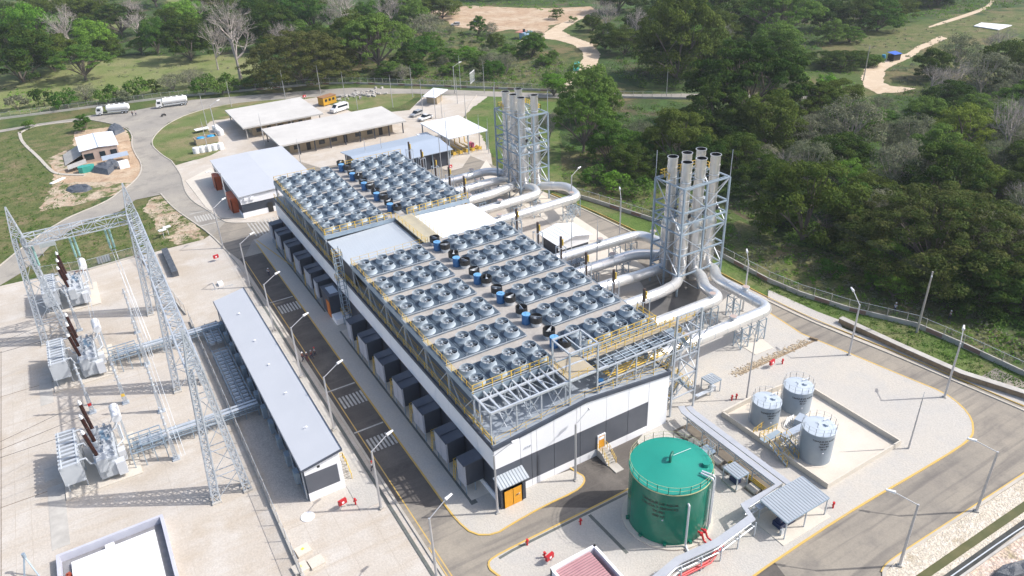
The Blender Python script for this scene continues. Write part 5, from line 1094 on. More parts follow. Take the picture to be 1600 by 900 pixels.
def grey_tank(cx, cy, r_, h_, label, lines, ta):
    t = thing('oil_tank', label, 'storage tank', (cx, cy, 0), group='grey oil tanks in the bund')
    MB().lathe([(0, .02), (r_+.35, .02), (r_+.35, .22), (0, .22)], cx, cy, 48).build('ring_base', M['concrete'], t, smooth=True)
    MB().lathe([(r_, .15), (r_, h_)], cx, cy, 64).build('shell', M['tankgrey'], t, smooth=True)
    MB().lathe([(r_+.05, h_-.1), (r_+.05, h_), (r_-.06, h_+.02), (0.01, h_+.25)], cx, cy, 64).build('roof', M['tanktop'], t, smooth=True)
    mb = MB(); rail(mb, [(cx+r_*math.cos(k*math.pi/7), cy+r_*math.sin(k*math.pi/7), h_) for k in range(14)], 1.0, 3, .035, 1, True); mb.build('railing', M['steel'], t)
    MB().tube((cx+.7, cy-.5, h_+.1), (cx+.7, cy-.5, h_+.45), .3, 16).build('manhole', M['tanktop'], t)
    mb = MB(); mb.path([(cx-.6, cy-.2, h_+.25), (cx, cy+.1, h_+.3), (cx+.1, cy+.6, h_+.3)], .04, 6); mb.path([(cx+1.1, cy+.3, h_+.3), (cx+r_+.3, cy+.2, h_+.3), (cx+r_+.3, cy+.2, .4)], .07, 8); mb.path([(cx+r_+.45, cy-.2, h_-.3), (cx+r_+.45, cy-.2, .4)], .05, 8); mb.build('pipe', M['silver_dull'], t)
    mb = MB(); a = R(-5) if ta > -1.9 else R(150); lx, ly = cx+(r_+.2)*math.cos(a), cy+(r_+.2)*math.sin(a)
    for s_ in (-.25, .25): mb.bar((lx-s_*math.sin(a), ly+s_*math.cos(a), .2), (lx-s_*math.sin(a), ly+s_*math.cos(a), h_+1), .05)
    for k in range(int(h_*2.6)): mb.bar((lx+.25*math.sin(a), ly-.25*math.cos(a), .4+k*.38), (lx-.25*math.sin(a), ly+.25*math.cos(a), .4+k*.38), .035)
    for k in range(int(h_/.7)-3):
        z = 2.2+k*.7; mb.path([(lx+.3*math.sin(a), ly-.3*math.cos(a), z), (lx+.3*math.sin(a)+.6*math.cos(a), ly-.3*math.cos(a)+.6*math.sin(a), z), (lx-.3*math.sin(a)+.6*math.cos(a), ly+.3*math.cos(a)+.6*math.sin(a), z), (lx-.3*math.sin(a), ly+.3*math.cos(a), z)], .02, 4)
    mb.build('ladder', M['steel'], t)
    lettering(t, lines, cx, cy, r_, h_-.95, ta, .34, _mats['black_lettering'], 1.25)
    p = (cx+(r_+.01)*math.cos(ta), cy+(r_+.01)*math.sin(ta)); MB().lathe([(0, 0), (.09, .04), (0, .08)], p[0], p[1], 8, cz=h_-2.8 if h_ > 4 else h_-2.45).build('marker', M['white'], t)
grey_tank(71.4, 46.0, 2.1, 5.1, 'tallest grey oil tank, nearest the ribbed canopy', ['TANQUE DE ACEITE', 'NUEVO', 'QAU 901', '50 m³'], R(-118))
grey_tank(71.3, 54.5, 1.95, 3.9, 'left grey oil tank behind the yellow stairs', ['TANQUE DE ACEITE', 'USADO', '30 m³'], R(-115))
grey_tank(77.4, 54.3, 2.05, 4.0, 'farthest grey oil tank at the back corner of the bund', ['TANQUE DE ACEITE', 'SUCIO', '30 m³'], R(-118))
t = thing('bund_wall', 'low cream concrete wall enclosing the three grey tanks', 'wall', (74, 50, 0))
PB = [(67.3, 58.6), (74.0, 58.8), (82.2, 58.0), (82.4, 41.1), (67.9, 41.0)]
mb = MB(); strip(mb, PB+[PB[0]], .28, .1, 1.0); mb.build('wall', M['concrete'], t)
prop(MB().prism(PB, .1, .19).build('bund_floor', M['concrete']), kind='structure')
t = thing('bund_stair_bridge', 'yellow railed stair bridge over the bund wall beside the left grey tank', 'stairs', (67.6, 50, 0))
mb = MB(); mb.box(66.6, 50.2, 1.5, 70, 51.2, 1.58); stairs(mb, (66.8, 46.4, .2), (66.8, 49.6, 1.55), (1, 0, 0), .9, 7); stairs(mb, (69.2, 46.6, .2), (69.2, 49.8, 1.55), (1, 0, 0), .9, 7); mb.build('steps', M['steel_blue'], t)
for P_ in ([(66.7, 46.4, .2), (66.7, 49.6, 1.55), (66.7, 51.3, 1.55), (70, 51.3, 1.55)], [(67.8, 46.4, .2), (67.8, 49.6, 1.55), (69.1, 49.8, 1.55), (69.1, 46.6, .2)], [(70.2, 46.6, .2), (70.2, 49.8, 1.55)], [(67.5, 53, .6), (70.2, 53.4, .6)]):
    mb = MB(); rail(mb, P_, 1.0, .9, .07); mb.build('handrail', M['yellow'], t)
t = thing('tank_pipework', 'grey tray and thin pipes running between the three grey tanks', 'pipework', (71, 50, 0))
mb = MB(); mb.box(69.6, 49.3, 1.5, 74.6, 50.3, 1.62); mb.cbox(74.8, 51.2, .9, 1.8, 1.2, 1.2, .3)
mb.build('tray', M['roof_blue'], t); mb = MB(); rg = random.Random(4)
for k in range(5): y = 48.3+k*.35; mb.path([(68.3, y, .5), (71.4, y, .5), (71.6, y+.3, 1.2)], .07, 6); mb.path([(72.5+k*.4, 49, .4), (72.5+k*.4, 52, .4), (73.8+k*.3, 52.6, 1.0)], .06, 6)
mb.build('pipe', M['silver_dull'], t)
# ================================================================ PIPE TRAY AND CANOPIES
t = thing('cable_tray_bridge', 'long lidded grey tray winding from the gable corner past the tanks to the bottom edge', 'pipe tray', (61.5, 50, 0))
path_ = [(61.8, 61.3), (61.3, 60.2), (61.35, 43.3), (55.1, 43.0), (54.5, 41.2), (48.6, 40.7), (43.2, 41.2), (38, 40.4), (33, 38)]
mb = MB(); strip(mb, path_, .95, 2.45, 2.6)
strip(mb, [(62.7, 60.8), (62.45, 59.5), (62.5, 42.2), (56.3, 42.0)], .85, 2.35, 2.5); mb.build('lid', M['tray'], t)
L_ = [(61.9, y) for y in range(44, 61, 3)]+[(59, 43), (56, 43), (54.5, 41.2), (51.5, 40.9), (48.6, 40.7), (45.8, 40.9), (43, 41.1), (40, 40.8)]
for x, y in L_:
    mb = MB()
    if y > 43.5: mb.bar((x-1.0, y, .1), (x-1.0, y, 2.4), .12); mb.bar((x+1.1, y, .1), (x+1.1, y, 2.4), .12); mb.bar((x-1.0, y, 1.5), (x+1.1, y, 1.5), .09)
    else: mb.bar((x, y-.7, .1), (x, y-.7, 2.4), .12); mb.bar((x, y+.6, .1), (x, y+.6, 2.4), .12); mb.bar((x, y-.7, 1.5), (x, y+.6, 1.5), .09)
    mb.build('support', M['steel'], t)
mb = MB()
for o_ in (-.5, -.1, .4): mb.path([(61.6+o_, 60, 1.7), (61.6+o_, 43+o_, 1.7), (55+o_, 42.6+o_, 1.7)], .1, 8)
for o_ in (-.3, .2): mb.path([(54.5, 41+o_, 1.6), (48.6, 40.4+o_, 1.6), (43, 40.9+o_, 1.6), (36, 39.5+o_, 1.6)], .09, 8)
mb.build('pipe', M['silver_dull'], t, smooth=True)
mb = MB(); mb.path([(50.5, 41.6, .5), (47, 40.4, .7), (43, 40.6, .7), (36, 38.6, .7)], .16, 8); mb.path([(50.5, 41.2, 1.0), (47, 39.9, 1.0), (43, 40.2, 1.0), (36, 38.1, 1.0)], .1, 8)
for x in (): mb.tube((x, 40.3, .45), (x+.2, 40.35, .45), .3, 10)
mb.build('fire_pipe', M['red'], t, smooth=True)
for k in range(7): MB().box(59.5, 45.2+k*2.1, .18, 60.6, 46.7+k*2.1, .5).build('plinth', M['concrete'], t)
prop(MB().box(59.2, 44.4, .1, 63.2, 60, .176).build('pipe_trench', mat('trench_soil', (.20, .17, .13), (.14, .12, .10), .8, .95, world=True)), kind='structure')
mb = MB()
for k in range(3): mb.tube((60.8+k*.25, 45, .5), (60.8+k*.25, 51, .5), .09, 8)
mb.build('gas_pipe', M['yellow'], t)
def canopy(label, P, z, h=.25, stuff=0):
    cx = sum(p[0] for p in P)/4; cy = sum(p[1] for p in P)/4; t = thing('ribbed_canopy', label, 'canopy', (cx, cy, 0))
    MB().slab([(P[0][0], P[0][1], z), (P[1][0], P[1][1], z), (P[2][0], P[2][1], z+h), (P[3][0], P[3][1], z+h)], .08).build('roof', M['roof_ribbed'], t)
    mb = MB()
    for i in range(4): a, b = P[i], P[(i+1) % 4]; za, zb = (z, z, z+h, z+h)[i], (z, z, z+h, z+h)[(i+1) % 4]; mb.bar((a[0], a[1], za-.1), (b[0], b[1], zb-.1), .16)
    mb.build('edge_beam', M['steel_blue'], t)
    for i in range(4):
        a = P[i]; MB().bar((a[0]*.97+cx*.03, a[1]*.97+cy*.03, .1), (a[0]*.97+cx*.03, a[1]*.97+cy*.03, (z, z, z+h, z+h)[i]-.1), .13).build('post', M['steel'], t)
    return t
t = canopy('largest ribbed grey canopy, at the end of the tray beside the outer road', [(56.9, 38.2), (64.1, 38.2), (64.1, 42.2), (56.9, 42.2)], 3.0)
for x in (60.4,): MB().bar((x, 38.3, .1), (x, 38.3, 2.95), .13).build('post', M['steel'], t)
prop(MB().box(56.2, 37.6, .17, 64.4, 42.4, .25).build('concrete_slab', M['concrete']), kind='structure')
t = thing('pump_unit', 'dark blue pump set in the shade of the largest ribbed canopy', 'pump', (59, 40, 0)); mb = MB(); mb.box(57.6, 39.4, .25, 60.2, 40.6, .9); mb.tube((57.8, 40, 1.2), (59.6, 40, 1.2), .4, 12); mb.build('motor', mat('navy_machine', (.02, .035, .10), None, 1, .4), t)
mb = MB(); mb.path([(59.8, 40, 1.1), (61.4, 40, 1.1), (61.4, 40, 2.3)], .14, 8); mb.cbox(57.3, 38.9, .7, .5, .3, .8); mb.build('pipe', M['silver_dull'], t)
canopy('medium ribbed canopy on a concrete base left of the tray', [(58.0, 46.8), (59.9, 46.8), (59.9, 49.2), (58.0, 49.2)], 2.4, -.0)
mb = MB(); mb.box(57.9, 46.7, .17, 60, 49.3, .45); prop(mb.build('concrete_slab', M['concrete_w']), kind='structure')
t = thing('pump_unit', 'small blue pump under the medium ribbed canopy left of the tray', 'pump', (59, 48, 0)); MB().box(58.6, 47.4, .45, 59.4, 48.6, 1.1).build('motor', _mats['navy_machine'], t)
t = canopy('smallest ribbed canopy, standing alone right of the stair tower', [(69.2, 63.0), (71.2, 63.0), (71.2, 65.0), (69.2, 65.0)], 2.4, -.1)
mb = MB(); mb.cbox(70.3, 63.8, .6, .9, .8, .8); mb.box(66.5, 62.9, 1.0, 69.8, 63.5, 1.15); mb.build('equipment', M['silver_dull'], t)
# fire hydrants and hose cabinets
def hydrant(label, x, y):
    t = thing('fire_hydrant', label, 'hydrant', (x, y, .17), group='red fire hydrants'); MB().tube((x, y, .1), (x, y, .95), .11, 10).tube((x, y, .95), (x, y, 1.1), .15, 10).build('body', M['red'], t); MB().bar((x-.25, y, .75), (x+.25, y, .75), .12).build('outlet', M['red'], t)
def cabinet(label, x, y, a=.2):
    t = thing('fire_hose_cabinet', label, 'hose cabinet', (x, y, .1), group='red fire hose cabinets'); MB().cbox(x, y, 1.1, 1.1, .35, .7, a).build('box', M['red'], t); c, s_ = math.cos(a)*.4, math.sin(a)*.4
    MB().bar((x-c, y-s_, .05), (x-c, y-s_, .8), .07).bar((x+c, y+s_, .05), (x+c, y+s_, .8), .07).build('leg', M['silver_dull'], t)
    MB().cbox(x+.18*math.sin(a), y-.19*math.cos(a), 1.1, .3, .02, .3, a).build('sign_plate', M['white'], t)
for p, l in (((907, 821), 'red hydrant on the paving beside the kerb left of the green tank'), ((824, 853), 'red hydrant at the kerb above the hose cabinet by the pump house'), ((851, 873), 'red hydrant standing next to the hose cabinet by the pump house'), ((1143, 627), 'left of two red hydrants near the bund wall'), ((1150, 625), 'right of two red hydrants near the bund wall'), ((1222, 570), 'red hydrant beside the stone trench'), ((1301, 795), 'red hydrant at the corner of the largest ribbed canopy'), ((556, 789), 'red hydrant on the gravel right of the hose cabinet, in front of the control building')):
    x, y = px(*p); hydrant(l, x, y)
for p, l in (((859, 880), 'red hose cabinet on legs beside the pump house with the red roof'), ((1205, 575), 'red hose cabinet beside the stone trench'), ((537, 794), 'red hose cabinet on the gravel in front of the control building'), ((704, 266), 'red hose cabinet on the paved corner beyond the far deck'), ((339, 408), 'red hose cabinet on the yard left of the control building, far end'), ((940, 386), 'small red hose cabinet on the concrete behind the silver ducts'), ((476, 155), 'red box on the lawn edge near the yellow cabin')):
    x, y = px(*p); cabinet(l, x, y)
# ================================================================ SWITCHYARD
SB = M['steel']
def lattice_col(mb, base, top, w=.13, n=9):
    B = [Vector(p) for p in base]; T = [Vector(p) for p in top]; m = len(B)
    for a, b in zip(B, T): mb.bar(a, b, w)
    prev = B; 
    for i in range(1, n+1):
        t_ = 1-(1-i/n)**1.15; cur = [a.lerp(b, t_) for a, b in zip(B, T)]
        for k in range(m):
            j = (k+1) % m; mb.bar(cur[k], cur[j], w*.5)
            if i % 2: mb.bar(prev[k], cur[j], w*.55)
            else: mb.bar(prev[j], cur[k], w*.55)
            mb.bar(prev[j] if i % 2 else prev[k], cur[k] if i % 2 else cur[j], w*.5)
        prev = cur
def tower(x, y, label):
    t = thing('gantry_tower', label, 'lattice tower', (x, y, 0), group='lattice gantry towers of the switchyard')
    for s_ in (-1, 1):
        mb = MB(); bx = x+s_*2.0; tx = x+s_*.55
        lattice_col(mb, [(bx-.45, y-.7, 0), (bx+.45, y-.7, 0), (bx+.45, y+.7, 0), (bx-.45, y+.7, 0)], [(tx-.3, y-.6, 19.6), (tx+.3, y-.6, 19.6), (tx+.3, y+.6, 19.6), (tx-.3, y+.6, 19.6)], .15, 16)
        mb.build('leg', SB, t)
        mb = MB()
        for q_ in (-.7, .7): mb.cbox(bx, y+q_, .15, 1.2, .6, .3)
        mb.build('footing', M['concrete_w'], t)
    mb = MB(); lattice_col(mb, [(x-.85, y-.6, 19.6), (x+.85, y-.6, 19.6), (x+.85, y+.6, 19.6), (x-.85, y+.6, 19.6)], [(x-.05, y-.05, 25.4), (x+.05, y-.05, 25.4), (x+.05, y+.05, 25.4), (x-.05, y+.05, 25.4)], .15, 5); mb.build('peak', SB, t)
    mb = MB()
    for z in (4, 8, 12, 16): k = 2-z/19.6*1.45; mb.bar((x-k, y-.6, z), (x+k, y-.6, z), .09); mb.bar((x-k, y+.6, z), (x+k, y+.6, z), .09)
    for z in (0, 4, 8, 12): k = 2-z/19.6*1.45; k2 = 2-(z+4)/19.6*1.45; mb.bar((x-k, y-.6, z+.2), (x+k2, y-.6, z+4), .08); mb.bar((x+k, y+.6, z+.2), (x-k2, y+.6, z+4), .08)
    mb.build('cross_bracing', SB, t)
tower(-13.8, 138.5, 'lattice gantry tower at the far left of the switchyard')
tower(3.6, 138.5, 'lattice gantry tower at the far corner where both beams meet')
tower(3.6, 110.4, 'lattice gantry tower in the middle of the long beam')
tower(3.6, 82.3, 'lattice gantry tower nearest the camera, beside the yard fence')
def beam(a, b, label):
    t = thing('gantry_beam', label, 'lattice beam', (a[0], a[1], 18.6), group='lattice gantry beams of the switchyard')
    A = Vector(a); B = Vector(b); d = (B-A).normalized(); s_ = Vector((-d.y, d.x, 0))*.85; u_ = Vector((0, 0, 1.7)); n = max(6, int((B-A).length/1.75)); mb = MB()
    C = [(-s_, 0), (s_, 0), (s_, 1), (-s_, 1)]
    for q_, k in C: mb.bar(A+q_+u_*k, B+q_+u_*k, .15)
    for i in range(n):
        p = A.lerp(B, i/n); q = A.lerp(B, (i+1)/n)
        mb.bar(p-s_, p+s_, .08); mb.bar(p-s_+u_, p+s_+u_, .08); mb.bar(p-s_, p-s_+u_, .08); mb.bar(p+s_, p+s_+u_, .08)
        f_ = i % 2
        mb.bar(p-s_ if f_ else p-s_+u_, q-s_+u_ if f_ else q-s_, .09); mb.bar(p+s_ if f_ else p+s_+u_, q+s_+u_ if f_ else q+s_, .09)
        mb.bar(p-s_ if f_ else p+s_, q+s_ if f_ else q-s_, .09); mb.bar((p+s_ if f_ else p-s_)+u_, (q-s_ if f_ else q+s_)+u_, .09)
    mb.build('truss', SB, t)
beam((-13.2, 138.5, 18.4), (3.0, 138.5, 18.4), 'short lattice beam across the back of the switchyard')
beam((3.6, 137.6, 18.4), (3.6, 111.1, 18.4), 'far half of the long lattice beam')
beam((3.6, 109.8, 18.4), (3.6, 83.0, 18.4), 'near half of the long lattice beam')
def insul(x, y, z, label):
    t = thing('insulator_string', label, 'insulator', (x, y, z), group='green glass insulator strings')
    mb = MB()
    for s_ in (-.3, .3):
        for k in range(14): mb.tube((x+s_, y, z-.3-k*.26), (x+s_, y, z-.42-k*.26), .2, 8)
    mb.build('discs', M['glassgreen'], t)
    mb = MB()
    for s_ in (-.3, .3): mb.tube((x+s_, y, z), (x+s_, y, z-4.3), .04, 6)
    mb.bar((x-.45, y, z-4.2), (x+.45, y, z-4.2), .1); mb.bar((x-.45, y, z-.1), (x+.45, y, z-.1), .1); mb.build('hanger', M['steel'], t)
for x, l in ((-12.6, 'left'), (-6.4, 'middle'), (-.9, 'right')): insul(x, 138.3, 18.3, 'double string of green glass discs hanging from the back beam, the %s one' % l)
for x, l in ((-6.4, 'below the middle green insulators, down to the far transformer'), (-.9, 'below the right green insulators, down to the yard')):
    mb = MB()
    for s_ in (-.25, .25): mb.tube((x+s_, 138.3, 14.1), (x+s_+(-.6 if x < -3 else 1.0), 128+(x > -3)*-4, .9 if x > -3 else 7.0), .035, 5)
    prop(mb.build('conductor_wire', M['steel']), 'pair of bare conductor wires '+l, 'wires')
for y, l in ((119, 'farther'), (91, 'nearer')):
    mb = MB()
    for s_ in (-.25, .25): mb.tube((-.7+s_, y+16, 13), (-.4+s_, y, 2), .03, 5)
    prop(mb.build('conductor_wire', M['steel']), 'pair of bare wires slanting down beside the slim grey masts, %s pair' % l, 'wires')
def busbar_post(x, y, label, h=9.0):
    t = thing('support_mast', label, 'mast', (x, y, 0), group='slim tubular support masts in the yard'); w = .28
    mb = MB(); lattice_col(mb, [(x-w, y-w, 0), (x+w, y-w, 0), (x+w, y+w, 0), (x-w, y+w, 0)], [(x-.18, y-.18, h*.42), (x+.18, y-.18, h*.42), (x+.18, y+.18, h*.42), (x-.18, y+.18, h*.42)], .08, 8); mb.build('lattice_base', SB, t)
    mb = MB(); mb.tube((x, y, h*.4), (x, y, h), .17, 10, .13)
    for z in (.55, .68, .8, .92): mb.tube((x, y, h*z), (x, y, h*z+.12), .25, 10)
    mb.build('mast', M['silver_dull'], t, smooth=True)
    mb = MB()
    for z in (.5, .9): mb.bar((x-.5, y, h*z), (x+.5, y, h*z), .06)
    mb.cbox(x, y, .1, 1, 1, .2); mb.build('bracket', SB, t)
for y, l in ((132.7, 'farthest'), (121, 'second from the back'), (106, 'third from the back'), (93.5, 'nearest')): busbar_post(-1.4, y, 'slim grey mast in the row just left of the long beam, '+l)
busbar_post(-5.8, 111.4, 'slim grey mast with a yellow plate between the middle and front transformers, right one'); busbar_post(-10.4, 111.7, 'slim grey mast with a red plate between the middle and front transformers, left one')
busbar_post(-10.2, 139.6, 'slim grey mast behind the far transformer')
for x, y, m_, l in ((-5.8, 111.0, 'yellow', 'yellow'), (-10.4, 111.3, 'red', 'red')): prop(MB().box(x-.25, y-.12, 1.6, x+.25, y-.08, 2.1).build('warning_plate', M[m_]), 'small %s plate on a slim mast between the transformers' % l, 'sign')
mb = MB(); mb.bar((-1.4, 94, 9), (-1.4, 132, 9), .1); 
def transformer(y0, label):
    t = thing('power_transformer', label, 'transformer', (-10, y0+4.5, 0), group='power transformers'); ox = -10.0; oy = y0
    def bx(m_, *a, nm='x', **k): return MB().box(ox+a[0], oy+a[1], a[2], ox+a[3], oy+a[4], a[5]).build(nm, M[m_], t)
    MB().box(ox-5.1, oy-.5, .04, ox+4.2, oy+9.8, .25).build('foundation', M['concrete'], t)
    mb = MB(); mb.box(ox-.6, oy+.6, .5, ox+1.9, oy+8.2, 3.5); mb.box(ox+.1, oy+.1, 1.0, ox+1.6, oy+1.0, 3.1); mb.box(ox-.4, oy-.2, 2.2, ox+.8, oy+1.2, 4.2); mb.box(ox-.75, oy+.5, 3.3, ox+2.05, oy+8.3, 3.55)
    for k in range(8): mb.box(ox-.75, oy+1+k*.95, .6, ox-.6, oy+1.15+k*.95, 3.3); mb.box(ox+1.9, oy+1+k*.95, .6, ox+2.05, oy+1.15+k*.95, 3.3)
    mb.build('tank', M['trgrey'], t)
    MB().box(ox+.5, oy+4.6, 3.55, ox+1.8, oy+7.2, 3.75).build('lid', M['trblue'], t)
    for b_ in ((ox+1.6, oy-.3, .9, ox+2.7, oy+.9, 2.9), (ox+2.1, oy+2.2, 1.2, ox+3.0, oy+3.4, 2.8)): MB().box(*b_).build('control_cabinet', mat('light_cabinet_grey', (.58, .60, .63), None, 1, .4), t)
    mb = MB()
    for k in range(10):
        y = oy+.4+k*.88; mb.box(ox-4.7, y, 1.6, ox-2.2, y+.42, 4.6)
    mb.build('radiator_fin', M['trgrey'], t)
    mb = MB()
    for x in (-4.4, -2.5): mb.tube((ox+x, oy+.3, 4.5), (ox+x, oy+8.8, 4.5), .14, 8); mb.tube((ox+x, oy+.3, 1.7), (ox+x, oy+8.8, 1.7), .14, 8)
    for y in (1.0, 4.5, 8.0): mb.path([(ox-2.4, oy+y, 4.5), (ox-1.5, oy+y, 4.5), (ox-1.2, oy+y, 3.4), (ox-.5, oy+y, 3.2)], .13, 8); mb.bar((ox-4.5, oy+y, .25), (ox-4.5, oy+y, 1.7), .14); mb.bar((ox-2.3, oy+y, .25), (ox-2.3, oy+y, 1.7), .14)
    mb.build('header_pipe', M['trgrey'], t)
    MB().tube((ox+3.1, oy+6.4, 5.3), (ox+3.0, oy+9.4, 5.5), .62, 18).build('conservator', M['whiteplain'], t, smooth=True)
    mb = MB()
    for y in (6.8, 9.0): mb.bar((ox+2.7, oy+y, .3), (ox+2.7, oy+y, 4.9), .14); mb.bar((ox+3.4, oy+y, .3), (ox+3.4, oy+y, 4.9), .14); mb.bar((ox+2.0, oy+y, 3.4), (ox+3.0, oy+y, 4.8), .1)
    mb.path([(ox+3.0, oy+6.8, 4.8), (ox+2.6, oy+6, 4.2), (ox+1.2, oy+5.5, 4.0), (ox+1.2, oy+5.2, 3.5)], .09, 8)
    mb.path([(ox+3.1, oy+5.8, 4.6), (ox+3.2, oy+3.6, 3.6), (ox+2.2, oy+2.6, 3.5)], .12, 8)
    mb.build('support_pipe', M['trgrey'], t)
    for k, (x, y, tx, ty) in enumerate(((-.1, 1.0, -.7, .5), (-.1, 4.2, -.6, 4.2), (-.1, 7.2, -.5, 7.8))):
        b = Vector((ox+x, oy+y, 3.6)); tt = Vector((ox+x+tx*.9, oy+ty, 9.2)); d = (tt-b)
        mb = MB(); mb.tube(b, b+d*.16, .42, 14); mb.build('bushing_turret', M['trgrey'], t, smooth=True)
        mb = MB(); a0 = b+d*.16; a1 = b+d*.88; n = 16
        for i in range(n): mb.tube(a0.lerp(a1, i/n), a0.lerp(a1, (i+.55)/n), .27, 12, .24); mb.tube(a0.lerp(a1, (i+.5)/n), a0.lerp(a1, (i+1)/n), .2, 12)
        bsh = mb.build('bushing', M['brown'], t, smooth=False)
        MB().tube(a1, b+d*.96, .25, 12, .2).tube(b+d*.96, tt, .08, 8).build('bushing_cap', M['whiteplain'], bsh)
    mb = MB(); rg = random.Random(2)
    for k in range(26): mb.cbox(ox+rg.uniform(-.6, 1.9), oy+rg.uniform(.8, 8), 3.55+rg.uniform(.05, .4), rg.uniform(.15, .5), rg.uniform(.15, .5), rg.uniform(.3, .8), rg.random()*3)
    for k in range(4): y = oy+2+k*1.5; mb.tube((ox+1.7, y, 3.5), (ox+1.7, y, 4.3), .1, 8)
    rail(mb, [(ox-.5, oy+8, 3.55), (ox+1.9, oy+8, 3.55), (ox+1.9, oy+4, 3.55)], .7, 1, .04, 1)
    mb.build('top_fitting', M['trgrey'], t)
transformer(93.4, 'nearest light grey power transformer with three dark brown bushings')
transformer(121.2, 'middle light grey power transformer with three dark brown bushings')
transformer(148.6, 'farthest light grey power transformer, just inside the yard corner')
# trays feeding from transformers to the control building
def tray(y, label, x1=11.2):
    t = thing('cable_rack', label, 'cable rack', (2, y, 0), group='cable racks between transformers and control building'); mb = MB()
    for z in (1.3, 2.0):
        for q in (-.9, -.3, .3, .9): mb.bar((-6, y+q, z), (x1, y+q*.8-.5, z), .1)
        for i in range(34):
            x = -6+(x1+6)*i/33; mb.bar((x, y-.9-.5*i/33, z), (x, y+.9-.5*i/33, z), .06)
    for i in range(10): x = -5.8+(x1+5.6)*i/9; mb.bar((x, y-1, .05), (x, y-1, 2.2), .11); mb.bar((x, y+.9, .05), (x, y+.9, 2.2), .11)
    mb.build('ladder_tray', M['steel_blue'], t)
    mb = MB(); mb.box(-5.2, y-.8, 2.03, x1, y-.3, 2.12); mb.box(-5.2, y+.1, 2.03, x1, y+.5, 2.12); mb.build('cable_cover', M['silver_dull'], t)
    mb = MB()
    for x in (-6.4, -5, -3.6, -2.2): mb.bar((x, y-3.2, 2.6), (x, y+1.4, 2.6), .1); mb.bar((x, y-3.2, .05), (x, y-3.2, 2.6), .12); mb.bar((x, y+1.4, .05), (x, y+1.4, 2.6), .12)
    for q in (-3.2, -2, -.8, .4, 1.4): mb.bar((-6.4, y+q, 2.6), (-2.2, y+q, 2.6), .12)
    mb.build('end_frame', M['steel_blue'], t)
tray(124.0, 'farther steel cable rack, from the middle transformer towards the control building'); tray(97.6, 'nearer steel cable rack, from the front transformer towards the control building')
for y0, y1, l in ((98, 116, 'long grey grid of cable racks in the shade beside the control building'), (118.5, 125, 'short grey grid of cable racks at the far end of the control building')):
    t = thing('cable_rack', l, 'cable rack', (9.6, (y0+y1)/2, 0)); mb = MB()
    for x in (8.4, 9.6, 10.9): mb.bar((x, y0, 1.8), (x, y1, 1.8), .14)
    for i in range(int((y1-y0)/1.1)+1): mb.bar((8.4, y0+i*1.1, 1.8), (10.9, y0+i*1.1, 1.8), .09)
    for i in range(int((y1-y0)/2.2)+1):
        for x in (8.4, 10.9): mb.bar((x, y0+i*2.2, .05), (x, y0+i*2.2, 1.8), .1)
    mb.build('rack', M['steel_blue'], t)
    for i in range(int((y1-y0)/1.1)):
        for x in (8.7, 9.85): MB().box(x, y0+.2+i*1.1, 1.1, x+.75, y0+.95+i*1.1, 1.5).build('cable_box', M['silver_dull'], t)
t = thing('earthing_plate', 'ribbed grey grating plate lying at the yard fence below the back beam', 'grating', (*px(164, 411), 0)); x, y = px(164, 411); MB().cbox(x, y, .9, 2.6, .2, 1.4, .1).build('grating', mat('ribbed_grey_unit', (0, 0, 0)), t)
x, y = px(80, 398); t = thing('site_sign', 'small grey sign board on posts in the weeds behind the far transformer', 'sign', (x, y, 0)); MB().cbox(x, y, 2.6, 3.2, .1, 1.3).build('board', M['silver_dull'], t); MB().bar((x-1.4, y, 0), (x-1.4, y, 2), .1).bar((x+1.4, y, 0), (x+1.4, y, 2), .1).build('post', M['steel'], t)
for p, l in (((474, 862), 'flat square concrete pit cover with a yellow mark on the gravel, upper one'), ((495, 880), 'flat square concrete pit cover without a mark beside the yellow marked ones'), ((470, 890), 'flat square concrete pit cover with a yellow mark on the gravel, lower one')):
    x, y = px(*p); t = thing('pit_cover', l, 'pit cover', (x, y, 0)); MB().cbox(x, y, .22, 1.7, 1.5, .35, .1).build('slab', M['concrete'], t)
    if 'without' not in l: MB().cbox(x, y+.1, .41, .35, .3, .02, .4).build('mark', mat('yellow_mark', (.6, .6, .05), None), t)
x, y = px(481, 808); prop(MB().tube((x, y, .03), (x, y, .14), .85, 24).build('manhole_cover', M['white']), 'round white manhole cover on the gravel in front of the control building', 'manhole cover')
x, y = px(345, 445); t = thing('ground_fitting', 'small white floor fitting with pipes on the open yard beyond the control building', 'fitting', (x, y, 0)); MB().cbox(x, y, .3, .9, 1.3, .5).build('box', M['white'], t); MB().bar((x-2, y-1.5, .1), (x+2, y-1.5, .1), .08).bar((x-1.2, y-1, .1), (x-1.2, y+1.6, .1), .08).build('pipe', M['silver_dull'], t)
for p, l in (((257, 372), 'left'), ((264, 367), 'right')):
    x, y = px(*p); prop(MB().cbox(x, y, 2.0, 1.6, .8, .2, .2).bar((x, y, 0), (x, y, 1.9), .08).build('floodlight', M['white']), 'white floodlight head on a post beside the weed patch, %s of the pair' % l, 'floodlight')
x, y = px(50, 893); t = thing('surge_arrester', 'tip of a grey metal post fitting at the bottom left edge', 'mast fitting', (x, y, 0)); MB().bar((x-.8, y-1.5, 0), (x, y, 2.6), .14).bar((x+.8, y-1.5, 0), (x, y, 2.6), .14).tube((x, y, 2.4), (x, y, 3), .2, 10).build('frame', M['steel_blue'], t)
mb = MB()
for k in range(3): mb.tube((-9.9-.2*k, 94+k*3.2, 9.1), (-40, 92-k*1.4, 10), .03, 4); mb.tube((-9.9, 121.7+k*3.2, 9.1), (-40, 119-k*1.4, 10), .03, 4)
prop(mb.build('line_conductor', M['black']), 'thin dark line conductors leaving the transformers to the left edge', 'wires')
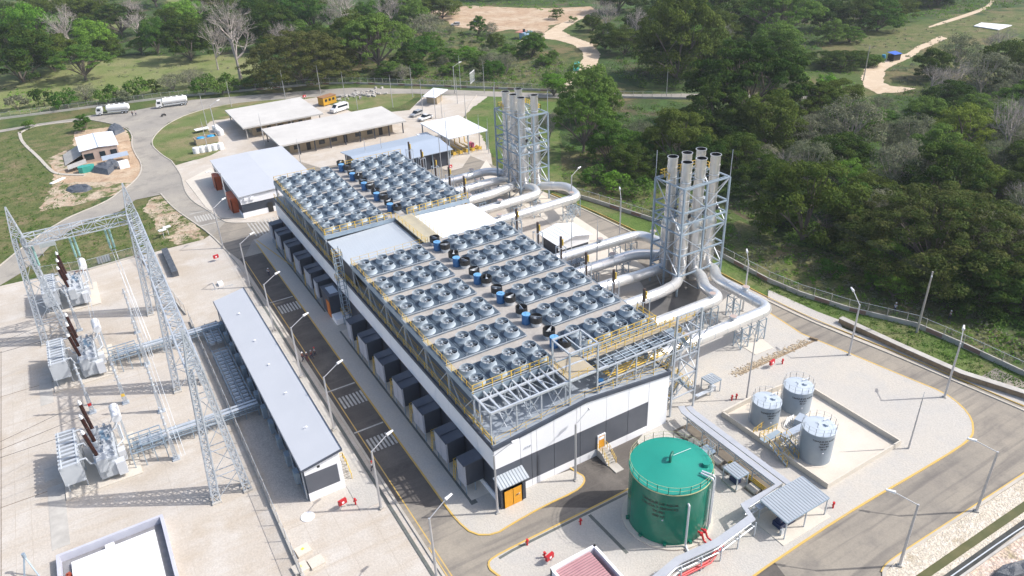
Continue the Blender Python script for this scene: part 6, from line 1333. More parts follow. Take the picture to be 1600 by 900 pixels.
x, y = px(255, 395); t = thing('dark_stack', 'dark tarpaulin covered stack behind the far gantry tower', 'covered stack', (x, y, 0)); MB().cbox(x+.4, y-7, .6, 1.2, 13, 1.2).build('cover', M['tarp'], t)
# ================================================================ LAMPS, POLES
def lamp_proto(name, arm=2.5, h=9.4, tilt=1.0):
    t = thing(name, 'x', 'street lamp'); MB().tube((0, 0, 0), (0, 0, h), .17, 8, .12).build('pole', M['lamp'], t, smooth=True, local=True)
    MB().cbox(0, 0, .12, .5, .5, .24).build('base', M['concrete_w'], t, local=True)
    MB().tube((0, 0, h-.1), (arm, 0, h+tilt), .06, 6).build('arm', M['lamp'], t, local=True)
    mb = MB(); mb.tube((arm-.1, 0, h+tilt), (arm+.85, 0, h+tilt+.12), .2, 8, .13); mb.build('lamp_head', M['whiteplain'], t, local=True); return t
LP = lamp_proto('street_lamp')
lamps = [((w_, 20.3, 55.5), 0.25, 'street lamp at the bottom edge beside the drain, nearest the camera'), ((w_, 19.1, 69), .25, 'street lamp beside the drain in front of the control building end wall'), ((w_, 19.2, 87), .25, 'street lamp beside the alley between the two nearest zebra crossings'),
 ((w_, 19.2, 102.5), .25, 'street lamp beside the alley near the group of four people'), ((w_, 19.4, 119), .25, 'street lamp at the alley crossing by the far end of the control building'), ((w_, 19.9, 138), .3, 'street lamp at the open yard past the control building'),
 ((349, 388), .4, 'street lamp at the road junction below the storage hall'), ((358, 328), 3.4, 'street lamp on the shaded forecourt of the storage hall'), ((w_, 31.0, 60.2), -.1, 'street lamp at the gable corner beside the orange double door'), ((899, 752), .2, 'street lamp in front of the gable at the rounded kerb'),
 ((893, 336), .3, 'street lamp beside the right road nearest the far stacks'), ((968, 375), 1.0, 'street lamp beside the right road between the two stack clusters'), ((1160, 487), .9, 'street lamp just right of the near stacks behind the long duct'),
 ((1326, 556), 1.1, 'street lamp on the paving edge opposite the stone retaining wall'), ((1475, 622), .5, 'street lamp at the bend of the outer road, with its arm to the right'), ((1525, 800), 2.25, 'street lamp on the canal bank, farther of the two'), ((1405, 885), 2.25, 'street lamp on the canal bank, nearer of the two'),
 ((339, 212), .2, 'street lamp on the lawn beside the white plastic tanks'), ((711, 146), 0, 'slim street lamp behind the car park, left of the gate')]
for p, a, l in lamps: place(LP, (*W2(p), 0.1), a, l, group='street lamps')
PP = thing('slim_mast', 'x', 'mast'); MB().tube((0, 0, 0), (0, 0, 9), .13, 7, .07).build('pole', M['lamp'], PP, smooth=True, local=True); MB().tube((0, 0, 9), (0, 0, 10), .03, 5).build('tip_rod', M['steel'], PP, local=True)
masts = [((446,154),1.0,'behind the farther long roof, left end'),((502,152),1.15,'behind the yellow cabin'),((540,160),1.05,'on the lawn right of the yellow cabin'),((559,171),.55,'short, on the lawn edge behind the nearer long roof'),((614,168),1.1,'on the lawn corner behind the nearer long roof'),((645,152),1.1,'at the road beyond the lawn'),
 ((661,178),1.1,'in the car park left of the white pickup'),((681,185),1.1,'between the pickup and the guard hut'),((691,185),.95,'just right of the pickup'),((715,162),1.0,'in the open paved area right of the guard hut'),((720,139),1.2,'tallest, at the gate behind the paved area'),((728,185),.9,'behind the bright white canopy'),((757,146),1.1,'right of the gate by the horizontal road'),((774,167),.9,'on the grass bank behind the far stacks'),
 ((750,233),1.0,'at the right end of the bright white canopy'),((764,240),1.0,'at the foot of the grass bank by the bright white canopy'),((362,167),.95,'at the road curve left of the farther long roof'),((325,202),1.2,'on the lawn behind the blue tanks'),((326,238),1.0,'in front of the row of white plastic tanks'),((414,228),1.0,'beside the storage hall roof'),
 ((705,300),2.0,'tall, left of the far stacks beside the ducts'),((692,290),1.6,'beside the treatment hall, in front of its near eave'),((1166,625),1.35,'tall, on the paving left of the grey tanks'),((1419,702),.95,'plain without an arm, at the right corner of the bund'),((893,430),1.3,'thin, standing by the white shed'),((932,440),1.3,'thin, among the silver ducts of the near stacks'),
 ((575,265),.9,'thin, on the roofline beyond the far deck'),((600,262),.9,'thin, in front of the treatment hall roof'),((470,255),.7,'short, beside the storage hall'),((1041,153),.95,'at the horizontal road in the trees'),((1456,130),.7,'among the shrubs at upper right')]
for p, s_, l in masts: place(PP, (*px(*p), .05), 0, 'slim grey mast '+l, scale=(1, 1, s_), group='slim lightning masts')
CP = thing('concrete_pole', 'x', 'pole'); MB().tube((0, 0, 0), (0, 0, 10), .2, 8, .12).build('pole', M['woodpole'], CP, smooth=True, local=True); MB().bar((-.7, 0, 9.4), (.7, 0, 9.4), .12).build('cross_arm', M['steel'], CP, local=True)
for p, s_, l in (((1432,520),1.15,'on the grass verge right of the retaining wall'),((1349,126),1.2,'beside the sandy track near the blue shelter'),((1578,110),.8,'among the shrubs near the right edge')): place(CP, (*px(*p), 0), .6, 'grey concrete utility pole '+l, scale=(1, 1, s_), group='concrete utility poles')
mb = MB(); a = px(1432, 520); b = px(1135, 350); 
for k in range(3): mb.tube((a[0]+k*.5, a[1], 11), (b[0]+k*.6, b[1], 11), .03, 4)
prop(mb.build('overhead_wire', M['black']), 'thin overhead wires running from the verge pole behind the near stacks', 'wires')
# ================================================================ VEHICLES
GL = M['glass']
def wheel(t, x, y, r=.34, w=.22):
    o = MB().tube((x, y-w/2, r), (x, y+w/2, r), r, 16).build('wheel', M['rubber'], t, local=True); MB().tube((x, y-w/2-.01, r), (x, y+w/2+.01, r), r*.55, 12).build('rim', M['silver_dull'], o, local=True)
def car(name, label, cat, loc, rz, m, kind='suv'):
    t = thing(name, label, cat, loc, rz)
    L, Wd = {'suv': (4.7, 1.85), 'pickup': (5.3, 1.85), 'van': (6.6, 2.05)}[kind]; h = Wd/2
    def prof(P, w, inset=0):
        mb = MB(); n = len(P); vs = [(x, -w, z) for x, z in P]+[(x, w, z) for x, z in P]; mb.add(vs, [tuple(range(n)), tuple(range(n, 2*n))[::-1]]+[(i, n+i, n+(i+1) % n, (i+1) % n) for i in range(n)]); return mb
    x0 = -L/2; x1 = L/2
    if kind == 'van': body = [(x0, .4), (x0, 2.3), (x0+.3, 2.6), (x1-1.8, 2.6), (x1-.9, 1.6), (x1-.1, 1.25), (x1, .9), (x1, .4)]; gh = None
    elif kind == 'pickup': body = [(x0, .45), (x0, 1.0), (x1-1.2, 1.02), (x1-.15, .95), (x1, .75), (x1, .45)]; gh = [(x0+1.7, 1.0), (x0+1.85, 1.7), (x1-2.15, 1.75), (x1-1.35, 1.02)]
    else: body = [(x0, .4), (x0, 1.0), (x1-1.1, 1.0), (x1-.1, .85), (x1, .7), (x1, .4)]; gh = [(x0+.1, 1.0), (x0+.35, 1.65), (x1-2.0, 1.68), (x1-1.15, 1.0)]
    prof(body, h).build('body', m, t, local=True)
    if gh:
        prof([(x, z) for x, z in gh], h*.86).build('window', GL, t, local=True)
        MB().add([(gh[1][0]+.02, -h*.84, gh[1][1]+.02), (gh[2][0]-.02, -h*.84, gh[2][1]+.02), (gh[2][0]-.02, h*.84, gh[2][1]+.02), (gh[1][0]+.02, h*.84, gh[1][1]+.02), (gh[1][0], -h*.88, gh[1][1]-.1), (gh[2][0], -h*.88, gh[2][1]-.1), (gh[2][0], h*.88, gh[2][1]-.1), (gh[1][0], h*.88, gh[1][1]-.1)], [(0, 1, 2, 3), (4, 5, 1, 0), (5, 6, 2, 1), (6, 7, 3, 2), (7, 4, 0, 3)]).build('roof', m, t, local=True)
        if kind == 'pickup': MB().box(x0+.12, -h+.12, 1.005, x0+1.6, h-.12, 1.03).build('load_bed', M['black'], t, local=True)
    else:
        for s_ in (-1, 1): MB().box(x0+.5, s_*(h+.01)-.005, 1.5, x1-1.9, s_*(h+.01)+.005, 2.15).build('side_window', GL, t, local=True)
        MB().slab([(x1-1.72, -.85, 2.5), (x1-.95, -.85, 1.68), (x1-.95, .85, 1.68), (x1-1.72, .85, 2.5)], -.03).build('windscreen', GL, t, local=True)
    for x in (x0+.95, x1-.95):
        for s_ in (-1, 1): wheel(t, x, s_*(h-.1))
    for s_ in (-1, 1): MB().cbox(x1-.02, s_*(h-.3), .75, .1, .35, .16).build('headlight', M['silver_dull'], t, local=True)
    return t
wp = mat('white_car_paint', (.75, .75, .75), None, 1, .25); sp2 = mat('silver_car_paint', (.50, .51, .52), None, 1, .25, .4); dk = mat('dark_car_paint', (.04, .05, .07), None, 1, .25)
x, y = px(531, 174); car('passenger_van', 'white passenger van parked beside the yellow cabin', 'van', (x, y, .06), R(200), wp, 'van')
x, y = px(651, 181); car('parked_car', 'silver car parked in front of the guard hut', 'car', (x, y, .06), R(205), sp2)
x, y = px(665, 187); car('pickup_truck', 'white pickup truck parked behind the bright white canopy', 'pickup', (x, y, .06), R(200), wp, 'pickup')
x, y = px(712, 40); car('parked_car', 'white car parked on the dirt clearing at the top', 'car', (x, y, .06), R(150), wp)
x, y = px(744, 38); car('parked_car', 'dark car parked on the dirt clearing at the top', 'car', (x, y, .06), R(20), dk)
def tanker(label, loc, rz, tl=8.2, tank0=-4.9):
    t = thing('tank_truck', label, 'tank truck', loc, rz, group='white tank trucks by the fence')
    MB().box(-5.2, -.45, .75, 5.4, .45, 1.05).build('chassis', M['black'], t, local=True)
    MB().add([(4.0, -1.15, .6), (6.2, -1.15, .6), (6.2, 1.15, .6), (4.0, 1.15, .6), (4.0, -1.15, 3.0), (5.7, -1.1, 3.0), (5.7, 1.1, 3.0), (4.0, 1.15, 3.0), (6.2, -1.15, 1.7), (6.2, 1.15, 1.7)],
             [(3, 2, 1, 0), (4, 5, 6, 7), (0, 1, 8, 5, 4), (7, 6, 9, 2, 3), (1, 2, 9, 8), (8, 9, 6, 5), (4, 7, 3, 0)]).build('cab', wp, t, local=True)
    MB().slab([(6.2, -1.0, 1.78), (5.74, -1.0, 2.9), (5.74, 1.0, 2.9), (6.2, 1.0, 1.78)], -.04).build('windscreen', GL, t, local=True)
    for s_ in (-1, 1): MB().box(4.5, s_*1.16-.01, 1.8, 5.6, s_*1.16+.01, 2.6).build('side_window', GL, t, local=True)
    mb = MB(); n = 20
    mb.tube((tank0, 0, 2.35), (tank0+tl, 0, 2.35), 1.15, n); mb.tube((tank0-.35, 0, 2.35), (tank0, 0, 2.35), .8, n, 1.15); mb.tube((tank0+tl, 0, 2.35), (tank0+tl+.35, 0, 2.35), 1.15, n, .8); tk = mb.build('tank', M['whiteplain'], t, smooth=True, local=True)
    mb = MB()
    for k in range(4): mb.tube((tank0+1+k*tl/4, 0, 3.4), (tank0+1+k*tl/4, 0, 3.8), .35, 10)
    mb.build('tank_hatch', M['whiteplain'], tk, local=True)
    MB().box(tank0, -1.1, .9, tank0+tl, -1.0, 1.3).box(tank0, 1.0, .9, tank0+tl, 1.1, 1.3).build('side_guard', M['silver_dull'], t, local=True)
    for x in (-4.2, -2.9, 4.9):
        for s_ in (-1, 1): wheel(t, x, s_*1.0, .5, .35)
    t.scale = (.92, .92, .92)
    return t
def along(p, q): a = px(*p); b = px(*q); return (*a, .08), math.atan2(b[1]-a[1], b[0]-a[0])
l, a = along((180, 178), (150, 181)); tanker('white tank truck on the left, with a bare gap behind its cab', l, a, 7.4, -5.2)
l, a = along((272, 166), (250, 169)); tanker('white tank truck on the right, with a closely coupled cab', l, a, 8.4)
l, a = along((901, 110), (905, 99)); t = car('cargo_truck', 'small green truck on the edge of the sandy track', 'truck', l, a+math.pi, mat('green_truck_paint', (.04, .30, .25), None, 1, .4), 'van')
x, y = px(256, 182); t = thing('motorcycle', 'parked dark motorcycle with rider on the road near the tank trucks', 'motorcycle', (x, y, .08), .4)
for s_ in (-.65, .65): MB().tube((s_, -.06, .32), (s_, .06, .32), .32, 14).build('wheel', M['rubber'], t, local=True)
MB().cbox(0, 0, .6, 1.0, .3, .45).bar((.6, 0, .35), (.4, 0, 1.05), .08).bar((.4, -.35, 1.05), (.4, .35, 1.05), .05).build('frame', M['black'], t, local=True)
MB().cbox(-.25, 0, .88, .7, .28, .12).build('saddle', M['tarp'], t, local=True)
# ================================================================ PEOPLE
def person(label, loc, rz, shirt='shirt', trousers='denim', hat='whiteplain', stride=.18, bend=0.0, group=None):
    J = [(0, 0, .95), (0, 0, 1.15), (bend*.3, 0, 1.38), (bend*.45, 0, 1.52), (bend*.5+.02, 0, 1.66), (bend*.5+.02, 0, 1.74),
         (0, .10, .92), (stride, .11, .5), (stride*.9, .12, .08), (stride+.16, .12, .04), (0, -.10, .92), (-stride*.4, -.11, .5), (-stride*1.6, -.12, .1), (-stride*1.6+.15, -.12, .04),
         (bend*.3, .19, 1.40), (bend*.3-.06, .26, 1.13), (bend*.3+.05, .27, .90), (bend*.3+.08, .26, .82), (bend*.3, -.19, 1.40), (bend*.3+.1, -.25, 1.13), (bend*.3+.22, -.24, .93), (bend*.3+.26, -.23, .86)]
    E_ = [(0, 1), (1, 2), (2, 3), (3, 4), (4, 5), (0, 6), (6, 7), (7, 8), (8, 9), (0, 10), (10, 11), (11, 12), (12, 13), (2, 14), (14, 15), (15, 16), (16, 17), (2, 18), (18, 19), (19, 20), (20, 21)]
    RR = [.13, .13, .15, .06, .095, .085, .09, .06, .045, .04, .09, .06, .045, .04, .065, .045, .035, .035, .065, .045, .035, .035]
    def skin(idx, k, nm, m, parent):
        me = bpy.data.meshes.new(nm); mp = {v: i for i, v in enumerate(idx)}
        me.from_pydata([J[i] for i in idx], [(mp[a], mp[b]) for a, b in E_ if a in mp and b in mp], [])
        o = bpy.data.objects.new(nm, me); COL.objects.link(o); md = o.modifiers.new('s', 'SKIN'); me.skin_vertices[0].data[0].use_root = True
        for i, v in enumerate(idx): me.skin_vertices[0].data[i].radius = (RR[v]*k,)*2
        o.modifiers.new('u', 'SUBSURF').levels = 1
        dg = bpy.context.evaluated_depsgraph_get(); m2 = bpy.data.meshes.new_from_object(o.evaluated_get(dg)); o.modifiers.clear(); o.data = m2; bpy.data.meshes.remove(me)
        m2.materials.clear(); m2.materials.append(m); m2.polygons.foreach_set('use_smooth', [True]*len(m2.polygons)); o.parent = parent; return o
    t = thing('person', label, 'person', loc, rz, group)
    skin(list(range(22)), 1.0, 'body', M['skin'], t)
    skin([0, 1, 2, 14, 15, 18, 19], 1.14, 'shirt', M[shirt], t)
    skin([0, 6, 7, 8, 10, 11, 12], 1.16, 'trousers', M[trousers], t)
    MB().lathe([(.15, -.02), (.125, .0), (.115, .08), (.06, .14), (0, .15)], bend*.5+.02, 0, 12, cz=1.70).build('hat', M[hat], t, smooth=True, local=True)
    return t
P_ = [((583,737),2.2,'shirt','denim','red','person in pale shirt, dark trousers and red helmet walking by the nearest zebra crossing'),
 ((474,565),.3,'shirtred','denim','whiteplain','person in dark red shirt and white helmet, leftmost of four on the alley'),((481,565),1.2,'denim','shirtred','whiteplain','person in dark blue shirt, second from the left of four on the alley'),
 ((488,562),2.0,'shirtred','denim','shirt','person in dark red shirt and grey helmet, third of four on the alley'),((493,557),3.0,'shirt','denim','red','person in pale shirt and red helmet, rightmost of four on the alley'),
 ((421,432),1.0,'shirt','denim','whiteplain','person in pale shirt walking alone on the far part of the alley'),((427,365),1.0,'denim','denim','shirt','person in dark clothing beside the wide zebra crossing under the far hall corner'),
 ((208,182),1.0,'denim','denim','black','person in dark clothing, left of two on the road by the tank trucks'),((213,181),2.4,'shirt','denim','black','person in pale shirt, right of two on the road by the tank trucks'),
 ((1397,489),.5,'shirt','denim','whiteplain','worker in pale shirt bending in the brush behind the right fence'),((1483,500),2.2,'shirt','denim','whiteplain','worker in pale shirt and white hat standing in the brush at right')]
for p, a, s_, tr, ht, l in P_: person(l, (*px(*p), .09), a, s_, tr, ht, bend=.8 if 'bending' in l else 0.0)
# ================================================================ TREES
def quads_mesh(name, V, m, cols=None):
    """V: (n,4,3) array of leaf quads"""
    n = len(V); me = bpy.data.meshes.new(name); me.vertices.add(n*4); me.vertices.foreach_set('co', V.reshape(-1).astype(np.float32))
    me.loops.add(n*4); me.loops.foreach_set('vertex_index', np.arange(n*4, dtype=np.int32)); me.polygons.add(n)
    me.polygons.foreach_set('loop_start', np.arange(0, n*4, 4, dtype=np.int32)); me.polygons.foreach_set('loop_total', np.full(n, 4, dtype=np.int32))
    me.materials.append(m); me.update(calc_edges=True); return me
def leaves(rng, C, Nrm, size):
    n = len(C); d = Nrm+rng.normal(0, .55, (n, 3)); d /= np.linalg.norm(d, axis=1)[:, None]+1e-9
    a = rng.normal(0, 1, (n, 3)); u = np.cross(d, a); u /= np.linalg.norm(u, axis=1)[:, None]+1e-9; v = np.cross(d, u)
    s = (size*rng.uniform(.6, 1.4, n))[:, None]; k = rng.uniform(.5, .9, n)[:, None]
    return np.stack([C-u*s*.5, C-v*s*.5*k, C+u*s*.5, C+v*s*.5*k], axis=1)
def crown_points(rng, Rr, z0, z1, nb, per, lob, flat):
    Cs = []; Ns = []; blobs = []
    for i in range(nb):
        rho = math.sqrt(rng.random())*Rr*(1-lob*.55); th = rng.random()*6.283; k = rho/Rr
        top = z0+(z1-z0)*math.sqrt(max(0, 1-k*k*.92)); zc = top-rng.random()**1.8*(top-z0)*(.4 if flat else .8)+rng.normal(0, .04)*(z1-z0)
        br = Rr*lob*rng.uniform(.55, 1.15); blobs.append((rho*math.cos(th)*rng.uniform(.9, 1.1), rho*math.sin(th), zc, br))
    for x, y, z, br in blobs:
        n = int(per*rng.uniform(.6, 1.4)); d = rng.normal(0, 1, (n, 3)); d[:, 2] = np.abs(d[:, 2])*.9-.25; d /= np.linalg.norm(d, axis=1)[:, None]
        rad = br*(rng.random(n)**.22)[:, None]; sc = np.array([1, 1, .45 if flat else .62]); Cs.append(np.array([x, y, z])+d*rad*sc); Ns.append(d+np.array([0, 0, .5]))
    return np.concatenate(Cs), np.concatenate(Ns), blobs
def limbs(mb, rng, blobs, zt, r0, z0, n=9):
    mb.tube((0, 0, -.3), (.1, .1, zt), r0*1.25, 7, r0*.85)
    for i in rng.choice(len(blobs), min(n, len(blobs)), replace=False):
        x, y, z, b = blobs[i]; m = Vector((x*.45+rng.normal(0, .3), y*.45+rng.normal(0, .3), zt+(z-zt)*.5)); mb.tube((.1, .1, zt-.2), m, r0*.55, 5, r0*.35); mb.tube(m, (x, y, z), r0*.35, 5, r0*.12)
        for j in range(2):
            q = m+Vector((rng.normal(0, 1)*b, rng.normal(0, 1)*b, (z-zt)*.45)); mb.tube(m, q, r0*.22, 4, r0*.08)
TREES = {}
def leafy(kind, var, Rr=10.0, z0=5.0, z1=11.0, nb=60, per=110, lob=.26, flat=False, ls=.62, tr='trunk', r0=.45, nl=9):
    rng = np.random.default_rng(hash_(kind)+var*17); t = thing('broadleaf_tree', 'x', 'tree')
    C, N, bl = crown_points(rng, Rr, z0, z1, nb, per, lob, flat); me = quads_mesh('crown', leaves(rng, C, N, ls), LEAF[kind]); o = bpy.data.objects.new('crown', me); COL.objects.link(o); o.parent = t
    mb = MB(); limbs(mb, rng, bl, z0*.62, r0, z0, nl); mb.build('trunk', M[tr], t, smooth=True, local=True); TREES.setdefault(kind, []).append(t); return t
def hash_(s): return sum(ord(c)*(i+3) for i, c in enumerate(s)) % 9973
PARK = 0
for v in range(3):
    leafy('dark', v, 10, 1.0, 14.0, 95, 210, .215, False, .44)
    leafy('mid', v, 8, 1.0, 11.0, 74, 180, .225, False, .42)
for v in range(2):
    leafy('bright', v, 6, 1.0, 8.5, 70, 160, .25, False, .30)
    leafy('grey', v, 7, 1.5, 11.0, 90, 60, .25, False, .34, 'bareb', .3, 16)
    leafy('yellow', v, 6.5, 1.0, 9.0, 70, 170, .22, False, .31)
leafy('brown', 0, 12, 3.0, 13.0, 150, 190, .13, True, .42, nl=20)
leafy('brown', 1, 20, 1.0, 21.0, 330, 190, .105, False, .44, nl=20); TREES['giant'] = [TREES['brown'].pop()]
leafy('dark', 7, 12, 3.0, 12.5, 130, 190, .14, True, .44, nl=20); TREES['umbrella'] = [TREES['dark'].pop()]
leafy('mid', 8, 11, 3.0, 11.5, 110, 150, .15, True, .4, nl=22); TREES['umbrella_mid'] = [TREES['mid'].pop()]
def bare(var):
    rng = np.random.default_rng(500+var); t = thing('bare_tree', 'x', 'bare tree'); mb = MB(); tw = MB()
    def grow(p, d, L, r, lv):
        q = p+d*L; (mb if lv < 3 else tw).tube(p, q, r, 5 if lv < 2 else 3, r*.6, cap=False)
        if lv >= 6: return
        k = 3 if lv < 5 else 2
        if lv == 0: k = 5
        for i in range(k):
            nd = d*.9+Vector(rng.normal(0, .62 if lv < 2 else .5, 3)); nd.z = max(nd.z, -.05)+.22; nd.normalize(); grow(q, nd, L*rng.uniform(.62, .88) if lv else L*rng.uniform(.75, 1.0), r*.58, lv+1)
    grow(Vector((0, 0, -.2)), Vector((.05, 0, 1)), 3.4, .42, 0)
    mb.build('trunk', M['bareb'], t, local=True); tw.build('twig', M['bareb'], t, local=True); TREES.setdefault('bare', []).append(t)
for v in range(2): bare(v)
def bushm(kind, v):
    rng = np.random.default_rng(900+v+hash_(kind)); t = thing('bush', 'x', 'bush'); C, N, bl = crown_points(rng, 3, .4, 3.4, 16, 60, .42, False)
    me = quads_mesh('foliage', leaves(rng, C, N, .42), LEAF[kind]); o = bpy.data.objects.new('foliage', me); COL.objects.link(o); o.parent = t
    mb = MB(); limbs(mb, rng, bl, .6, .12, .6, 5); mb.build('stem', M['trunk'], t, local=True); TREES.setdefault('bush_'+kind, []).append(t)
for k in ('dark', 'mid', 'bright', 'grey'): bushm(k, 0); bushm(k, 1)
RAD = {'giant': 20, 'dark': 10, 'mid': 8, 'brown': 12, 'bright': 6, 'grey': 7, 'yellow': 6.5, 'umbrella': 12, 'umbrella_mid': 11, 'bare': 6.0, 'bush_dark': 3, 'bush_mid': 3, 'bush_bright': 3, 'bush_grey': 3}
HZ = {'giant': 21, 'dark': 14, 'mid': 11, 'brown': 12, 'bright': 8.5, 'grey': 11, 'yellow': 9, 'umbrella': 12, 'umbrella_mid': 11.5, 'bare': 11, 'bush_dark': 3.4, 'bush_mid': 3.4, 'bush_bright': 3.4, 'bush_grey': 3.4}
CAT = {'bare': 'bare tree'}
rgt = random.Random(77); placed = []; occupied = []
def put(kind, x, y, sc, label=None, group=None, sz=1.0):
    v = TREES[kind]; p = v[rgt.randrange(len(v))]; o = place(p, (x, y, tz(x, y)), rgt.uniform(0, 6.28), label, (sc, sc, sc*sz), group); occupied.append((x, y, RAD[kind]*sc)); return o
def crown_at(kind, cx, cy, w, label=None, group=None, sz=1.0):
    """a tree whose crown centre shows near (cx, cy), w photo pixels wide"""
    sc = 1.0; x, y = px(cx, cy, 5)
    for _ in range(6):
        d = math.sqrt(x*x+y*y+H*H); sc = w/2*d/F/RAD[kind]; x, y = px(cx, cy, HZ[kind]*sc*.55*sz)
    return put(kind, x, y, sc, label, group, sz)
DIST = [  # trees one can pick out in the photograph
 ('giant',468,86,170,'huge olive-brown umbrella tree beyond the fence at upper left',.8),('umbrella_mid',588,66,120,'wide fresh green umbrella tree right of the olive-brown one',1.2),('bare',364,66,74,'large pale bare tree standing on the pasture',1.35),('bare',333,74,36,'small pale bare tree left of the large bare tree on the pasture',1.7),
 ('bare',100,55,55,'pale bare tree among the dark trees at the left edge',1.2),('umbrella_mid',126,98,80,'low spreading thin-leaved tree on the left pasture',1.0),('bright',45,45,70,'bright green topped tree at the left edge',1.2),('bright',146,60,56,'bright green tree right of the bare tree at left',1.2),
 ('mid',240,55,42,'slender tall tree at the edge of the left pasture',1.6),('umbrella_mid',219,72,38,'small flat-topped light tree at the edge of the left pasture',1.0),('dark',112,12,50,'round dark tree alone on the far pasture',1.1),('dark',20,80,100,None,1),('dark',75,78,70,None,1),('dark',168,72,40,None,1),('dark',290,58,74,None,1.1),('dark',265,38,60,None,1),('bright',278,26,58,None,1),('bright',305,22,50,None,1),('dark',345,38,70,None,1),('dark',392,28,70,None,1),('brown',330,14,70,None,1),('bare',212,26,34,'thin bare tree between dark crowns at the top left',1.4),
 ('dark',425,40,80,None,1.1),('dark',440,12,60,None,1),('mid',488,24,64,None,1.2),('mid',455,18,60,None,1.2),('bare',540,22,56,'pale bare tree behind the two umbrella trees',1.2),('bare',520,36,40,None,1.0),('mid',640,24,60,None,1.1),('dark',612,12,44,None,1.2),('mid',575,20,50,None,1),('dark',690,8,60,None,.8),
 ('dark',1062,52,128,'massive dark tree right of the sandy track',1.35),('dark',1035,78,80,None,1.1),('dark',1092,80,80,None,1.1),('umbrella',1118,22,110,None,1),('dark',1028,12,60,None,1.1),('bare',950,30,40,'greyish bare tree above the bend of the sandy track',1.1),('dark',946,56,50,None,1),('bare',993,40,42,'second bare tree right of the sandy track',1.1),('dark',926,34,34,None,1),('bare',1130,62,34,None,1.1),
 ('umbrella_mid',1222,24,118,'flat-topped olive tree at the top right of centre',1.1),('umbrella',1185,18,70,None,1),('umbrella',1152,88,92,'dark umbrella tree above the horizontal road',.9),('umbrella',1168,134,180,'very large dark spreading tree just above the right forest edge',1.2),('dark',1120,175,110,None,1.1),('dark',1205,190,110,None,1.1),('umbrella',1270,160,100,None,1),
 ('mid',915,142,92,'dense mid green tree right of the far stacks',1.3),('umbrella_mid',912,190,100,'tree with pale forked trunk right of the far stacks',1.7),('mid',950,158,50,None,1.2),('grey',1000,205,50,'sparse grey-green tree in the trees right of the far stacks',.8),('bright',865,132,44,'small bright tree in front of the green truck',1),('mid',1000,228,80,None,.8),('grey',955,215,40,None,1),('bare',858,205,36,'bare tree directly behind the far stacks',1.6),('grey',838,58,26,'small grey tree beside the pale blue container',1),
 ('dark',1060,215,110,None,1.1),('dark',985,250,80,None,.9),('dark',1105,245,90,None,1),('dark',1155,240,90,None,1),('dark',1195,275,90,None,1),
 ('dark',1265,312,156,'broad dark green tree left of the huge brownish crown',1.05),('giant',1475,362,262,'huge brownish dark crown filling the right side of the forest',.85),('grey',1328,196,100,'large grey leafless-looking tree above the dark green one',1.0),('grey',1405,262,90,None,1.1),('bare',1424,262,44,'bare tree with upright trunk left of the huge brownish crown',1.3),('grey',1268,210,80,None,.9),('yellow',1510,196,82,'yellow-green flat tree at the right',1.0),('yellow',1562,286,66,'yellow-green small tree near the right edge',.9),('yellow',1352,268,30,None,.8),
 ('bright',1390,402,60,'bright green small tree in front of the huge brownish crown',1.0),('bright',1375,436,44,'bright low tree right below the other bright one',.8),('bright',1398,448,50,None,.8),('bush_mid',1300,420,40,'lone bush on the shaded slope',1),('dark',1540,440,110,None,.9),('mid',1470,440,70,None,.9),('dark',1345,350,90,None,.9),('dark',1420,430,70,None,.8),('umbrella',1570,360,110,None,1),
 ('dark',1460,100,60,None,.9),('grey',1500,78,50,'thin grey tree beside the track at upper right',1.1),('grey',1540,110,70,None,1),('bare',1490,130,46,None,1.1),('bush_bright',1290,135,50,None,.8),('mid',1350,176,56,None,.7),('mid',1378,184,50,None,.6),('grey',1430,210,70,None,1),('grey',1590,215,60,None,1.1),('bare',1580,210,60,'bare tree at the right edge',1.3),('bare',1592,320,50,'bare pale tree at the right edge below the yellow-green ones',1.1),('mid',1596,150,60,None,.8),
 ('umbrella',1290,92,60,None,.6),('dark',1320,92,64,None,.5),('dark',1345,88,40,None,.5),('mid',1365,94,30,None,.7),('dark',1290,20,60,None,1),('mid',1300,48,44,None,1),('dark',1345,20,60,None,1),('mid',1375,22,70,None,.8),('dark',1400,10,60,None,.8),('mid',1330,54,40,None,.7),
 ('bush_bright',960,285,48,'large light green bush below the forest, between the stack clusters',1),('bush_mid',995,290,50,'round bush right of the light green one between the stack clusters',1),('bush_mid',928,272,44,None,1),('bush_mid',1090,355,30,None,1),
 ('mid',128,192,24,'dark conifer-like small tree on the grass by the tank trucks',1.3),('bush_mid',45,194,18,'small round bush on the grass at far left',1),
 ('bush_mid',212,138,34,'bush behind the fence left of the tank trucks',1.3),('bush_dark',236,134,26,None,1.3),('grey',268,128,40,None,.7),('grey',300,122,44,None,.7),('bush_mid',318,132,36,None,1.2),('bush_mid',345,132,38,None,1.2),('bright',395,128,32,'yellowish bush at the corner of the fence under the umbrella tree',.7),('bush_mid',375,132,30,None,1),('bush_dark',65,152,28,None,1.3),('bush_mid',100,155,34,None,1.2),('grey',130,145,44,None,.6),('bush_mid',165,148,32,None,1.2),('bush_grey',25,160,30,None,1),('bush_grey',190,150,28,None,1),
 ('bright',730,82,36,None,.7),('mid',700,86,44,None,.7),('mid',672,64,44,None,.8),('mid',655,78,60,None,.9),('grey',665,42,60,None,.9),('dark',635,95,54,None,.8),('mid',610,108,50,None,.7),('mid',745,92,44,None,.8),('dark',775,62,30,None,.9),('mid',795,80,40,None,.7),('grey',770,95,50,None,.6),('mid',705,108,40,None,.6),('mid',850,95,30,None,.7),
 ('bush_mid',895,30,14,None,1),('bush_mid',905,42,16,None,1),('bush_dark',870,22,24,None,1),
]
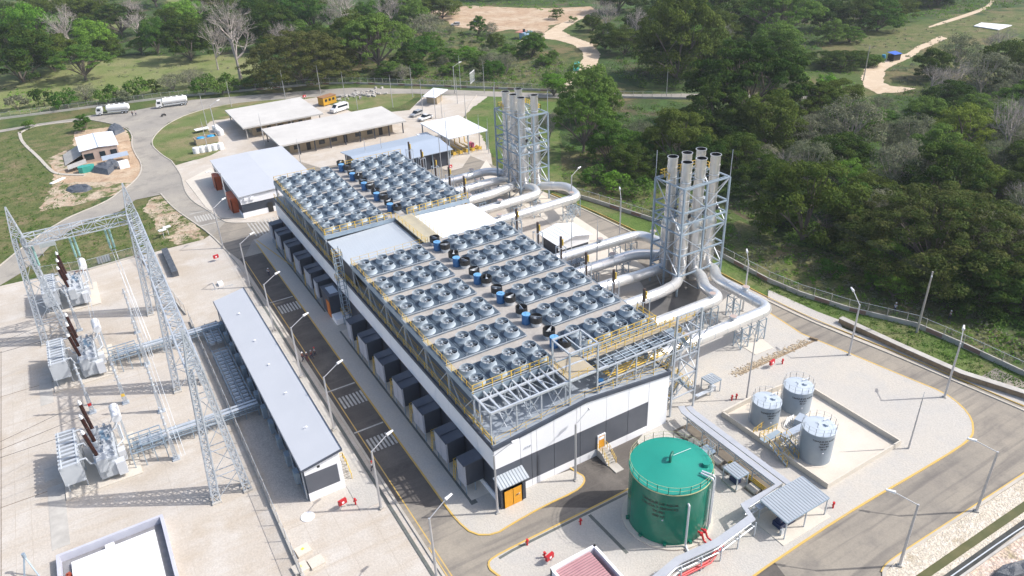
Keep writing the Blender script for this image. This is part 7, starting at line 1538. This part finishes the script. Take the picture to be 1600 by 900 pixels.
wood = {'tl': ('tree in the wood across the top left of the photograph', 'trees of the upper left wood'), 'tr': ('tree in the wood across the top right of the photograph', 'trees of the upper right wood'), 'mr': ('tree in the dense forest behind the stacks', 'trees of the forest behind the stacks'), 'sc': ('tree or shrub of the scrub between the works and the dirt clearing', 'scrub trees before the dirt clearing'), 'fe': ('bush behind the fence at upper left', 'bushes behind the left fence')}
kn = {'giant': 'huge ', 'dark': 'dense dark green ', 'mid': 'mid green ', 'brown': 'olive-brown ', 'bright': 'bright green ', 'grey': 'sparse grey-green ', 'yellow': 'yellow-green ', 'umbrella': 'dark spreading ', 'umbrella_mid': 'light spreading ', 'bare': 'leafless grey ', 'bush_dark': 'low dark ', 'bush_mid': 'low green ', 'bush_bright': 'low bright ', 'bush_grey': 'low greyish '}
def region(cx, cy):
    if cx < 420 and cy > 115: return 'fe'
    if cx < 640: return 'tl'
    if cx < 880: return 'sc'
    return 'tr' if cy < 145 else 'mr'
for k, cx, cy, w, lab, sz in DIST:
    r_ = region(cx, cy); crown_at(k, cx, cy, w, lab or kn[k]+wood[r_][0], None if lab else kn[k]+wood[r_][1], sz)
def inside(p, poly):
    c = False; x, y = p; n = len(poly)
    for i in range(n):
        x1, y1 = poly[i]; x2, y2 = poly[i-1]
        if (y1 > y) != (y2 > y) and x < (x2-x1)*(y-y1)/(y2-y1)+x1: c = not c
    return c
CLEAR = [[(985,90),(1130,95),(1115,150),(1068,205),(985,200)],[(1325,95),(1425,95),(1445,178),(1325,178)],[(1130,100),(1330,95),(1335,135),(1200,125)],[(0,112),(100,96),(200,86),(300,86),(420,80),(420,150),(0,200)],[(-100,-20),(90,0),(115,24),(200,36),(195,50),(110,44),(60,36),(-100,42)],[(262,0),(330,-6),(362,8),(300,20),(266,14)],[(655,18),(700,4),(860,4),(940,8),(900,36),(952,84),(945,120),(870,160),(860,120),(890,84),(800,60),(700,44)],
 [(1290,66),(1400,40),(1480,28),(1600,12),(1600,60),(1500,68),(1430,90),(1395,150),(1335,152),(1340,100),(1290,78)],[(1120,310),(1150,350),(1240,384),(1330,400),(1440,440),(1520,470),(1620,520),(1620,640),(1100,460)],[(800,140),(1260,144),(1260,157),(800,160)]]
def fill(poly, kinds, n, spacing, smin, smax, r_, lim=300):
    xs_ = [p[0] for p in poly]; ys_ = [p[1] for p in poly]; k = 0; tries = 0
    while k < n and tries < n*60:
        tries += 1; p = (rgt.uniform(min(xs_), max(xs_)), rgt.uniform(min(ys_), max(ys_)))
        if not inside(p, poly) or any(inside(p, c) for c in CLEAR): continue
        x, y = px(*p); kd = rgt.choices([a for a, b in kinds], [b for a, b in kinds])[0]; sc = rgt.uniform(smin, smax); rr = RAD[kd]*sc
        if any((x-a)**2+(y-b)**2 < (spacing*(rr+c))**2 for a, b, c in occupied): continue
        put(kd, x, y, sc, kn[kd]+wood[r_][0], kn[kd]+wood[r_][1], rgt.uniform(.8, 1.15)); k += 1
fill([(-120,-44),(1000,-44),(930,4),(700,4),(650,36),(620,60),(560,100),(500,110),(400,80),(300,72),(190,84),(0,108),(-120,110)], [('dark',5),('mid',4),('grey',1.5),('brown',1),('bare',.8),('bright',.8)], 86, .42, .9, 1.5, 'tl')
fill([(930,60),(960,20),(1000,-44),(1750,-44),(1600,0),(1430,24),(1280,60),(1290,90),(1330,110),(1335,143),(1000,138),(940,110)], [('dark',6),('mid',3),('umbrella',2),('grey',1.5),('bare',.8),('bush_mid',2)], 58, .45, .8, 1.4, 'tr')
fill([(872,170),(1250,160),(1400,150),(1640,60),(1700,520),(1600,500),(1500,470),(1400,430),(1240,380),(1130,300),(1000,262),(880,240)], [('dark',4),('mid',3),('umbrella',1),('grey',2.5),('bush_mid',1),('bare',1.8),('yellow',.7),('bright',.7),('brown',.6)], 70, .46, .5, 1.0, 'mr')
fill([(620,110),(640,60),(700,44),(800,56),(870,90),(865,132),(700,130),(600,132)], [('mid',2),('bush_mid',5),('grey',1.5),('bush_grey',2),('bush_dark',1)], 40, .55, .4, .9, 'sc')
for k, vs_ in TREES.items():
    for p in vs_:
        if not p.get('_used'): place(p, (*px(1500+rgt.uniform(-60, 60), 250), 0), 0, kn[k]+wood['mr'][0], .6, kn[k]+wood['mr'][1])
for o in list(bpy.data.objects):
    if '_used' in o: del o['_used']
# ---- undergrowth that nobody could count
def scatter(name, label, cat, regs, m, seed):
    rng = np.random.default_rng(seed); out = []
    for poly, n, smin, smax, per, ls, sp_ in regs:
        xs_ = [p[0] for p in poly]; ys_ = [p[1] for p in poly]; k = 0; tr_ = 0
        while k < n and tr_ < n*20:
            tr_ += 1; p = (rng.uniform(min(xs_), max(xs_)), rng.uniform(min(ys_), max(ys_)))
            if not inside(p, poly) or (sp_ and any(inside(p, c) for c in CLEAR[3:8])): continue
            x, y = px(*p); s = rng.uniform(smin, smax)*(1 if rng.random() > .15 else 1.5); d = rng.normal(0, 1, (per, 3)); d[:, 2] = np.abs(d[:, 2]); d /= np.linalg.norm(d, axis=1)[:, None]
            C = np.array([x, y, tz(x, y)])+d*(rng.random(per)**.4)[:, None]*np.array([s, s, s*.75]); out.append(leaves(rng, C, d+np.array([0, 0, .4]), ls*rng.uniform(.8, 1.2))); k += 1
    me = quads_mesh(name, np.concatenate(out), m); o = bpy.data.objects.new(name, me); COL.objects.link(o); prop(o, label, cat, None, 'stuff')
FA = [(872,170),(1250,160),(1400,150),(1640,60),(1700,560),(1600,560),(1440,440),(1240,385),(1145,330),(1000,262),(880,240)]
TL = [(-100,-44),(1000,-44),(930,4),(700,4),(650,36),(620,60),(560,130),(480,134),(400,130),(400,80),(300,84),(190,90),(0,116),(-100,140)]
TR = [(930,60),(960,20),(1000,-44),(1750,-44),(1600,8),(1430,28),(1290,64),(1240,142),(1000,138),(940,110)]
SC = [(560,130),(620,70),(660,44),(800,58),(868,86),(905,112),(868,140),(700,132)]
SL = [(1150,352),(1240,384),(1440,436),(1600,540),(1600,580),(1430,500),(1250,455),(1140,400)]
FV = [(870,240),(1000,266),(1145,334),(1140,398),(1027,344),(965,322),(870,292)]
scatter('undergrowth', 'dark green undergrowth between the forest trees', 'undergrowth', [(FA,1700,.9,2.6,30,.45,1),(TL,1500,1.5,4.2,34,.6,1),(TR,1200,1.5,3.8,34,.6,1),(SC,200,.8,2,24,.5,0)], LEAF['mid'], 5)
scatter('undergrowth', 'greyish dry scrub between the forest trees and on the slopes', 'scrub', [(FA,500,.8,1.8,24,.45,1),(SC,420,.8,2.2,24,.5,0),(SL,240,.4,1.1,26,.3,0),(TL,250,1,2.4,22,.6,1),(TR,260,1,2.4,22,.6,1),(FV,120,.4,1.2,26,.3,0),([(1305,62),(1420,42),(1545,24),(1600,28),(1430,78),(1345,76)],110,.3,.9,20,.35,0),([(0,118),(200,88),(400,82),(410,132),(150,158),(0,182)],120,.4,1.2,22,.4,0),([(1380,90),(1600,70),(1600,160),(1420,150)],160,.6,1.6,24,.4,0)], LEAF['grey'], 6)
scatter('undergrowth', 'bright green weeds and saplings along the forest edge and banks', 'weeds', [(SC,280,.7,1.8,24,.45,0),(SL,220,.3,.9,26,.28,0),(FV,200,.4,1.3,26,.3,0),([(1100,130),(1330,100),(1340,150),(1240,142)],90,.8,1.8,24,.45,0),([(0,140),(150,140),(420,120),(420,136),(250,148),(0,184)],130,.5,1.6,24,.4,0),([(860,20),(930,4),(700,4),(660,20),(800,8)],90,.8,1.6,20,.5,0),([(1290,66),(1430,34),(1540,20),(1560,0),(1300,40)],140,.9,2,20,.5,0)], LEAF['bright'], 7)
def tufts(name, label, polys, n, m, seed, s0=.12, s1=.4):
    rng = np.random.default_rng(seed); out = []
    for poly in polys:
        xs_ = [p[0] for p in poly]; ys_ = [p[1] for p in poly]; k = 0
        while k < n:
            p = (rng.uniform(min(xs_), max(xs_)), rng.uniform(min(ys_), max(ys_)))
            if not inside(p, poly): continue
            x, y = px(*p); per = 14; s = rng.uniform(s0, s1); d = rng.normal(0, 1, (per, 3)); d[:, 2] = np.abs(d[:, 2]); C = np.array([x, y, .06])+d*s*np.array([1, 1, .6]); out.append(leaves(rng, C, d, s*.7)); k += 1
    me = quads_mesh(name, np.concatenate(out), m); o = bpy.data.objects.new(name, me); COL.objects.link(o); prop(o, label, 'weeds', None, 'stuff')
tufts('weed_tufts', 'low weed tufts on the open ground at the left and on the verges', [[(0,225),(30,208),(70,262),(120,285),(150,320),(60,362),(0,405)],[(66,430),(140,418),(217,395),(312,368),(290,340),(255,306),(200,332),(120,362),(66,402)],[(1130,404),(1250,464),(1430,512),(1600,590),(1600,616),(1312,500),(1200,458)]], 420, LEAF['mid'], 9)
# single odd bits: rubble pile at the back of the lawn, gate
x, y = px(560, 150); mb = MB(); rg = random.Random(8)
for k in range(60): mb.cbox(x+rg.gauss(0, 5), y+rg.gauss(0, 3), .3, rg.uniform(.3, 1.3), rg.uniform(.3, 1), rg.uniform(.2, .8), rg.random()*3)
prop(mb.build('rubble_heap', M['concrete_w']), 'heap of grey building rubble at the back of the lawn', 'rubble', None, 'stuff')
x, y = px(735, 132); t = thing('entrance_gate', 'pale slanted steel gate leaf standing open at the far entrance', 'gate', (x, y, 0)); mb = MB()
for k in range(9): mb.bar((x+k*.5, y+k*.5, .1), (x+k*.5, y+k*.5, 4.2), .1)
mb.bar((x, y, .3), (x+4, y+4, .3), .2); mb.bar((x, y, 4), (x+4, y+4, 4), .2); mb.build('leaf', M['whiteplain'], t)
# ================================================================ AIR
hm = bpy.data.materials.new('haze'); hm.use_nodes = True; n = hm.node_tree.nodes; n.remove(n['Principled BSDF'])
pv = n.new('ShaderNodeVolumePrincipled'); pv.inputs['Color'].default_value = (.86, .92, 1.0, 1); pv.inputs['Density'].default_value = HAZE; pv.inputs['Anisotropy'].default_value = 0.2
hm.node_tree.links.new(pv.outputs[0], n['Material Output'].inputs['Volume'])
prop(MB().box(-1400, -500, -40, 2400, 3300, 96).build('haze', hm), 'thin pale haze hanging in the air over the whole valley', 'haze', None, 'stuff')
